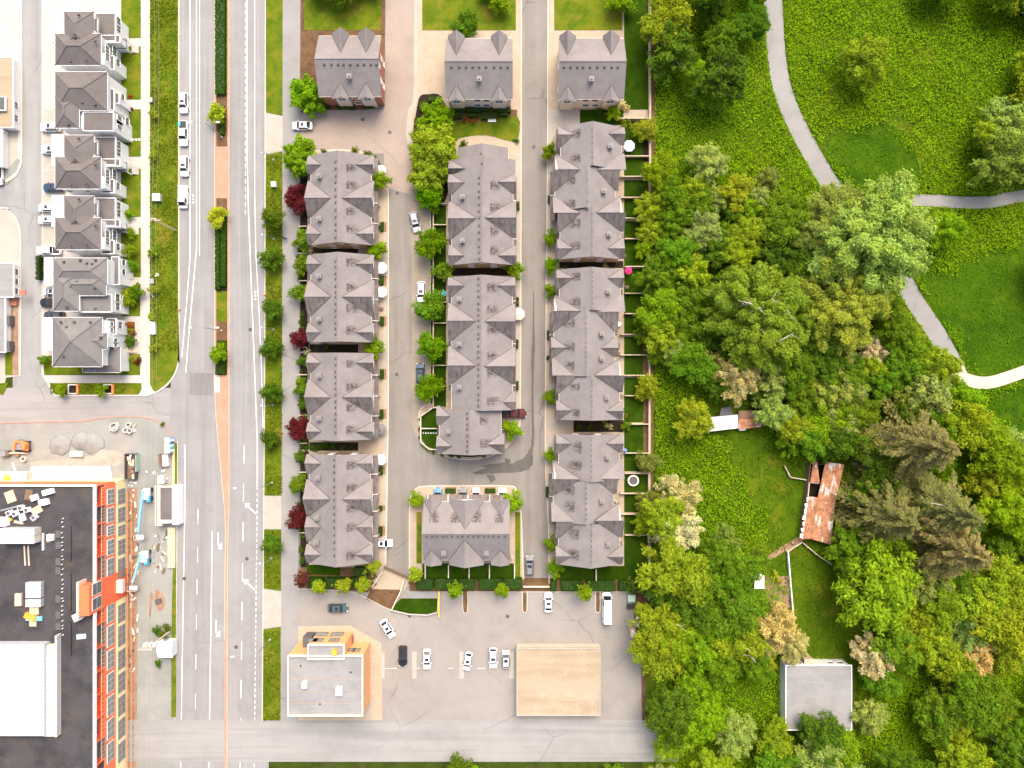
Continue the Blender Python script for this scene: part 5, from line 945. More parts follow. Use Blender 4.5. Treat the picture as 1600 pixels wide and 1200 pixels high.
# ------------------------------------------------------------------ vehicles (front towards +X)
def vehicle(kind):
    P = dict(sedan=(4.6, 1.82, .92, 1.45, 1.15, .45, -1.05, -1.85), suv=(4.65, 1.88, 1.02, 1.70, 1.2, .62, -1.75, -2.15), hatch=(4.2, 1.78, .95, 1.5, 1.15, .5, -1.35, -1.85),
             pickup=(5.6, 1.95, 1.08, 1.85, 1.35, .75, -.75, -1.0), van=(5.2, 1.95, 1.05, 2.0, 2.05, 1.35, -2.25, -2.5), longvan=(6.9, 2.1, 1.1, 2.6, 2.75, 2.05, -3.2, -3.38))[kind]
    L_, Wd, zb, zr, xb1, xr1, xr0, xb0 = P; w = Wd / 2; lo = .28; parts = []
    def ring(x, hw, z1, z0=lo): return [(x, -hw, z0), (x, -hw * 1.0, z0 + .2), (x, -hw, z1 - .16), (x, -hw * .9, z1), (x, 0, z1 + .03), (x, hw * .9, z1), (x, hw, z1 - .16), (x, hw, z0 + .2), (x, hw, z0)]
    f, r = L_ / 2, -L_ / 2
    st = [(r, w * .78, zb * .82, .42), (r + .10, w * .92, zb * .95, .34), (r + .4, w * .985, zb, lo), (xb0, w, zb, lo), (0, w, zb, lo), (xb1, w, zb * .985, lo), (f - .55, w * .97, zb * .86, lo), (f - .18, w * .88, zb * .76, .33), (f - .04, w * .70, zb * .66, .40), (f, w * .5, zb * .6, .44)]
    b = MB().loft([ring(*s) for s in st]); parts.append(("body", b.mesh("car_body", "car_paint", smooth=False), -1, (0, 0, 0)))
    bw, tw = w - .06, w - .27
    base = [(xb0, -bw, zb - .03), (xb1, -bw, zb - .03), (xb1, bw, zb - .03), (xb0, bw, zb - .03)]; mid = [(xb0 + (xr0 - xb0) * .9, -tw - .03, zr - .06), (xb1 + (xr1 - xb1) * .92, -tw - .03, zr - .06), (xb1 + (xr1 - xb1) * .92, tw + .03, zr - .06), (xb0 + (xr0 - xb0) * .9, tw + .03, zr - .06)]
    top = [(xr0, -tw + .06, zr), (xr1, -tw + .06, zr), (xr1, tw - .06, zr), (xr0, tw - .06, zr)]
    parts.append(("cabin", MB().loft([base, mid, top]).mesh("car_cabin", "car_paint"), -1, (0, 0, 0)))
    def glass_quad(a, b_, c, d, ins, out):
        a, b_, c, d = map(Vector, (a, b_, c, d)); cen = (a + b_ + c + d) / 4; n = (b_ - a).cross(c - a).normalized()
        if n.dot(cen - Vector((0, 0, zb))) < 0: n = -n
        q = [p + (cen - p) * ins + n * out for p in (a, b_, c, d)]; return MB().add(q, [(0, 1, 2, 3)])
    parts.append(("windscreen", glass_quad(base[1], base[2], mid[2], mid[1], .09, .025).mesh("windscreen", "car_glass"), -1, (0, 0, 0)))
    parts.append(("rear_window", glass_quad(base[0], base[3], mid[3], mid[0], .13, .025).mesh("rear_window", "car_glass"), -1, (0, 0, 0)))
    for s_ in (0, 1):
        i, j = ((0, 1), (3, 2))[s_]
        if kind in ("van", "longvan"):
            t_ = .68; a = Vector(base[i]).lerp(Vector(base[j]), t_); d = Vector(mid[i]).lerp(Vector(mid[j]), t_); parts.append(("side_window", glass_quad(a, base[j], mid[j], d, .14, .02).mesh("side_window", "car_glass"), -1, (0, 0, 0)))
        else: parts.append(("side_window", glass_quad(base[i], base[j], mid[j], mid[i], .1, .02).mesh("side_window", "car_glass"), -1, (0, 0, 0)))
    if kind in ("sedan", "suv", "hatch"):
        parts.append(("sunroof", MB().box(xr1 - .95, xr1 - .3, -tw + .22, tw - .22, zr - .02, zr + .012).mesh("sunroof", "car_glass"), -1, (0, 0, 0)))
    if kind == "pickup":
        x0, x1_ = r + .16, xb0 - .12; parts.append(("load_bed", MB().box(x0, x1_, -w + .2, w - .2, zb - .3, zb + .045).mesh("load_bed", "black_plastic"), -1, (0, 0, 0)))
        for s_ in (-1, 1): parts.append(("bed_rail", MB().box(x0 - .05, x1_ + .05, s_ * (w - .1) - .09, s_ * (w - .1) + .09, zb - .1, zb + .14).mesh("bed_rail", "car_paint"), -1, (0, 0, 0)))
        parts.append(("tailgate", MB().box(x0 - .14, x0 - .02, -w + .1, w - .1, zb - .3, zb + .14).mesh("tailgate", "car_paint"), -1, (0, 0, 0)))
    if kind == "longvan":
        for i in range(9): x = xr0 + .4 + i * .58; parts.append(("roof_rib", MB().box(x, x + .08, -tw + .15, tw - .15, zr - .01, zr + .03).mesh("roof_rib", "car_paint"), -1, (0, 0, 0)))
    if kind in ("suv", "van"):
        for s_ in (-1, 1): parts.append(("roof_rail", MB().box(xr0 + .2, xr1 - .25, s_ * (tw - .1) - .03, s_ * (tw - .1) + .03, zr - .01, zr + .06).mesh("roof_rail", "black_plastic"), -1, (0, 0, 0)))
    wr = .33 if kind in ("sedan", "hatch") else .38
    for x in (f - .92, r + .95):
        for s_ in (-1, 1):
            y = s_ * (w - .10); parts.append(("wheel", MB().tube([(0, -.11, 0), (0, .11, 0)], wr, 14).mesh("tyre", "rubber"), -1, (x, y, wr))); k = len(parts) - 1
            parts.append(("rim", MB().tube([(0, s_ * .08, 0), (0, s_ * .125, 0)], wr * .62, 10).mesh("rim", "rim_metal"), k, (0, 0, 0)))
    for s_ in (-1, 1):
        parts.append(("headlight", MB().obox((f - .26, s_ * w * .68, zb * .60), (.34, .34, .16), s_ * -.25).mesh("headlight", "headlight"), -1, (0, 0, 0))); parts.append(("taillight", MB().box(r - .01, r + .16, s_ * w * .72 - .16, s_ * w * .72 + .16, zb * .62, zb * .86).mesh("taillight", "taillight"), -1, (0, 0, 0)))
        parts.append(("mirror", MB().obox((xb1 - .35, s_ * (w + .09), zb - .04), (.16, .24, .17)).mesh("mirror", "car_paint"), -1, (0, 0, 0)))
    return parts
CARS = {k: vehicle(k) for k in ("sedan", "suv", "hatch", "pickup", "van", "longvan")}
PAINT = ("body", "cabin", "bed_rail", "tailgate", "mirror", "roof_rib")
WHT = (.80, .80, .80); SIL = (.42, .43, .45); GRY = (.16, .165, .175); BLK = (.018, .019, .022); BLU = (.03, .06, .11); RED = (.075, .008, .010); TEAL = (.05, .085, .085)
def car(x, y, deg, kind, col, label, z=.02, group=None):
    """deg: heading in the picture, 0 = right, 90 = up"""
    nm = {"sedan": "sedan_car", "suv": "sport_utility_car", "hatch": "hatchback_car", "pickup": "pickup_truck", "van": "van", "longvan": "cargo_van"}[kind]
    place(CARS[kind], nm, label, {"pickup": "pickup", "van": "van", "longvan": "van"}.get(kind, "car"), (*G(x, y, z + 1), z), math.radians(deg), 1.0, group, col, PAINT)
car(286, 160, -90, "suv", WHT, "white car first in the kerbside line by the pickup's tail")
car(286, 208, -90, "pickup", WHT, "white pickup with an open loaded bed parked by the verge"); car(287.5, 259, -90, "suv", WHT, "white car with dark glass roof parked between pickup and van"); car(285.5, 307, -90, "van", WHT, "white van parked last in line along the verge")
ob = tag(MB().obox((*G(284, 197), 1.02), (.5, .8, .35), .2).build("tool_box", "teal_plastic"), "teal tool box in the pickup's bed", "tool box")
car(471.5, 195.5, 180, "sedan", WHT, "white sedan driving in at the complex entry", .12); car(648.5, 346.5, -77, "suv", SIL, "silver car parked aslant in the tan parking strip", .118); car(658, 456, -90, "suv", WHT, "white car parked in the tan parking strip", .118); car(656.5, 583, 90, "suv", BLU, "dark blue car partly under a tree in the parking strip", .118)
car(827.5, 884, 90, "suv", GRY, "dark grey car at the dead end between hedges", .107); car(527.5, 951, 0, "sedan", TEAL, "dark teal sedan crossing the parking-lot entrance", .1); car(605.5, 983, -58, "sedan", WHT, "white sedan turning aslant in the parking lot", .1)
car(629, 1026, -90, "suv", BLK, "black car in a lot bay beside the orange shop", .1); car(667, 1031, -90, "sedan", WHT, "white sedan in the bay next to the black car", .1); car(730.5, 1034, -100, "hatch", WHT, "white hatchback parked slightly askew by a concrete strip", .1); car(770.5, 1029, -90, "suv", WHT, "white car beside the small grey car by the sand-coloured block", .1); car(790.5, 1031, 90, "hatch", SIL, "grey hatchback next to the sand-coloured block", .1)
car(857, 941.5, 90, "sedan", WHT, "white sedan in the bay below the hedge", .1); car(948.5, 950, 91, "longvan", WHT, "long white cargo van beside the waste corner", .1); car(803, 646, 0, "pickup", RED, "dark red pickup poking out of a garage in the road bend", .24); car(597.5, 849, 0, "sedan", WHT, "white car backed onto a drive near the ramp", .22)
for x, c, l in ((684, (.08, .2, .38), "light blue"), (723, GRY, "grey"), (744, BLK, "black and white"), (785, WHT, "white")): car(x, 778, 90, "suv", c if c != BLK else (.5, .5, .5), f"{l} car nosing out of the crosswise townhouse row", .22)
car(78, 198, 180, "suv", WHT, "white car on the drive of the flat-decked house", .2); car(79, 233, 180, "suv", WHT, "white car on the drive beside a white carport", .2); car(82, 292.5, 180, "suv", BLU, "dark blue car beside the vented-gable house", .2)
for y in (324, 343): car(72.5, y, 180, "hatch", WHT, "white car under the edge of the two-car carport roof", .2, "cars under the two-car carport")
car(75, 391, 180, "pickup", WHT, "white pickup in the side drive above the cedar hedge", .2); car(80, 455.5, 180, "hatch", SIL, "pale silver car behind the grey-hipped house", .2); car(77, 472.5, 180, "suv", BLK, "black car behind the grey-hipped house", .2); car(83, 493, 180, "suv", (.05, .05, .055), "charcoal car in the gap between the two grey-roofed houses", .2)
car(-4, 272, -90, "suv", WHT, "white car half seen across the lane", .2)
# ------------------------------------------------------------------ street lamps, poles, wires
def lamp2(x, y, h, arms, label, group, mat="metal_grey"):
    X, Y = G(x, y); t = thing("street_lamp", label, "street lamp", (X, Y, .15), group)
    MB().cyl((X, Y, .1), .22, .5, 8).build("base", "concrete_precast", t); MB().tube([(X, Y, .3), (X, Y, h)], [.11, .07], 7).build("pole", mat, t)
    for dx, dy in arms:
        MB().tube([(X, Y, h - .3), (X + dx * .5, Y + dy * .5, h + .25), (X + dx, Y + dy, h + .3)], .055, 5).build("arm", mat, t); MB().obox((X + dx, Y + dy, h + .2), (.75, .32, .16), math.atan2(dy, dx)).build("lamp_head", "metal_light", t)
lamp2(347.5, 215, 9.5, ((-2.9, 0), (2.9, 0)), "twin-armed lamp in the planted median at the brick patch", "twin-armed median lamps"); lamp2(347, 517, 9.5, ((-2.9, 0), (2.9, 0)), "twin-armed lamp in the median between dry grass and small tree", "twin-armed median lamps")
lamp2(426, 754, 8.5, ((-5.2, 0),), "long single-armed lamp on the verge above a concrete crossing", "long-armed verge lamps"); lamp2(422.5, 999, 8.5, ((-5.2, -.6),), "long single-armed lamp on the southernmost verge", "long-armed verge lamps")
def plamp(x, y, label):
    X, Y = G(x, y); t = thing("path_lamp", label, "path lamp", (X, Y, .18), "short green lamps along the verge"); MB().cyl((X, Y, .1), .30, .35, 10, .2).build("base", "green_box", t); MB().tube([(X, Y, .3), (X, Y, 5.2)], [.09, .06], 6).build("pole", "pole_green", t); MB().tube([(X, Y, 5.0), (X - .9, Y, 5.25)], .05, 5).build("arm", "pole_green", t); MB().cyl((X - .9, Y, 5.05), .26, .22, 8, .12).build("lamp_head", "metal_light", t)
for x, y, w in ((427.5, 250, "just below the complex entry crossing"), (428, 374, "between two round dark trees near the walkers"), (427.5, 515, "opposite the gap of two townhouse rows"), (426.5, 633, "below the round tree opposite a grey umbrella"), (424.5, 872, "below the lone round tree between two crossings")): plamp(x, y, "short green lamp post on the verge " + w)
def power_pole(x, y, h, arm, label, extra=False):
    X, Y = G(x, y); t = thing("power_pole", label, "power pole", (X, Y, .1)); MB().tube([(X, Y, -.2), (X, Y, h)], [.2, .13], 8).build("pole", "wood_fence", t)
    for z in (h - .4, h - 1.8): MB().box(X - arm, X + arm, Y - .09, Y + .09, z, z + .18).build("crossarm", "wood_fence", t)
    for dx in (-arm + .2, -arm * .4, arm * .4, arm - .2): MB().cyl((X + dx, Y, h - .22), .08, .3, 6).build("insulator", "white_plastic", t)
    if extra:
        for dx in (-.9, 0, .9): MB().cyl((X + dx * 1.1, Y + .35, h - 3.0), .38, 1.15, 10).build("transformer", "metal_light", t)
    return X, Y
pa = power_pole(275, 360, 12.0, 1.4, "wooden power pole with crossarms standing on the verge"); pb = power_pole(268, 985, 12.0, 1.4, "wooden power pole with three transformers by the white shed", True)
P0 = G(277, -60); P3 = G(262, 1300)
for i, dx in enumerate((-1.2, .3, 1.2)):
    seq = [(P0[0] + dx, P0[1], 12.0), (pa[0] + dx, pa[1], 12.0), (pb[0] + dx, pb[1], 12.0), (P3[0] + dx, P3[1], 12.0)]; pts = []
    for a, b in zip(seq, seq[1:]):
        for k in range(14): f = k / 14; pts.append((a[0] + (b[0] - a[0]) * f, a[1] + (b[1] - a[1]) * f, a[2] - 4 * 1.3 * f * (1 - f)))
    pts.append(seq[-1]); tag(MB().tube(pts, .012, 4).build("power_line", "wire_black"), "thin power line strung between the wooden poles", "power line", "power lines along the avenue")
def simple(name, label, cat, x, y, sx, sy, sz, mat, z=.17, rz=0.0, group=None, taper=1.0, lid=None):
    X, Y = G(x, y); t = thing(name, label, cat, (X, Y, z), group); MB().obox((X, Y, z), (sx, sy, sz), rz, taper).build("body", mat, t); MB().obox((X, Y, z + sz), (sx * taper * 1.04, sy * taper * 1.04, .06), rz).build("lid", lid or mat, t)
simple("utility_box", "grey-green electrical box on the verge near the pole", "utility box", 248, 310, 1.7, 1.6, 1.0, "transformer_grey"); simple("utility_cabinet", "long white cabinet lying beside the pavement on the verge", "utility box", 241, 513, 1.1, 2.7, .9, "white_plastic"); simple("utility_box", "small grey box on the verge beside the pavement", "utility box", 240, 440, .8, 1.1, .6, "metal_grey"); simple("utility_box", "white kiosk on the verge opposite a purple tree", "utility box", 430, 290, 1.0, 1.0, 1.1, "white_plastic"); simple("utility_box", "small grey box on the grass at the top of the verge", "utility box", 238, 158, .8, 1.0, .6, "metal_grey")
simple("power_transformer", "pale green transformer box at the lot's waste corner", "utility box", 985.5, 932.5, 1.6, 1.5, 1.2, "green_box", .14); simple("waste_bin", "grey waste container with open lid by the transformer", "waste bin", 984, 945, 1.6, 1.0, 1.0, "green_box", .1, lid="black_plastic"); simple("waste_bin", "brown waste container next to the green one", "waste bin", 996, 947, 1.1, 1.3, 1.0, "dirt", .12, lid="metal_grey"); simple("waste_bin", "grey wheeled trash container at the end of the rubbish heap", "waste bin", 994, 1010, 1.4, 1.9, 1.0, "metal_light", .1)
for i in range(26):
    x, y = R.gauss(996, 5), R.gauss(975, 9); X, Y = G(min(max(x, 986), 1006), y); m = MB().obox((0, 0, 0), (R.uniform(.4, 1.0), R.uniform(.4, .8), R.uniform(.2, .7)), R.uniform(0, 3), R.uniform(.5, .95)).mesh("rubbish_bag", R.choice(["canvas_white", "white_plastic", "canvas_white", "cardboard", "black_plastic", "plywood"])); o = bpy.data.objects.new("rubbish_bag", m); COL.objects.link(o); o.location = (X, Y, .13); tag(o, "bag or piece of dumped rubbish heaped at the lot edge", "rubbish", "rubbish heap at the lot edge")
o = thing("mattress", "stained orange-brown mattress lying in the rubbish heap", "mattress", (*G(989, 988), .1)); MB().obox((*G(989, 988), .1), (1.3, 1.9, .3), .05).build("mattress", "plywood", o)
for x, y in ((230.5 + 15.5, 430), (240, 461)): structure(MB().cyl((*G(x, y), 0), .5, .2, 14).build("manhole_cover", "concrete_precast"))
for x, y, l in ((281, 484, "west"), (415, 461, "east")): 
    X, Y = G(x, y); t = thing("fire_hydrant", f"small red hydrant at the {'verge' if l == 'west' else 'east'} kerb of the avenue", "hydrant", (X, Y, .17)); MB().cyl((X, Y, .15), .16, .6, 8).build("barrel", "safety_orange", t); MB().cyl((X, Y, .75), .12, .15, 8, .04).build("cap", "safety_orange", t); MB().tube([(X - .28, Y, .5), (X + .28, Y, .5)], .07, 6).build("outlet", "safety_orange", t)
# ------------------------------------------------------------------ parasols, trampoline, pool, planters, gates
def parasol(x, y, r, mat, label, z=.22, h=2.3):
    X, Y = G(x, y, z + h); t = thing("parasol", label, "parasol", (X, Y, z)); n = 8; rim = [(X + r * math.cos(2 * math.pi * i / n + .39), Y + r * math.sin(2 * math.pi * i / n + .39), z + h - .45) for i in range(n)]; low = [(p[0], p[1], p[2] - .03) for p in rim]
    MB().add(rim + [(X, Y, z + h)] + low, [(i, (i + 1) % n, n) for i in range(n)] + [(i, (i + 1) % n, n + 1 + (i + 1) % n, n + 1 + i) for i in range(n)]).build("canopy", mat, t); MB().tube([(X, Y, z), (X, Y, z + h - .02)], .03, 6).build("pole", "metal_light", t); MB().cyl((X, Y, z), .28, .1, 10).build("base", "concrete_precast", t)
for a in ((594.5, 265, 1.2, "canvas_white", "white parasol on the drive beside the entry tree"), (595, 418, 1.35, "canvas_white", "white parasol on a drive, nearer to a round planter tree"), (595.5, 456, 1.25, "canvas_white", "white parasol above potted plants on a drive"), (594.5, 671, 1.3, "canvas_grey", "dark grey parasol on a drive"), (594.5, 718.5, 1.25, "canvas_white", "white parasol at the north end of the longest path-side row"), (810.5, 490.5, 1.4, "canvas_tan", "sand-coloured parasol by the lane"), (983.5, 227, 1.35, "canvas_blue", "pale grey octagonal parasol in a back yard"), (982.5, 422.5, .85, "canvas_magenta", "magenta parasol in a back yard"), (977, 704.5, .5, "canvas_navy", "small blue parasol in a back yard")): parasol(*a)
X, Y = G(988.5, 750); t = thing("trampoline", "round trampoline with pale rim and dark mat on the lawn", "trampoline", (X, Y, .24)); n = 24; rg = []
for k in range(n + 1):
    a = 2 * math.pi * k / n; c_, s_ = math.cos(a), math.sin(a); rg.append([(X + c_ * 1.25, Y + s_ * 1.25, .95), (X + c_ * 1.25, Y + s_ * 1.25, 1.0), (X + c_ * .98, Y + s_ * .98, 1.02), (X + c_ * .98, Y + s_ * .98, .97)])
MB().loft(rg, cap=False).build("rim", "canvas_white", t); MB().cyl((X, Y, .96), 1.0, .03, 24).build("mat", "trampoline_mat", t)
for k in range(4): a = k * math.pi / 2 + .4; MB().tube([(X + math.cos(a) * 1.12, Y + math.sin(a) * 1.12, .2), (X + math.cos(a) * 1.12, Y + math.sin(a) * 1.12, .96)], .04, 6).build("leg", "metal_grey", t)
X, Y = G(694, 459); t = thing("paddling_pool", "small round blue paddling pool in a yard", "pool", (X, Y, .24)); rg = []
for k in range(17):
    a = 2 * math.pi * k / 16; c_, s_ = math.cos(a), math.sin(a); rg.append([(X + c_ * .6, Y + s_ * .6, .24), (X + c_ * .6, Y + s_ * .6, .55), (X + c_ * .52, Y + s_ * .52, .55), (X + c_ * .52, Y + s_ * .52, .24)])
MB().loft(rg, cap=False).build("wall", "blue_light", t); MB().cyl((X, Y, .3), .52, .12, 16).build("water", "pool_blue", t)
X, Y = G(966.5, 507); t = thing("patio_table", "round white patio table at a back wall", "table", (X, Y, .22)); MB().cyl((X, Y, .9), .5, .05, 14).build("tabletop", "white_plastic", t); MB().tube([(X, Y, .22), (X, Y, .9)], .05, 6).build("leg", "metal_light", t); MB().cyl((X, Y, .2), .3, .05, 10).build("base", "metal_light", t)
for x, y, sx, sy in ((972, 240, .7, .7), (979, 243, .6, .6), (979, 449, 1.2, .9), (966, 553, .8, 1.0), (966, 541, .7, 1.6), (976, 400, .6, .8), (591, 430, .5, .5), (597, 483, 1.0, .8), (592, 470, .6, .9), (591, 781, .6, .5), (590, 829, .5, 1.6), (588, 858, .5, .9)): X, Y = G(x, y); t = thing("patio_chair", "small dark patio seat standing behind or before a townhouse", "patio seat", (X, Y, .22), "patio seats around the townhouses"); MB().obox((X, Y, .5), (sx * .8, sy * .8, .1)).build("seat", "wood_dark", t); MB().obox((X - sx * .35, Y, .6), (.1, sy * .8, .45)).build("backrest", "black_plastic", t); MB().obox((X, Y, .2), (sx * .5, sy * .5, .3)).build("leg_frame", "metal_grey", t)
# fences: posts and panels
def fence(label, pts, group, h=1.5, mat="wood_fence", z=.2, step=12.5, name="garden_fence", th=.14, cap=True):
    W_ = [G(*p) for p in pts]; t = thing(name, label, "fence", (*W_[len(W_) // 2], z), group)
    for (x0, y0), (x1, y1) in zip(W_, W_[1:]):
        l = math.hypot(x1 - x0, y1 - y0); n = max(1, round(l / (step * S))); a = math.atan2(y1 - y0, x1 - x0)
        for i in range(n):
            f0, f1 = i / n, (i + 1) / n; cx, cy = x0 + (x1 - x0) * (f0 + f1) / 2, y0 + (y1 - y0) * (f0 + f1) / 2; m = MB().obox((cx, cy, z - .05), (l / n - .12, th * .45, h), a)
            if cap: m.obox((cx, cy, z - .05 + h), (l / n - .02, th * 1.5, .06), a)
            m.build("panel", mat, t); MB().obox((x0 + (x1 - x0) * f0, y0 + (y1 - y0) * f0, z - .15), (th, th, h + .28), a).build("post", mat, t)
        MB().obox((x1, y1, z - .15), (th, th, h + .28), a).build("post", mat, t)
    return t
fence("long timber fence between the back yards and the wood", [(1014, -60), (1013.5, 150), (1013, 380), (1012.5, 560), (1011.5, 845)], None, 1.5, step=14)
yy = [247, 278.5, 311, 343, 375, 418, 459.5, 491, 523, 555, 586.5, 618, 662, 707, 738, 769.5, 801.5, 834]
for y in yy: fence("short timber fence dividing two back yards beside the wood", [(966 + (9 if y in (247, 375, 418, 459.5, 491, 618, 662, 707, 738, 834) else 2), y), (1012, y)], "timber fences between the wood-side yards", 1.4)
fence("short timber fence around the uppermost wood-side yard", [(964, 150), (964, 188.5), (1012, 188.5)], None, 1.4)
fence("timber fence behind the yards along the tan parking strip", [(678, 322), (678, 480), (678, 634)], None, 1.3)
for y in (320, 353, 430, 473, 505.5, 538.5, 571, 603.5): fence("short timber fence dividing two yards by the parking strip", [(678.5, y), (697.5, y)], "timber fences by the parking strip", 1.2)
fence("cream angled fence enclosing the lawn in the road bend", [(684, 636.5), (677.5, 636.5), (658.5, 650), (658.5, 690), (672, 701.5), (684, 701.5)], None, 1.2, "cream_siding"); fence("cream fence dividing the angled lawn", [(659.5, 669), (683, 669)], None, 1.1, "cream_siding")
for x in (665.5, 701.5, 733.5, 765, 804): fence("short pale fence dividing lawns below the crosswise row", [(x, 881), (x, 903)], "fences below the crosswise row", 1.2, "cream_siding")
for y in (355, 397, 439.5, 543, 585.5, 648.5, 692, 737, 831): fence("low timber rail between front gardens along the path", [(469.5, y), (481, y)], "rails between front gardens", .9)
fence("pale fence dividing the lawn below the southern stepped row", [(930.5, 888), (930.5, 905)], None, 1.2, "cream_siding"); fence("timber fence around the lot's waste corner", [(1012, 905), (1012, 935)], None, 1.4); fence("yellow metal railing beside the raised lawn", [(686.5, 922), (686.5, 962)], None, 1.0, "yellow_paint", .1, 9)
fence("white wire fence crossing the garden lawn", [(1229, 860), (1233, 910), (1238, 968)], None, 1.1, "white_trim", -.03, 11); fence("thin fence from the rusty shed down to the lawn", [(1251, 846), (1228, 861)], None, 1.0, "wood_fence", -.03, 11); fence("thin fence running from the rusty shed into the trees", [(1251, 846), (1275, 866), (1296, 880)], None, 1.0, "wood_fence", -.03, 11); fence("old fence rail curving toward the rusty shed", [(1224, 727), (1233, 745), (1262, 750)], None, .9, "wood_fence", -.03, 11)
fence("pale fence along the lot and hedge at the dead end", [(818, 915), (858, 915)], None, 1.0, "cream_siding", .2); fence("ramp wall descending to the parking lot", [(598, 892), (583, 915)], None, .9, "cream_siding", .18); fence("ramp wall on the hedge side", [(632, 904), (627, 922), (613, 951)], None, .8, "cream_siding", .18); fence("gate across the foot of the private road", [(601, 884), (638, 901)], None, 1.0, "wood_dark", .15)
t = thing("garden_bench", "white bench on the lawn before the clipped hedges", "bench", (*G(769, 190.5), .25)); X, Y = G(769, 190.5); MB().obox((X, Y, .65), (1.8, .5, .08)).build("seat", "white_plastic", t); MB().obox((X, Y + .25, .7), (1.8, .08, .5)).build("backrest", "white_plastic", t)
for dx in (-.75, .75): MB().obox((X + dx, Y, .22), (.1, .45, .44)).build("leg", "white_plastic", t)
for i, x in enumerate((117, 172)):
    X, Y = G(x, 608); t = thing("planter_frame", "orange-sided white frame planter around a verge tree", "planter", (X, Y, .19), "orange-sided planters on the verge"); part_box(t, "orange_side", (X + .9, Y, .17), (.45, 2.2, .5), "safety_orange"); part_box(t, "soil", (X - .2, Y, .17), (1.9, 1.5, .15), "dark_soil"); part_box(t, "rim", (X - .2, Y + 1.0, .17), (1.9, .18, .35), "white_trim"); part_box(t, "rim", (X - .2, Y - 1.0, .17), (1.9, .18, .35), "white_trim"); part_box(t, "rim", (X - 1.2, Y, .17), (.18, 2.2, .35), "white_trim")
for i in range(5): X, Y = G(197.5 + i * 5.2, 218.5); structure(MB().obox((X, Y, .1), (.55, .5, .125)).build("stepping_stone", "concrete_precast"))
for i in range(6): X, Y = G(661.5 + i * 4, 676.5); structure(MB().obox((X, Y, .15), (.35, .3, .115)).build("stepping_stone", "concrete_precast"))
# ------------------------------------------------------------------ people out walking on the path
def person(x, y, rz, shirt, label, step):
    X, Y = G(x, y); j = [(0, 0, .95), (0, 0, 1.2), (0, 0, 1.42), (0, 0, 1.52), (.03, 0, 1.66), (0, .20, 1.40), (-.05 * step, .25, 1.12), (.12 * step, .24, .88), (0, -.20, 1.40), (.1 * step, -.25, 1.12), (-.1 * step, -.24, .88),
         (0, .09, .90), (.15 * step, .10, .50), (.05 * step, .10, .08), (.2 * step, .10, .04), (0, -.09, .90), (-.08 * step, -.10, .48), (-.32 * step, -.10, .12), (-.2 * step, -.10, .05)]
    ed = [(0, 1), (1, 2), (2, 3), (3, 4), (2, 5), (5, 6), (6, 7), (2, 8), (8, 9), (9, 10), (0, 11), (11, 12), (12, 13), (13, 14), (0, 15), (15, 16), (16, 17), (17, 18)]
    rad = [.15, .145, .13, .055, .105, .065, .048, .036, .065, .048, .036, .09, .062, .042, .04, .09, .062, .042, .04]
    me = bpy.data.meshes.new("body"); me.from_pydata(j, ed, []); t = thing("person", label, "person", (X, Y, .135), "people walking on the path"); t.rotation_euler[2] = rz; o = bpy.data.objects.new("body", me); COL.objects.link(o); o.parent = t; me.materials.append(MATS[shirt])
    md = o.modifiers.new("skin", 'SKIN'); sv = me.skin_vertices[0].data
    for i, r_ in enumerate(rad): sv[i].radius = (r_, r_); sv[i].use_root = (i == 0)
    o.modifiers.new("sub", 'SUBSURF').levels = 2; o.modifiers["sub"].render_levels = 2
    hm = MB(); n = 8; hm.loft([[(.02 + math.cos(a) * r_ - .01, math.sin(a) * r_ * .9, z) for a in (2 * math.pi * k / n for k in range(n))] for z, r_ in ((1.64, .105), (1.70, .115), (1.76, .095), (1.79, .03))]); ho = bpy.data.objects.new("hair", hm.mesh("hair", "hair")); COL.objects.link(ho); ho.parent = t
person(444, 372.5, math.radians(100), "dark_cloth", "person in black walking on the path beside another", 1); person(448.5, 374, math.radians(95), "blue_cloth", "person in dark blue walking beside the one in black", -1)
# ------------------------------------------------------------------ plants
rng = np.random.default_rng(7)
def unit(a): return a / np.maximum(np.linalg.norm(a, axis=1, keepdims=True), 1e-6)
def leaf_mesh(name, c, nrm, size, aspect=1.5, r=None, g=None, tang=None, extra=None):
    n = len(c); nrm = unit(nrm)
    t = unit(tang if tang is not None else np.cross(nrm, rng.normal(size=(n, 3)))); b = np.cross(nrm, t)
    s = size[:, None]; T = t * s * aspect * .5; B = b * s * .5
    v = np.stack([c - T, c - B * .9 + T * .1 , c + T, c + B * .9 + T * .1], 1).reshape(-1, 3)
    me = bpy.data.meshes.new(name); me.vertices.add(4 * n); me.vertices.foreach_set("co", v.astype(np.float32).ravel())
    me.loops.add(4 * n); me.loops.foreach_set("vertex_index", np.arange(4 * n, dtype=np.int32)); me.polygons.add(n); me.polygons.foreach_set("loop_start", np.arange(0, 4 * n, 4, dtype=np.int32))
    me.polygons.foreach_set("loop_total", np.full(n, 4, dtype=np.int32)); me.update(calc_edges=True)
    r = rng.random(n) if r is None else r; g = np.zeros(n) if g is None else g
    col = np.ones((n, 4), np.float32); col[:, 0] = np.clip(r, 0, 1); col[:, 1] = np.clip(g, 0, 1)
    at = me.color_attributes.new("Col", 'FLOAT_COLOR', 'POINT'); at.data.foreach_set("color", np.repeat(col, 4, 0).ravel()); me.materials.append(MATS["leaf"]); return me
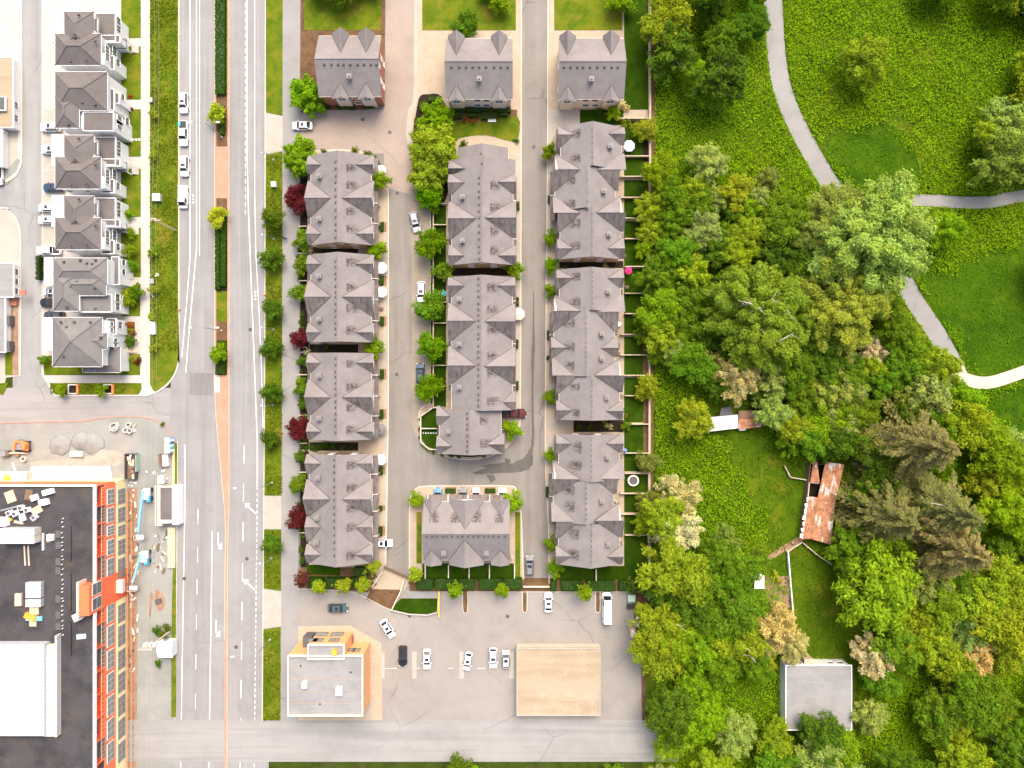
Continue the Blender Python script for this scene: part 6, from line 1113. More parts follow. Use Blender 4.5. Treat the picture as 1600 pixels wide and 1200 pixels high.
def crown(name, Rr, zc, rz, nb, br, leaf, dens, aspect=1.5, core=True, squash=1.0, low=-.35):
    d = unit(rng.normal(size=(nb * 3, 3))); d = d[d[:, 2] > low][:nb]; nb = len(d)
    rad = br * Rr * rng.uniform(.55, 1.35, nb); ang = np.arctan2(d[:, 1], d[:, 0]); lob = 1 + .13 * np.sin(ang * 2 + rng.random() * 6) + .11 * np.sin(ang * 3 + rng.random() * 6); fac = rng.uniform(.62, 1.10, nb) * lob
    ctr = d * np.array([Rr, Rr, rz]) * (1 - br * .75) * fac[:, None]; ctr[:, 2] += zc
    if core: ctr = np.vstack([ctr, [[0, 0, zc]]]); rad = np.append(rad, min(Rr, rz) * .62)
    C, Nn, Sz, Rv, Gv = [], [], [], [], []
    for i in range(len(ctr)):
        n = int(dens * 12.6 * rad[i] ** 2); dd = unit(rng.normal(size=(n, 3))); dd[:, 2] = np.where(dd[:, 2] < -.3, -dd[:, 2], dd[:, 2]); rr = rad[i] * np.where(rng.random(n) < .16, rng.uniform(1.0, 1.38, n), rng.uniform(.70, 1.10, n))
        vo = dd * rr[:, None] * np.array([1, 1, squash]); dr = ctr[i] - np.array([0, 0, zc - rz * .2]); dr = dr / max(np.linalg.norm(dr), 1e-6); al = vo @ dr; vo = vo * .86 + dr * (al * .75)[:, None] if i < nb else vo; C.append(ctr[i] + vo); Nn.append(dd * .7 + rng.normal(size=(n, 3)) * .42 + np.array([0, 0, .35])); Sz.append(leaf * rng.uniform(.6, 1.35, n)); gb = rng.random() * .9; Gv.append(np.full(n, gb) * rng.uniform(.6, 1.1, n)); Rv.append(np.clip(rng.normal(.35 + .3 * rng.random(), .25, n), 0, 1))
    return leaf_mesh(name, np.vstack(C), np.vstack(Nn), np.concatenate(Sz), aspect, np.concatenate(Rv), np.concatenate(Gv)), ctr
def trunk(name, h, r, ctr, k, mat="bark", out=.85):
    m = MB(); m.tube([(0, 0, -.25), (0, 0, h * .35), (r * .5, 0, h * .7), (0, r * .4, h)], [r * 1.25, r, r * .7, r * .3], 7)
    for c in ctr[:k]: z0 = h * rng.uniform(.35, .7); p0 = np.array([0, 0, z0]); p1 = np.array(c); p1 = p0 + (p1 - p0) * out; md = (p0 + p1) / 2 + np.array([0, 0, .1 * h]); m.tube([tuple(p0), tuple(md), tuple(p1)], [r * .5, r * .3, r * .1], 5)
    return m.mesh(name, mat)
def proto(Rr, h, nb, br, leaf, dens, rz=None, aspect=1.5, mat="bark", k=8, out=.85, **kw):
    rz = rz or Rr * .85; zc = h - rz; me, ctr = crown("foliage", Rr, zc, rz, nb, br, leaf, dens, aspect, **kw); return dict(parts=[("trunk", trunk("trunk", zc + rz * .3, max(.08, Rr * .06), ctr, k, mat, out), -1, (0, 0, 0)), ("crown", me, -1, (0, 0, 0))], R=Rr, zc=zc + rz * .45, h=h)
PR = {
 "street": [proto(2.4, 4.6, 34, .33, .24, 14, aspect=1.7), proto(2.4, 4.4, 42, .28, .23, 14, aspect=1.7), proto(2.4, 4.7, 38, .30, .24, 14, aspect=2.0)],
 "small": [proto(1.9, 3.8, 28, .34, .22, 15, aspect=1.8), proto(1.9, 3.6, 34, .30, .21, 15, aspect=1.8), proto(1.9, 3.9, 30, .32, .22, 15, aspect=2.2)],
 "column": [proto(1.3, 6.6, 26, .5, .30, 8.0, rz=2.7), proto(1.35, 6.2, 24, .5, .30, 8.0, rz=2.5)],
 "fluffy": [proto(4.2, 7.0, 80, .21, .34, 8.5, aspect=2.8), proto(4.0, 6.6, 70, .22, .34, 8.5, aspect=2.8)],
 "med": [proto(4.2, 9.5, 60, .22, .25, 13, aspect=1.9), proto(4.2, 8.5, 74, .19, .24, 13, aspect=2.0), proto(4.2, 10, 52, .24, .26, 12, aspect=2.2), proto(4.2, 9, 66, .20, .24, 13, aspect=2.4, rz=4.0), proto(4.2, 8.8, 90, .17, .23, 13, aspect=2.0), proto(4.2, 9.8, 56, .21, .25, 13, aspect=2.6, rz=3.2), proto(4.2, 8.2, 70, .19, .24, 13, aspect=2.3, rz=2.8)],
 "wisp": [proto(4.2, 9.0, 70, .18, .27, 9.5, aspect=2.4, mat="bark_pale", k=24, out=1.04), proto(4.2, 8.5, 84, .16, .26, 9.5, aspect=2.4, mat="bark_pale", k=26, out=1.04)],
 "big": [proto(11, 20, 210, .125, .32, 11, aspect=1.9, rz=8.5, mat="bark_pale", k=26, out=.98), proto(11, 18, 230, .115, .31, 11, aspect=2.1, rz=8, mat="bark_pale", k=36, out=1.03)],
}
def conifer(h, Rm, seed, dens=1.0):
    rg = np.random.default_rng(seed); C, Nn, Tg, Sz, Rv, Gv = [], [], [], [], [], []; m = MB(); m.tube([(0, 0, -.3), (0, 0, h * .5), (0, 0, h)], [.45, .28, .04], 8); z = 2.5; lean = rg.normal(size=2) * .02
    while z < h - .3:
        t = z / h; Lb = Rm * (1 - t) ** .75 * rg.uniform(.8, 1.12) + .25; nb = int(5 + 2.5 * (1 - t)); a0 = rg.random() * 6.28
        for i in range(nb):
            a = a0 + 6.283 * i / nb + rg.normal() * .18; L = Lb * rg.uniform(.7, 1.15); dirn = np.array([math.cos(a), math.sin(a), 0]); side = np.array([-math.sin(a), math.cos(a), 0]); drop = .34 * L * rg.uniform(.5, 1.3)
            if L > 2.2: m.tube([(0, 0, z), tuple(dirn * L * .5 + np.array([0, 0, z - drop * .2])), tuple(dirn * L * .97 + np.array([0, 0, z - drop * .75]))], [.09, .06, .02], 4, cap=False)
            n = int(L * 15 * dens) + 3; f = rg.uniform(.15, 1.03, n); w = (1 - np.abs(f - .45) * 1.1).clip(.10) * L * .17
            off = rg.uniform(-1, 1, n) * w; p = dirn * (f * L)[:, None] + side * off[:, None]; p[:, 2] += z - drop * f ** 1.6 - np.abs(off) * .25 + rg.normal(size=n) * .08
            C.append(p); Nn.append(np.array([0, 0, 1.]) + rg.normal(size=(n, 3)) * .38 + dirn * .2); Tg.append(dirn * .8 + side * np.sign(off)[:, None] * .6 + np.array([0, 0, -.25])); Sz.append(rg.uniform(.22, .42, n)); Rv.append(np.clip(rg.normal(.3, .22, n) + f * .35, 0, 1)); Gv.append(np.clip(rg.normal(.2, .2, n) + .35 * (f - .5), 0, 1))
        z += .85 + .45 * (1 - t)
    c, nn, tg = np.vstack(C), np.vstack(Nn), np.vstack(Tg); nn = unit(nn); tg = unit(tg - nn * (tg * nn).sum(1, keepdims=True))
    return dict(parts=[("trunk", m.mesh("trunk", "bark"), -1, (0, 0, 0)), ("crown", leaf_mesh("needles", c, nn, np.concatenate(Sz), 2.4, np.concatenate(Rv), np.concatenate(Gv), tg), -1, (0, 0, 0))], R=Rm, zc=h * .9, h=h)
PR["conifer"] = [conifer(26, 12.5, 1), conifer(22, 12.0, 2), conifer(29, 12.5, 3)]
# colours are leaf albedos
GRN = (.100, .180, .015); DGR = (.070, .132, .015); BRT = (.145, .242, .012); YEL = (.30, .32, .03); LIM = (.185, .258, .020); PAL = (.220, .275, .090); OLV = (.155, .185, .045); PUR = (.105, .018, .024); BEI = (.42, .35, .17); WHB = (.50, .47, .30); TAN = (.165, .128, .060); YGR = (.215, .260, .022); CON = (.185, .185, .068)
CN = {GRN: "mid green", DGR: "dark green", BRT: "bright green", YEL: "yellow-leaved", LIM: "lime green", PAL: "pale grey-green", OLV: "olive green", PUR: "purple-leaved", BEI: "beige-blossomed", WHB: "white-blossomed", TAN: "tan", YGR: "yellow-green", CON: "brownish green"}
_pc = {}
def tree(kind, x, y, rpx, colr, label=None, group=None, name="tree", idx=None, jit=.10, gz=0.0):
    L_ = PR[kind]; i = _pc.get(kind, 0) if idx is None else idx; _pc[kind] = i + 1; p = L_[i % len(L_)]; sc = rpx * S / p["R"] * (1.0 if kind != "conifer" else 1.0); zc = p["zc"] * sc
    if kind == "conifer": sc = 1.0 * rpx; zc = p["h"] * sc
    k = (H - zc) / H; sc2 = sc * k if kind != "conifer" else sc
    X, Y = G(x, y, zc); c = tuple(min(.9, v * f_ * R.uniform(1 - jit, 1 + jit)) for v, f_ in zip(colr, (1.26, 1.26, 1.0) if colr[1] > colr[0] else (1.1, 1.1, 1.05)))
    return place(p["parts"], name, label, "tree", (X, Y, gz), R.uniform(0, 6.28), (sc2, sc2, sc2 * R.uniform(.9, 1.08)), group, c, ("crown",))
# --- avenue and complex
bw = {345: "opposite the entry-side purple tree", 402: "close below another round tree", 483: "opposite the umbrellas", 545: "below a lamp opposite a row gap", 613: "above a lamp opposite a row", 685: "alone above the crossing", 847: "between two concrete crossings"}
for x, y, r in ((424, 346, 17), (423, 403, 18), (425, 484, 14.5), (425, 546, 16), (425, 613, 15), (421, 686, 12.5), (426, 847, 14)): tree("street", x, y, r, DGR if y != 686 else (.06, .10, .012), "round dark green tree on the verge " + bw[y if y in bw else min(bw, key=lambda k: abs(k - y))], "round trees of the east verge", "street_tree", gz=.18)
tree("street", 338, 178, 13.5, YEL, "yellow tree in the median above the brick patch", "yellow median trees", "street_tree", gz=.2); tree("street", 338.5, 339, 13.5, YEL, "yellow tree in the median below the brick patch", "yellow median trees", "street_tree", gz=.2); tree("small", 343, 553, 13, BRT, "small bright green tree at the median's lower end", None, "street_tree", gz=.2)
for x, y, r, c, l in ((471, 246, 27, BRT, "leafy lime tree at the corner of the entry row"), (479, 147, 26, BRT, "leafy lime tree north of the entry road"), (679, 183, 26, (.112, .21, .008), "leafy tree beside the curved entry walkway, north of a larger tree"), (676, 226, 36, LIM, "largest feathery lime tree of the entry clump"), (671, 272, 30, LIM, "feathery lime tree south in the entry clump")): tree("fluffy", x, y, r, c, l, "lime trees by the complex entry", "lime_tree", gz=.22)
for i, (x, y, r) in enumerate(((669, 314, 19), (671, 381, 22), (672, 478, 20), (670, 546, 21), (669, 606, 20))): tree("street", x, y, r, (.092, .195, .006) if i != 2 else GRN, ["round green tree at the head of the parking strip", "round green tree below the silver car", "darker round tree covering the white car's nose", "round green tree between white and blue parked cars", "round green tree over the blue car's tail"][i], "trees along the parking strip", "street_tree", gz=.22)
tree("small", 693, 425, 16, GRN, "slender tree in a yard between two middle rows", None, "garden_tree", gz=.22)
for i, (x, y, r) in enumerate(((463, 309, 18), (467, 525, 15), (464, 670, 16.5), (463, 810, 14.5))): tree("street", x, y, r, PUR, ["purple-leaved tree before the entry row", "purple-leaved tree at the gap between second and third rows", "purple-leaved tree at the gap above the longest row", "purple-leaved tree before the longest path-side row"][i], "purple trees along the path", "purple_tree", gz=.22)
tree("column", 470, 906, 9, (.10, .03, .03), "reddish tree at the hedge corner by the path", None, "purple_tree", gz=.22)
for x, y, r in ((470, 376, 14), (470, 414, 13), (468, 458, 14.5), (470, 607, 13), (468, 757, 13.5), (469, 713, 9), (473, 565, 8), (474, 630, 8)): tree("small", x, y, r, GRN if r > 10 else DGR, "small green tree in a front garden along the path", "front garden trees along the path", "garden_tree", gz=.22)
for x, y, r, l in ((594, 284, 15, "small lime tree on the entry row's drives"), (584.5, 390, 15, "small lime tree at the first gap of path-side rows"), (586, 543, 15.5, "small lime tree at the second gap of path-side rows"), (803, 421, 14.5, "small lime tree in the gap of the two middle rows"), (800, 673, 14, "small lime tree in the road bend"), (803, 785, 15.5, "small lime tree at the crosswise row's lane corner"), (652, 781, 13, "small lime tree at the crosswise row's road corner")): tree("small", x, y, r, BRT, l, "lime trees among the drives", "garden_tree", gz=.22)
for x, y, r in ((860, 236, 11.5), (862, 372, 11), (861, 415, 12), (861, 456, 10), (862, 622, 11.5), (861, 712, 11), (863, 850, 12), (866, 888, 13)): tree("small", x, y, r, (.118, .21, .010), "small bright tree in the lane-side planting of the stepped rows", "lane-side trees of the stepped rows", "garden_tree", gz=.22)
for x, y, l in ((497, 918, "columnar tree in the hedge bed, western of three"), (535, 917, "columnar tree in the hedge bed, middle of three"), (566, 915, "columnar tree in the hedge bed beside the ramp"), (580, 887, "columnar tree at the ramp's head"), (649, 898, "columnar tree beside the ramp wall"), (711, 923, "columnar tree leaning over the lot by the first planting strip"), (784, 923, "columnar tree leaning over the lot's middle bays"), (914, 927, "columnar tree leaning over the lot beside the cargo van")): tree("column", x, y, 9.5, LIM if y < 920 else (.13, .222, .010), l, "columnar trees along the lot hedge", "columnar_tree", gz=.2)
for x, y, r, c, l in ((958, 175, 12, BRT, "small bright tree at the uppermost yard fence"), (1009, 206, 17, YGR, "yellow-green tree in the parasol yard"), (979, 666, 7, GRN, "small shrub-like tree in a yard below a gap"), (1011, 605, 18, LIM, "bright lime tree astride the yard fence"), (1012, 722, 15, OLV, "olive tree astride the fence above the trampoline"), (1004, 388, 13, BRT, "bright tree in a yard by the fence")): tree("small" if r < 15 else "street", x, y, r, c, l, "yard trees by the wood", "garden_tree", gz=.2)
for x, y in ((96, 610), (157, 609)): tree("small", x, y, 9, BRT, "small tree in the verge below the corner house", "verge trees below the corner house", "street_tree", gz=.19)
for x, y in ((240, 180), (240, 243), (238, 395), (239, 452), (238, 495), (239, 545)): tree("small", x, y, 6.5, LIM, "thin young tree on the verge beside the pavement", "young verge trees", "young_tree", gz=.19)
for x, y, r, c in ((201, 390, 9, BRT), (208, 415, 8, GRN), (212, 455, 11, GRN), (203, 470, 10, BRT), (196, 460, 8, YEL), (200, 335, 7, BRT), (203, 365, 7, BRT), (69, 562, 8, GRN), (203, 533, 8, DGR)): tree("small", x, y, r, c, "garden shrub before the white houses", "shrubs before the white houses", "shrub", gz=.19)
# --- shrubs and hedges
def hedge(x0, y0, x1, y1, h, colr, label, group, z=.22, leaf=.17, name="hedge"):
    a, b = G(x0, y0), G(x1, y1); X0, X3, Y0, Y3 = min(a[0], b[0]), max(a[0], b[0]), min(a[1], b[1]), max(a[1], b[1]); cx, cy = (X0 + X3) / 2, (Y0 + Y3) / 2; sx, sy = X3 - X0, Y3 - Y0
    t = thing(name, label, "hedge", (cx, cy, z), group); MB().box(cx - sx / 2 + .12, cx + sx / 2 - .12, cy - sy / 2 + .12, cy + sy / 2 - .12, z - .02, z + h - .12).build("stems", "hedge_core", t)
    A = sx * sy + 2 * h * (sx + sy); n = int(min(4200, A * 42)); u = rng.random(n) * A; P = np.zeros((n, 3)); Nn = np.zeros((n, 3)); top = u < sx * sy
    P[:, 0] = rng.uniform(-sx / 2, sx / 2, n); P[:, 1] = rng.uniform(-sy / 2, sy / 2, n); P[:, 2] = h + rng.normal(size=n) * .05; Nn[:] = (0, 0, 1)
    sd = ~top; fx = sd & (rng.random(n) < sy / (sx + sy)); fy = sd & ~fx; P[sd, 2] = rng.uniform(0.05, h, sd.sum()); sg = np.sign(rng.normal(size=n))
    P[fx, 0] = sg[fx] * sx / 2 * rng.uniform(.94, 1.02, fx.sum()); Nn[fx] = np.stack([sg[fx], 0 * sg[fx], .3 + 0 * sg[fx]], 1); P[fy, 1] = sg[fy] * sy / 2 * rng.uniform(.94, 1.02, fy.sum()); Nn[fy] = np.stack([0 * sg[fy], sg[fy], .3 + 0 * sg[fy]], 1)
    me = leaf_mesh("leaves", P, Nn + rng.normal(size=(n, 3)) * .35, leaf * rng.uniform(.7, 1.3, n), 1.4, np.clip(rng.normal(.4, .22, n), 0, 1), rng.random(n) * .3); o = bpy.data.objects.new("leaves", me); COL.objects.link(o); o.parent = t; o.location = (0, 0, 0); o.color = (*colr, 1); return t
HG = (.034, .100, .004)
for x0, x1 in ((484, 508), (511, 543), (547, 575)): hedge(x0, 900, x1, 916, 1.6, HG, "clipped dark hedge block along the longest path-side row's lawn", "hedge blocks below the path-side rows")
hedge(556, 884, 576, 896, 1.6, HG, "clipped hedge block at the ramp's head", None)
for x0, x1 in ((652, 678), (681, 714), (718, 743), (749, 783), (787, 815)): hedge(x0, 901, x1, 918, 1.6, HG, "clipped dark hedge block below the crosswise row", "hedge blocks below the crosswise row")
for x0, x1 in ((860, 869), (876, 909), (916, 960), (966, 980)): hedge(x0, 904, x1, 920, 1.5, HG, "clipped dark hedge block below the southern stepped row", "hedge blocks below the stepped row")
hedge(339, 338, 346, 453, 1.0, HG, "long low hedge on the western half of the median bed", "median hedges", leaf=.2); hedge(347.5, 333, 355.5, 448, 1.0, HG, "long low hedge on the eastern half of the median bed", "median hedges", leaf=.2); hedge(339, -60, 354.5, 150, 1.0, HG, "long low hedge filling the median's upper bed", None, leaf=.2); hedge(344, 168, 353, 212, .9, (.05, .1, .008), "short hedge beside the yellow median tree", None)
hedge(339, 570, 354, 585, .9, (.045, .09, .006), "low hedge at the end of the median bed", None)
for x0, x1, y0, y1 in ((703, 722, 178, 187), (731, 748, 180, 185), (753, 778, 178, 189), (706, 729, 171, 177), (730, 752, 171, 178), (753, 774, 172, 177), (776, 798, 172, 178), (781, 794, 179, 184)): hedge(x0, y0, x1, y1, 1.1, (.05, .10, .006), "clipped box hedge before the cream garden front", "box hedges before the cream front")
for x0, x1, y0, y1 in ((500, 516, 168, 172), (528, 546, 168, 172), (546, 556, 169, 172.5), (566, 592, 158, 164), (568, 586, 165, 170)): hedge(x0, y0, x1, y1, .9, (.05, .10, .006), "clipped hedge before the brick-red row", "hedges before the brick-red row")
for y0, y1 in ((402, 409), (410, 416), (417, 424), (425, 431), (432, 438)): hedge(62.5, y0, 69, y1, 1.5, (.035, .06, .01), "small cedar in the row beside the lane", "cedars beside the lane", .15, name="cedar_hedge")
for x, y0, y1 in ((599.5, 348, 362), (599.5, 432, 446), (599.5, 495, 509), (599.5, 577, 592), (599, 640, 654), (598, 729, 741), (597.5, 790, 797), (597.5, 822, 836)):
    hedge(x - 4.5, y0, x + .5, y1, .9, HG, "clipped planting half filling a mulched box between drives", "planters between the drives"); structure(MB().prism(px(rect(x - 5, y0 - .6, x + 4.6, y1 + .6)), .1, .2375).build("planter_bed", "planter_wood"))
for x, y0, y1 in ((809.5, 316, 329), (808.5, 465, 478), (808, 531, 544), (808, 596, 609), (858, 307, 318), (857, 517, 531), (856, 556, 562), (855, 760, 776)): hedge(x - 2.3, y0, x + 2, y1, .8, HG, "narrow clipped planting beside a garage on the lane", "narrow plantings on the lane")
for x0, x1 in ((696, 712), (758, 774)): hedge(x0, 763, x1, 769.5, .8, HG, "clipped planting between the crosswise row's drives", "plantings of the crosswise row"); structure(MB().prism(px(rect(x0 - .6, 761, x1 + .6, 771)), .1, .2375).build("planter_bed", "planter_wood"))
for x0, y0, x1, y1 in ((656, 160, 668, 176), (648, 186, 660, 210), (670, 152, 690, 160)): hedge(x0, y0, x1, y1, .7, (.06, .11, .007), "low planting along the curved entry walkway", "plantings by the entry walkway")
sh = proto(1.0, 1.3, 14, .45, .2, 14.0, rz=.8, k=3)
def shrub(x, y, r, c, label, group, z=.22): s_ = r * S; place(sh["parts"], "shrub", label, "shrub", (*G(x, y, .6), z), R.uniform(0, 6), (s_, s_, s_ * R.uniform(.8, 1.2)), group, tuple(v * R.uniform(.85, 1.15) for v in c), ("crown",))
for y in range(246, 880, 9):
    if R.random() < .62: shrub(R.uniform(468, 476), y + R.uniform(-3, 3), R.uniform(3, 5.5), R.choice([GRN, DGR, DGR, (.05, .09, .01)]), "low garden shrub in a front garden along the path", "low shrubs along the path")
for x, y, r in ((484, 391, 6), (481, 552, 6), (510, 541, 4), (508, 695, 5), (520, 697, 4), (535, 700, 4), (500, 698, 5), (490, 700, 5), (480, 699, 4), (472, 690, 5)): shrub(x, y, r, WHB if r == 6 else DGR, "shrub in the dim gap between townhouse rows" if r != 6 else "white-flowering shrub at a row's garden end", "shrubs in the row gaps" if r != 6 else "white-flowering shrubs")
for y in range(332, 632, 8): shrub(674.8, y + R.uniform(-2, 2), R.uniform(1.6, 2.6), (.10, .085, .02) if R.random() < .5 else GRN, "tiny shrub edging the yards along the parking strip", "tiny edging shrubs")
for x, y in ((662, 697), (668, 703), (677, 706), (690, 710), (704, 712), (716, 713), (756, 713), (768, 708), (657, 655), (656, 670), (656.5, 683)): shrub(x, y, 3, R.choice([YGR, DGR, (.2, .06, .02), GRN]), "small shrub in the bed round the road bend", "shrubs round the road bend")
for x, y, r, c in ((935, 175, 5, DGR), (942, 176, 5, DGR), (974, 166, 7, WHB), (975, 192, 6, LIM), (983, 191, 5, LIM), (945, 661, 4, YGR), (952, 666, 5, WHB), (905, 667, 4, DGR), (921, 668, 4, DGR), (884, 417, 3, GRN), (946, 416, 4, WHB), (977, 640, 3, GRN), (978, 650, 3, YGR), (555, 236, 6, GRN), (507, 237, 4, DGR), (573, 240, 5, GRN), (585, 245, 4, GRN), (590, 253, 3.5, DGR), (724, 226, 6, DGR), (807, 220, 4, DGR), (1005, 852, 3, YEL), (1006, 866, 3, YEL), (990, 912, 13, DGR), (1003, 905, 12, (.05, .075, .012)), (727, 187, 4, (.2, .09, .02)), (739, 189, 5, (.22, .1, .02)), (204, 508, 5, (.3, .12, .02)), (205, 516, 4, YGR), (209, 520, 4, (.25, .1, .03)), (203, 527, 3, WHB), (202, 150, 3, (.3, .05, .04)), (205, 170, 3, (.3, .05, .04)), (196, 214, 4, YEL), (197, 331, 4, YEL), (215, 565, 5, (.12, .03, .02)), (205, 562, 4, YGR), (1212, 900, 6, YEL), (1217, 908, 4, YEL), (246, 985, 7, DGR), (254, 990, 6, GRN), (262, 982, 6, DGR), (247, 1036, 5, GRN), (253, 663, 3, GRN)): shrub(x, y, r, c, "small garden shrub in a planted corner", "scattered garden shrubs", .2 if x < 1020 else -.05)
# --- the wood on the east side
AVOID = [strip(smooth(park, 4, False), 16), strip(smooth([(1494, 572), (1503, 588), (1525, 597), (1550, 597), (1580, 588), (1620, 575)], 4, False), 12), [(1126, 660), (1240, 690), (1262, 760), (1250, 850), (1205, 868), (1150, 730)], [(1198, 870), (1250, 848), (1300, 876), (1340, 940), (1376, 1000), (1370, 1050), (1230, 1050), (1230, 960)], [(1100, 632), (1196, 632), (1196, 678), (1100, 680)], [(1246, 715), (1325, 715), (1306, 856), (1246, 850)], [(1440, 400), (1600, 380), (1600, 577), (1508, 574)], [(1515, 606), (1600, 590), (1600, 690), (1545, 640)], [(1022, 580), (1090, 575), (1100, 640), (1090, 760), (1022, 760)], [(1110, 690), (1200, 760), (1190, 860), (1110, 850)]]
def inside_pt(x, y, poly, pad=0):
    for dx, dy in ((0, 0), (pad, 0), (-pad, 0), (0, pad), (0, -pad)):
        c = False; n = len(poly)
        for i in range(n):
            (x0, y0), (x1, y1) = poly[i], poly[(i + 1) % n]
            if (y0 > y + dy) != (y1 > y + dy) and x + dx < x0 + (y + dy - y0) / (y1 - y0) * (x1 - x0): c = not c
        if c: return True
    return False
def place_of(x, y):
    if y < 150 or y > 1050: return "beyond the wood's edge"
    if x < 1060: return "along the back-yard fence"
    if x > 1470 and y < 330: return "in the far meadow corner"
    if y < 420: return "between the bramble meadow and the paved path" if x > 1150 else "in the wood beside the bramble meadow"
    if x > 1380 and y < 680: return "below the bend of the park path"
    if y < 640: return "in the thick of the wood"
    if x > 1380: return "around the tall conifers" if y < 900 else "in the southern wood past the bungalow"
    if y < 860: return "around the derelict sheds"
    return "in the southern wood beside the parking lot" if x < 1200 else "around the garden lawn"
def size_of(r): return "small" if r < 22 else "medium" if r < 34 else "large" if r < 55 else "huge"
def wood(kind, x, y, r, c):
    lab = f"{size_of(r)} {CN[c]} tree {place_of(x, y)}"; tree(kind, x, y, r, c, lab, lab + "s" if False else "wood trees, " + lab, "wood_tree", gz=-.06)
m_, w_ = "med", "wisp"
for k, x, y, r, c in ((m_, 1032, 266, 27, BRT), (m_, 1016, 323, 24, LIM), (w_, 1019, 363, 19, YGR), (m_, 1050, 300, 23, GRN), (m_, 1090, 316, 27, GRN), (w_, 1110, 252, 31, PAL), (w_, 1100, 357, 29, PAL), (m_, 1052, 350, 25, GRN), (m_, 1152, 297, 25, YGR), (w_, 1203, 278, 20, OLV), (m_, 1175, 370, 31, LIM), (m_, 1155, 326, 21, GRN), (w_, 1186, 310, 20, PAL), (m_, 1225, 321, 28, GRN), (m_, 1232, 352, 34, GRN), (m_, 1256, 425, 32, DGR), (m_, 1028, 430, 30, (GRN)), (w_, 1080, 432, 30, LIM), (m_, 1062, 394, 28, GRN), (m_, 1122, 386, 28, DGR), (m_, 1156, 392, 26, LIM), (m_, 1216, 402, 29, DGR),
    (m_, 1032, 483, 32, BRT), (m_, 1076, 466, 30, GRN), (m_, 1014, 513, 21, GRN), (m_, 1034, 518, 28, LIM), (w_, 1077, 502, 30, GRN), (m_, 1068, 533, 26, GRN), (m_, 1086, 566, 31, GRN), (w_, 1108, 563, 21, PAL), (m_, 1106, 526, 26, DGR), (w_, 1155, 592, 33, BEI), (w_, 1207, 598, 29, PAL), (w_, 1213, 642, 28, PAL), (m_, 1250, 577, 26, GRN), (m_, 1235, 608, 22, GRN), (m_, 1276, 597, 25, LIM), (w_, 1297, 613, 31, PAL), (m_, 1272, 688, 26, GRN), (m_, 1238, 690, 22, GRN), (w_, 1085, 658, 29, YGR), (m_, 1300, 660, 30, BRT), (m_, 1262, 640, 24, GRN), (m_, 1320, 690, 28, DGR), (m_, 1120, 600, 22, DGR), (m_, 1150, 560, 24, GRN), (m_, 1290, 560, 30, DGR), (m_, 1325, 575, 28, DGR), (m_, 1345, 640, 28, GRN), (m_, 1296, 700, 20, DGR),
    (w_, 1063, 778, 33, BEI), (m_, 1041, 806, 30, YGR), (w_, 1060, 832, 35, WHB), (m_, 1005, 820, 17, BRT), (m_, 1013, 785, 18, OLV), (m_, 1060, 896, 48, LIM), (m_, 1120, 863, 28, GRN), (w_, 1136, 846, 22, OLV), (w_, 1117, 873, 17, PAL), (m_, 1158, 890, 30, GRN), (m_, 1112, 925, 35, GRN), (m_, 1037, 925, 30, DGR), (m_, 1143, 912, 28, GRN), (m_, 1076, 950, 36, DGR), (m_, 1026, 975, 34, LIM), (m_, 1050, 1003, 40, BRT), (m_, 1028, 1022, 36, LIM), (m_, 1108, 970, 31, DGR), (m_, 1150, 968, 36, GRN), (m_, 1163, 1002, 40, LIM), (m_, 1102, 1013, 36, BRT), (m_, 1126, 1037, 30, GRN), (m_, 1176, 950, 25, GRN), (w_, 1213, 986, 36, BEI), (w_, 1240, 1012, 25, BEI), (w_, 1198, 1028, 21, YGR), (w_, 1198, 1006, 22, BEI),
    (w_, 1584, 180, 36, PAL), (m_, 1552, 206, 26, YGR), (w_, 1575, 252, 40, OLV), (w_, 1598, 215, 26, PAL), (m_, 1480, 358, 28, BRT),
    (w_, 1370, 547, 20, WHB), (w_, 1373, 592, 21, WHB), (m_, 1407, 515, 26, GRN), (m_, 1420, 538, 28, GRN), (m_, 1420, 577, 31, GRN), (w_, 1474, 577, 32, LIM), (w_, 1461, 617, 36, PAL), (w_, 1323, 612, 30, PAL), (m_, 1508, 626, 28, BRT), (m_, 1316, 640, 30, GRN), (m_, 1514, 661, 35, LIM), (w_, 1410, 625, 25, OLV), (m_, 1552, 688, 36, LIM), (m_, 1572, 713, 36, BRT), (m_, 1593, 737, 31, BRT), (m_, 1552, 757, 31, LIM), (m_, 1580, 797, 36, BRT), (m_, 1338, 858, 34, (GRN)), (m_, 1347, 871, 26, DGR), (m_, 1382, 926, 60, LIM), (m_, 1340, 905, 30, GRN), (w_, 1456, 912, 36, PAL), (m_, 1480, 950, 36, LIM), (w_, 1440, 972, 31, YGR), (m_, 1455, 1013, 40, LIM), (m_, 1410, 1014, 36, GRN), (w_, 1518, 988, 36, PAL), (m_, 1541, 946, 40, LIM), (m_, 1576, 976, 46, LIM), (w_, 1533, 1020, 36, BEI), (m_, 1576, 1016, 36, LIM), (w_, 1370, 1028, 31, WHB), (m_, 1577, 915, 36, LIM), (m_, 1492, 1033, 31, LIM), (m_, 1365, 770, 30, DGR), (m_, 1420, 880, 30, DGR), (m_, 1500, 920, 30, DGR), (m_, 1380, 720, 30, DGR), (m_, 1350, 690, 28, OLV), (m_, 1430, 650, 26, DGR), (m_, 1475, 660, 30, GRN)): wood(k, x, y, r, c)
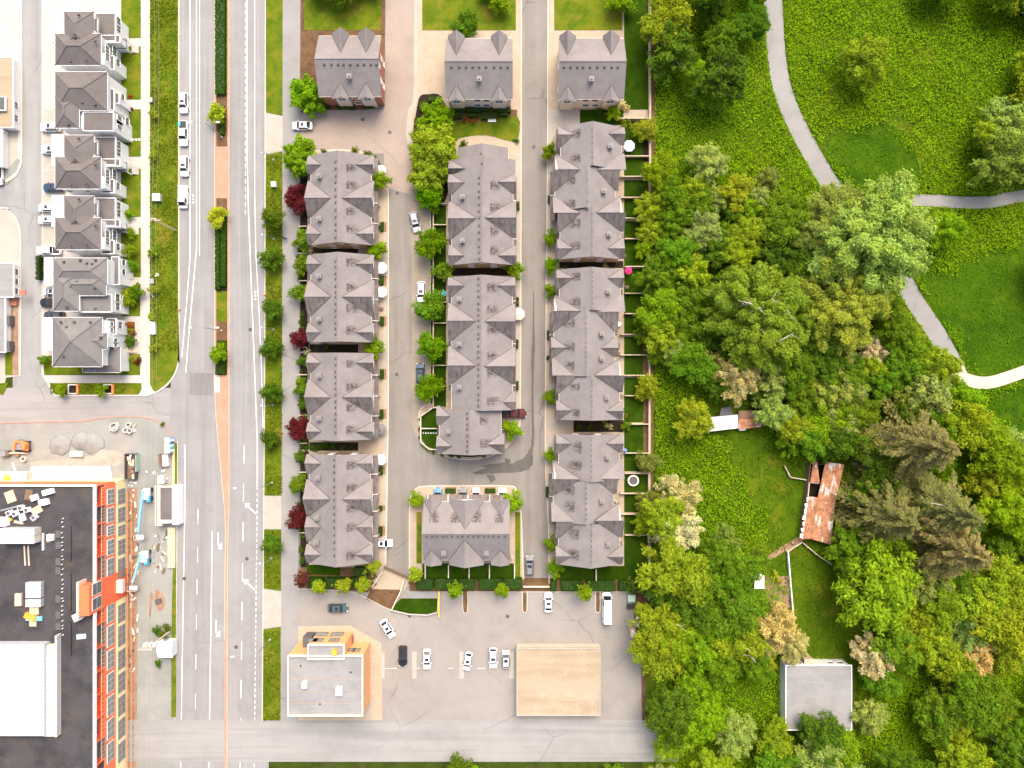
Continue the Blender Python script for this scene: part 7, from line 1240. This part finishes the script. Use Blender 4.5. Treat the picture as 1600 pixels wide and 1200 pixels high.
tree("big", 1386, 368, 84, (.24, .315, .098), "huge pale cottonwood spreading over the forking park path", None, "cottonwood_tree", 0, gz=-.06); tree("big", 1322, 352, 62, (.18, .255, .06), "large cottonwood on the meadow side of the path fork", None, "cottonwood_tree", 1, gz=-.06); tree("big", 1326, 468, 72, (.23, .29, .055), "huge yellow-green cottonwood beside the lower paved path", None, "cottonwood_tree", 1, gz=-.06); tree("big", 1192, 492, 78, (.165, .25, .03), "huge tree with bare twigs in the wood's middle", None, "cottonwood_tree", 1, gz=-.06); tree("big", 1277, 498, 46, (.12, .20, .02), "broad tree between the two huge cottonwoods", None, "cottonwood_tree", 0, gz=-.06)
tree("conifer", 1495, 704, .98, CON, "tall brownish conifer with radiating boughs beside the path bend", "tall conifers in the wood", "conifer_tree", 0, gz=-.06); tree("conifer", 1432, 822, 1.0, (.18, .18, .06), "conifer overhanging the rusty shed", "tall conifers in the wood", "conifer_tree", 1, gz=-.06); tree("conifer", 1556, 880, .95, (.23, .205, .095), "tan-tipped conifer at the southern end of the conifers", "tall conifers in the wood", "conifer_tree", 2, gz=-.06); tree("conifer", 1535, 815, .85, CON, "conifer between two taller ones", "tall conifers in the wood", "conifer_tree", 2, gz=-.06)
rf_ = random.Random(21)
fill = [(1022, 300, 1290, 640, 46), (1030, 850, 1190, 1048, 26), (1290, 430, 1440, 700, 26), (1380, 640, 1600, 1048, 44), (1230, 560, 1330, 720, 12)]
for x0, y0, x1, y1, n_ in fill:
    for _ in range(n_):
        x, y = rf_.uniform(x0, x1), rf_.uniform(y0, y1)
        if any(inside_pt(x, y, p, 12) for p in AVOID): continue
        wood(rf_.choice([m_, m_, w_]), x, y, rf_.uniform(15, 27), rf_.choice([GRN, GRN, DGR, LIM, BRT, PAL]))
# trees beyond the photograph's edge keep the wood and gardens going
rb = random.Random(5)
for i in range(95):
    x = rb.uniform(1030, 1740); y = rb.choice([rb.uniform(-70, 130), rb.uniform(1055, 1270)])
    if 1195 < x < 1240 and y < 150: continue
    if x < 1345 and 1200 < x and 1030 < y < 1150: continue
    if 1240 < x < 1540 and y < 150 and rb.random() < .85: continue
    wood(rb.choice([m_, m_, m_, w_]), x, y, rb.uniform(22, 42), rb.choice([GRN, GRN, LIM, BRT, PAL, DGR, YGR]))
for i in range(34):
    x, y = rb.uniform(1625, 1750), rb.uniform(120, 1060)
    if 270 < y < 340 or 520 < y < 720: continue
    wood(m_, x, y, rb.uniform(26, 42), rb.choice([GRN, LIM, BRT, DGR]))
for i in range(26):
    x, y = rb.uniform(460, 1000), rb.choice([rb.uniform(-70, 40), rb.uniform(1196, 1260)])
    if 598 < x < 655 and y < 200 or 812 < x < 858 and y < 200: continue
    tree("street", x, y, rb.uniform(14, 22), rb.choice([GRN, BRT, DGR]), "garden tree on the far side of the townhouse complex", "outer garden trees", "garden_tree", gz=0)
# bare pale limbs showing on the huge tree and in the southern wood
for x0, y0, x1, y1, z in ((1152, 470, 1190, 482, 17), (1205, 468, 1240, 500, 16.5), (1210, 535, 1240, 520, 15.5), (1047, 970, 1075, 988, 9), (1155, 1005, 1180, 1035, 10), (1452, 785, 1500, 803, 15)):
    a, b = G(x0, y0, z), G(x1, y1, z); mid = ((a[0] + b[0]) / 2 + R.uniform(-.6, .6), (a[1] + b[1]) / 2 + R.uniform(-.6, .6), z + .3); t = thing("dead_tree", "bare pale dead limb rising through the leafy canopy", "dead tree", (mid[0], mid[1], -.06), "dead limbs in the canopy")
    m = MB(); m.tube([(mid[0], mid[1], -.2), mid], [.25, .13], 6); m.build("trunk", "bark_pale", t); m = MB(); m.tube([(*a, z + .4), mid, (*b, z + .2)], [.06, .13, .05], 5)
    for q in range(4): f = R.random(); p = (a[0] + (b[0] - a[0]) * f, a[1] + (b[1] - a[1]) * f, z + .3); m.tube([p, (p[0] + R.uniform(-2, 2), p[1] + R.uniform(-2, 2), z + R.uniform(.2, .9))], [.06, .025], 4)
    m.build("limb", "bark_pale", t)
# ------------------------------------------------------------------ ground cover: bramble, vines, tall grass (nobody could count it)
def inside(x, y, poly):
    c = np.zeros(len(x), bool); n = len(poly)
    for i in range(n):
        (x0, y0), (x1, y1) = poly[i], poly[(i + 1) % n]; hit = ((y0 > y) != (y1 > y)); xi = x0 + (y - y0) / (y1 - y0 + 1e-12) * (x1 - x0); c ^= hit & (x < xi)
    return c
def lf(x, y, s, ph): return (np.sin(x * s + ph) * np.cos(y * s * 1.17 - ph * 1.7) + .6 * np.sin((x + y) * s * .61 + ph * 2.3) + .5 * np.sin((x - 1.4 * y) * s * 1.9 + ph)) / 2.1
PATHS = [strip(smooth(park, 4, False), 15.5), strip(smooth([(1350, 350), (1385, 325), (1430, 313), (1500, 316), (1545, 316), (1580, 309), (1640, 300), (1760, 285)], 4, False), 10.5), strip(smooth([(1494, 572), (1503, 588), (1525, 597), (1550, 597), (1580, 588), (1620, 575), (1700, 560), (1760, 555)], 4, False), 12), strip([(1580, 706), (1600, 704), (1700, 700)], 6)]
LAWNS = [smooth([(1300, 215), (1380, 195), (1425, 225), (1425, 300), (1330, 290), (1300, 262)], 4), smooth([(1440, 420), (1520, 400), (1610, 380), (1760, 400), (1760, 560), (1600, 577), (1540, 587), (1508, 574), (1470, 510)], 4), smooth([(1515, 606), (1560, 606), (1620, 590), (1760, 560), (1760, 730), (1600, 700), (1545, 660)], 4)]
YARD = [smooth([(1126, 668), (1180, 662), (1235, 700), (1262, 760), (1250, 845), (1205, 868), (1190, 800), (1150, 730)], 4), smooth([(1198, 870), (1250, 848), (1300, 876), (1340, 940), (1376, 1000), (1370, 1030), (1240, 1030), (1230, 960)], 4), [(1100, 632), (1196, 632), (1196, 678), (1100, 680)], [(1246, 715), (1325, 715), (1306, 856), (1246, 850)], [(1224, 1030), (1340, 1030), (1340, 1150), (1224, 1150)]]
def cover(name, label, n, colr, hgt, leaf, only=None, hfun=None, asp=1.5, box=(1022, -90, 1760, 1290)):
    x = rng.uniform(box[0], box[2], n); y = rng.uniform(box[1], box[3], n); k = np.ones(n, bool)
    ex = rng.normal(size=n) * 1.5; ey = rng.normal(size=n) * 1.5
    for p in PATHS: k &= ~inside(x + ex, y + ey, p)
    wx = 14 * lf(x * .145, y * .145, .5, 7.0) + rng.normal(size=n) * 4; wy = 14 * lf(x * .145, y * .145, .45, 8.0) + rng.normal(size=n) * 4
    for q_, p in enumerate(YARD): k &= ~(inside(x + wx, y + wy, p) if q_ < 2 else inside(x, y, p))
    if only is not None:
        q = np.zeros(n, bool)
        for p in only: q |= inside(x, y, p)
        k &= q
    else:
        jx = 26 * lf(x * .145, y * .145, .35, 2.0) + rng.normal(size=n) * 7; jy = 26 * lf(x * .145, y * .145, .31, 4.0) + rng.normal(size=n) * 7
        for p in LAWNS: k &= ~inside(x + jx, y + jy, p)
    k &= x > 1023; x, y = x[k], y[k]; X = (x - 800) * S; Y = (600 - y) * S; n = len(x)
    h1 = lf(X, Y, .9, 1.0); h2 = lf(X, Y, .23, 2.0); h3 = lf(X, Y, 2.1, .4); top = hgt * (.55 + .28 * h2 + .27 * h1 + .2 * h3).clip(.08, 1.4); z = -.06 + top * rng.uniform(.55, 1.05, n)
    e = .15; gx = (lf(X + e, Y, .9, 1.0) - h1) / e * .27 * hgt + (lf(X + e, Y, 2.1, .4) - h3) / e * .2 * hgt; gy = (lf(X, Y + e, .9, 1.0) - h1) / e * .27 * hgt + (lf(X, Y + e, 2.1, .4) - h3) / e * .2 * hgt
    Nn = np.stack([-gx, -gy, np.ones(n) * .9], 1) + rng.normal(size=(n, 3)) * .45; g = np.clip(.45 + .55 * lf(X, Y, .11, 5.0) + rng.normal(size=n) * .18, 0, 1); r_ = np.clip(rng.normal(.45, .24, n) + .22 * h1, 0, 1)
    me = leaf_mesh(name, np.stack([X, Y, z], 1), Nn, leaf * rng.uniform(.6, 1.4, n), asp, r_, g); o = bpy.data.objects.new(name, me); COL.objects.link(o); o.color = (*colr, 1); tag(o, label, "ground cover", kind="stuff"); return o
cover("bramble_cover", "bright green bramble and vine cover over the meadow", 380000, (.172, .312, .008), 1.35, .28)
cover("meadow_grass", "tufted darker grass of the open meadow", 60000, (.082, .185, .005), .32, .26, LAWNS, asp=2.0)
def turf(name, label, polys, n, colr, sz, z):
    allp = []
    for p in polys:
        xs = [q[0] for q in p]; ys_ = [q[1] for q in p]; A = (max(xs) - min(xs)) * (max(ys_) - min(ys_)); allp.append((p, A, xs, ys_))
    tot = sum(a[1] for a in allp); P = []
    for p, A, xs, ys_ in allp:
        m = int(n * A / tot); x = rng.uniform(min(xs), max(xs), m); y = rng.uniform(min(ys_), max(ys_), m); k = inside(x, y, p); P.append(np.stack([x[k], y[k]], 1))
    P = np.vstack(P); X = (P[:, 0] - 800) * S; Y = (600 - P[:, 1]) * S; m = len(X); keep = lf(X, Y, .5, 3.0) + rng.normal(size=m) * .5 > -.1; X, Y = X[keep], Y[keep]; m = len(X)
    me = leaf_mesh(name, np.stack([X, Y, z + rng.uniform(.02, .10, m)], 1), np.array([0, 0, 1.]) + rng.normal(size=(m, 3)) * .5, sz * rng.uniform(.5, 1.4, m), 2.2, rng.random(m), np.clip(rng.normal(.4, .35, m), 0, 1)); o = bpy.data.objects.new(name, me); COL.objects.link(o); o.color = (*colr, 1); tag(o, label, "grass", kind="stuff")
turf("grass_tufts", "rough tufts in the mown verges along the avenue", [rect(235.5, -60, 278, 550), rect(416, 243, 441, 773), rect(413.5, 828, 439, 918), rect(412.5, 985, 438, 1125), rect(80, 599, 220, 615)], 26000, (.105, .145, .010), .22, .19)
turf("lawn_tufts", "rough tufts on the garden lawn below the sheds", YARD[:2], 9000, (.09, .14, .010), .3, -.04)
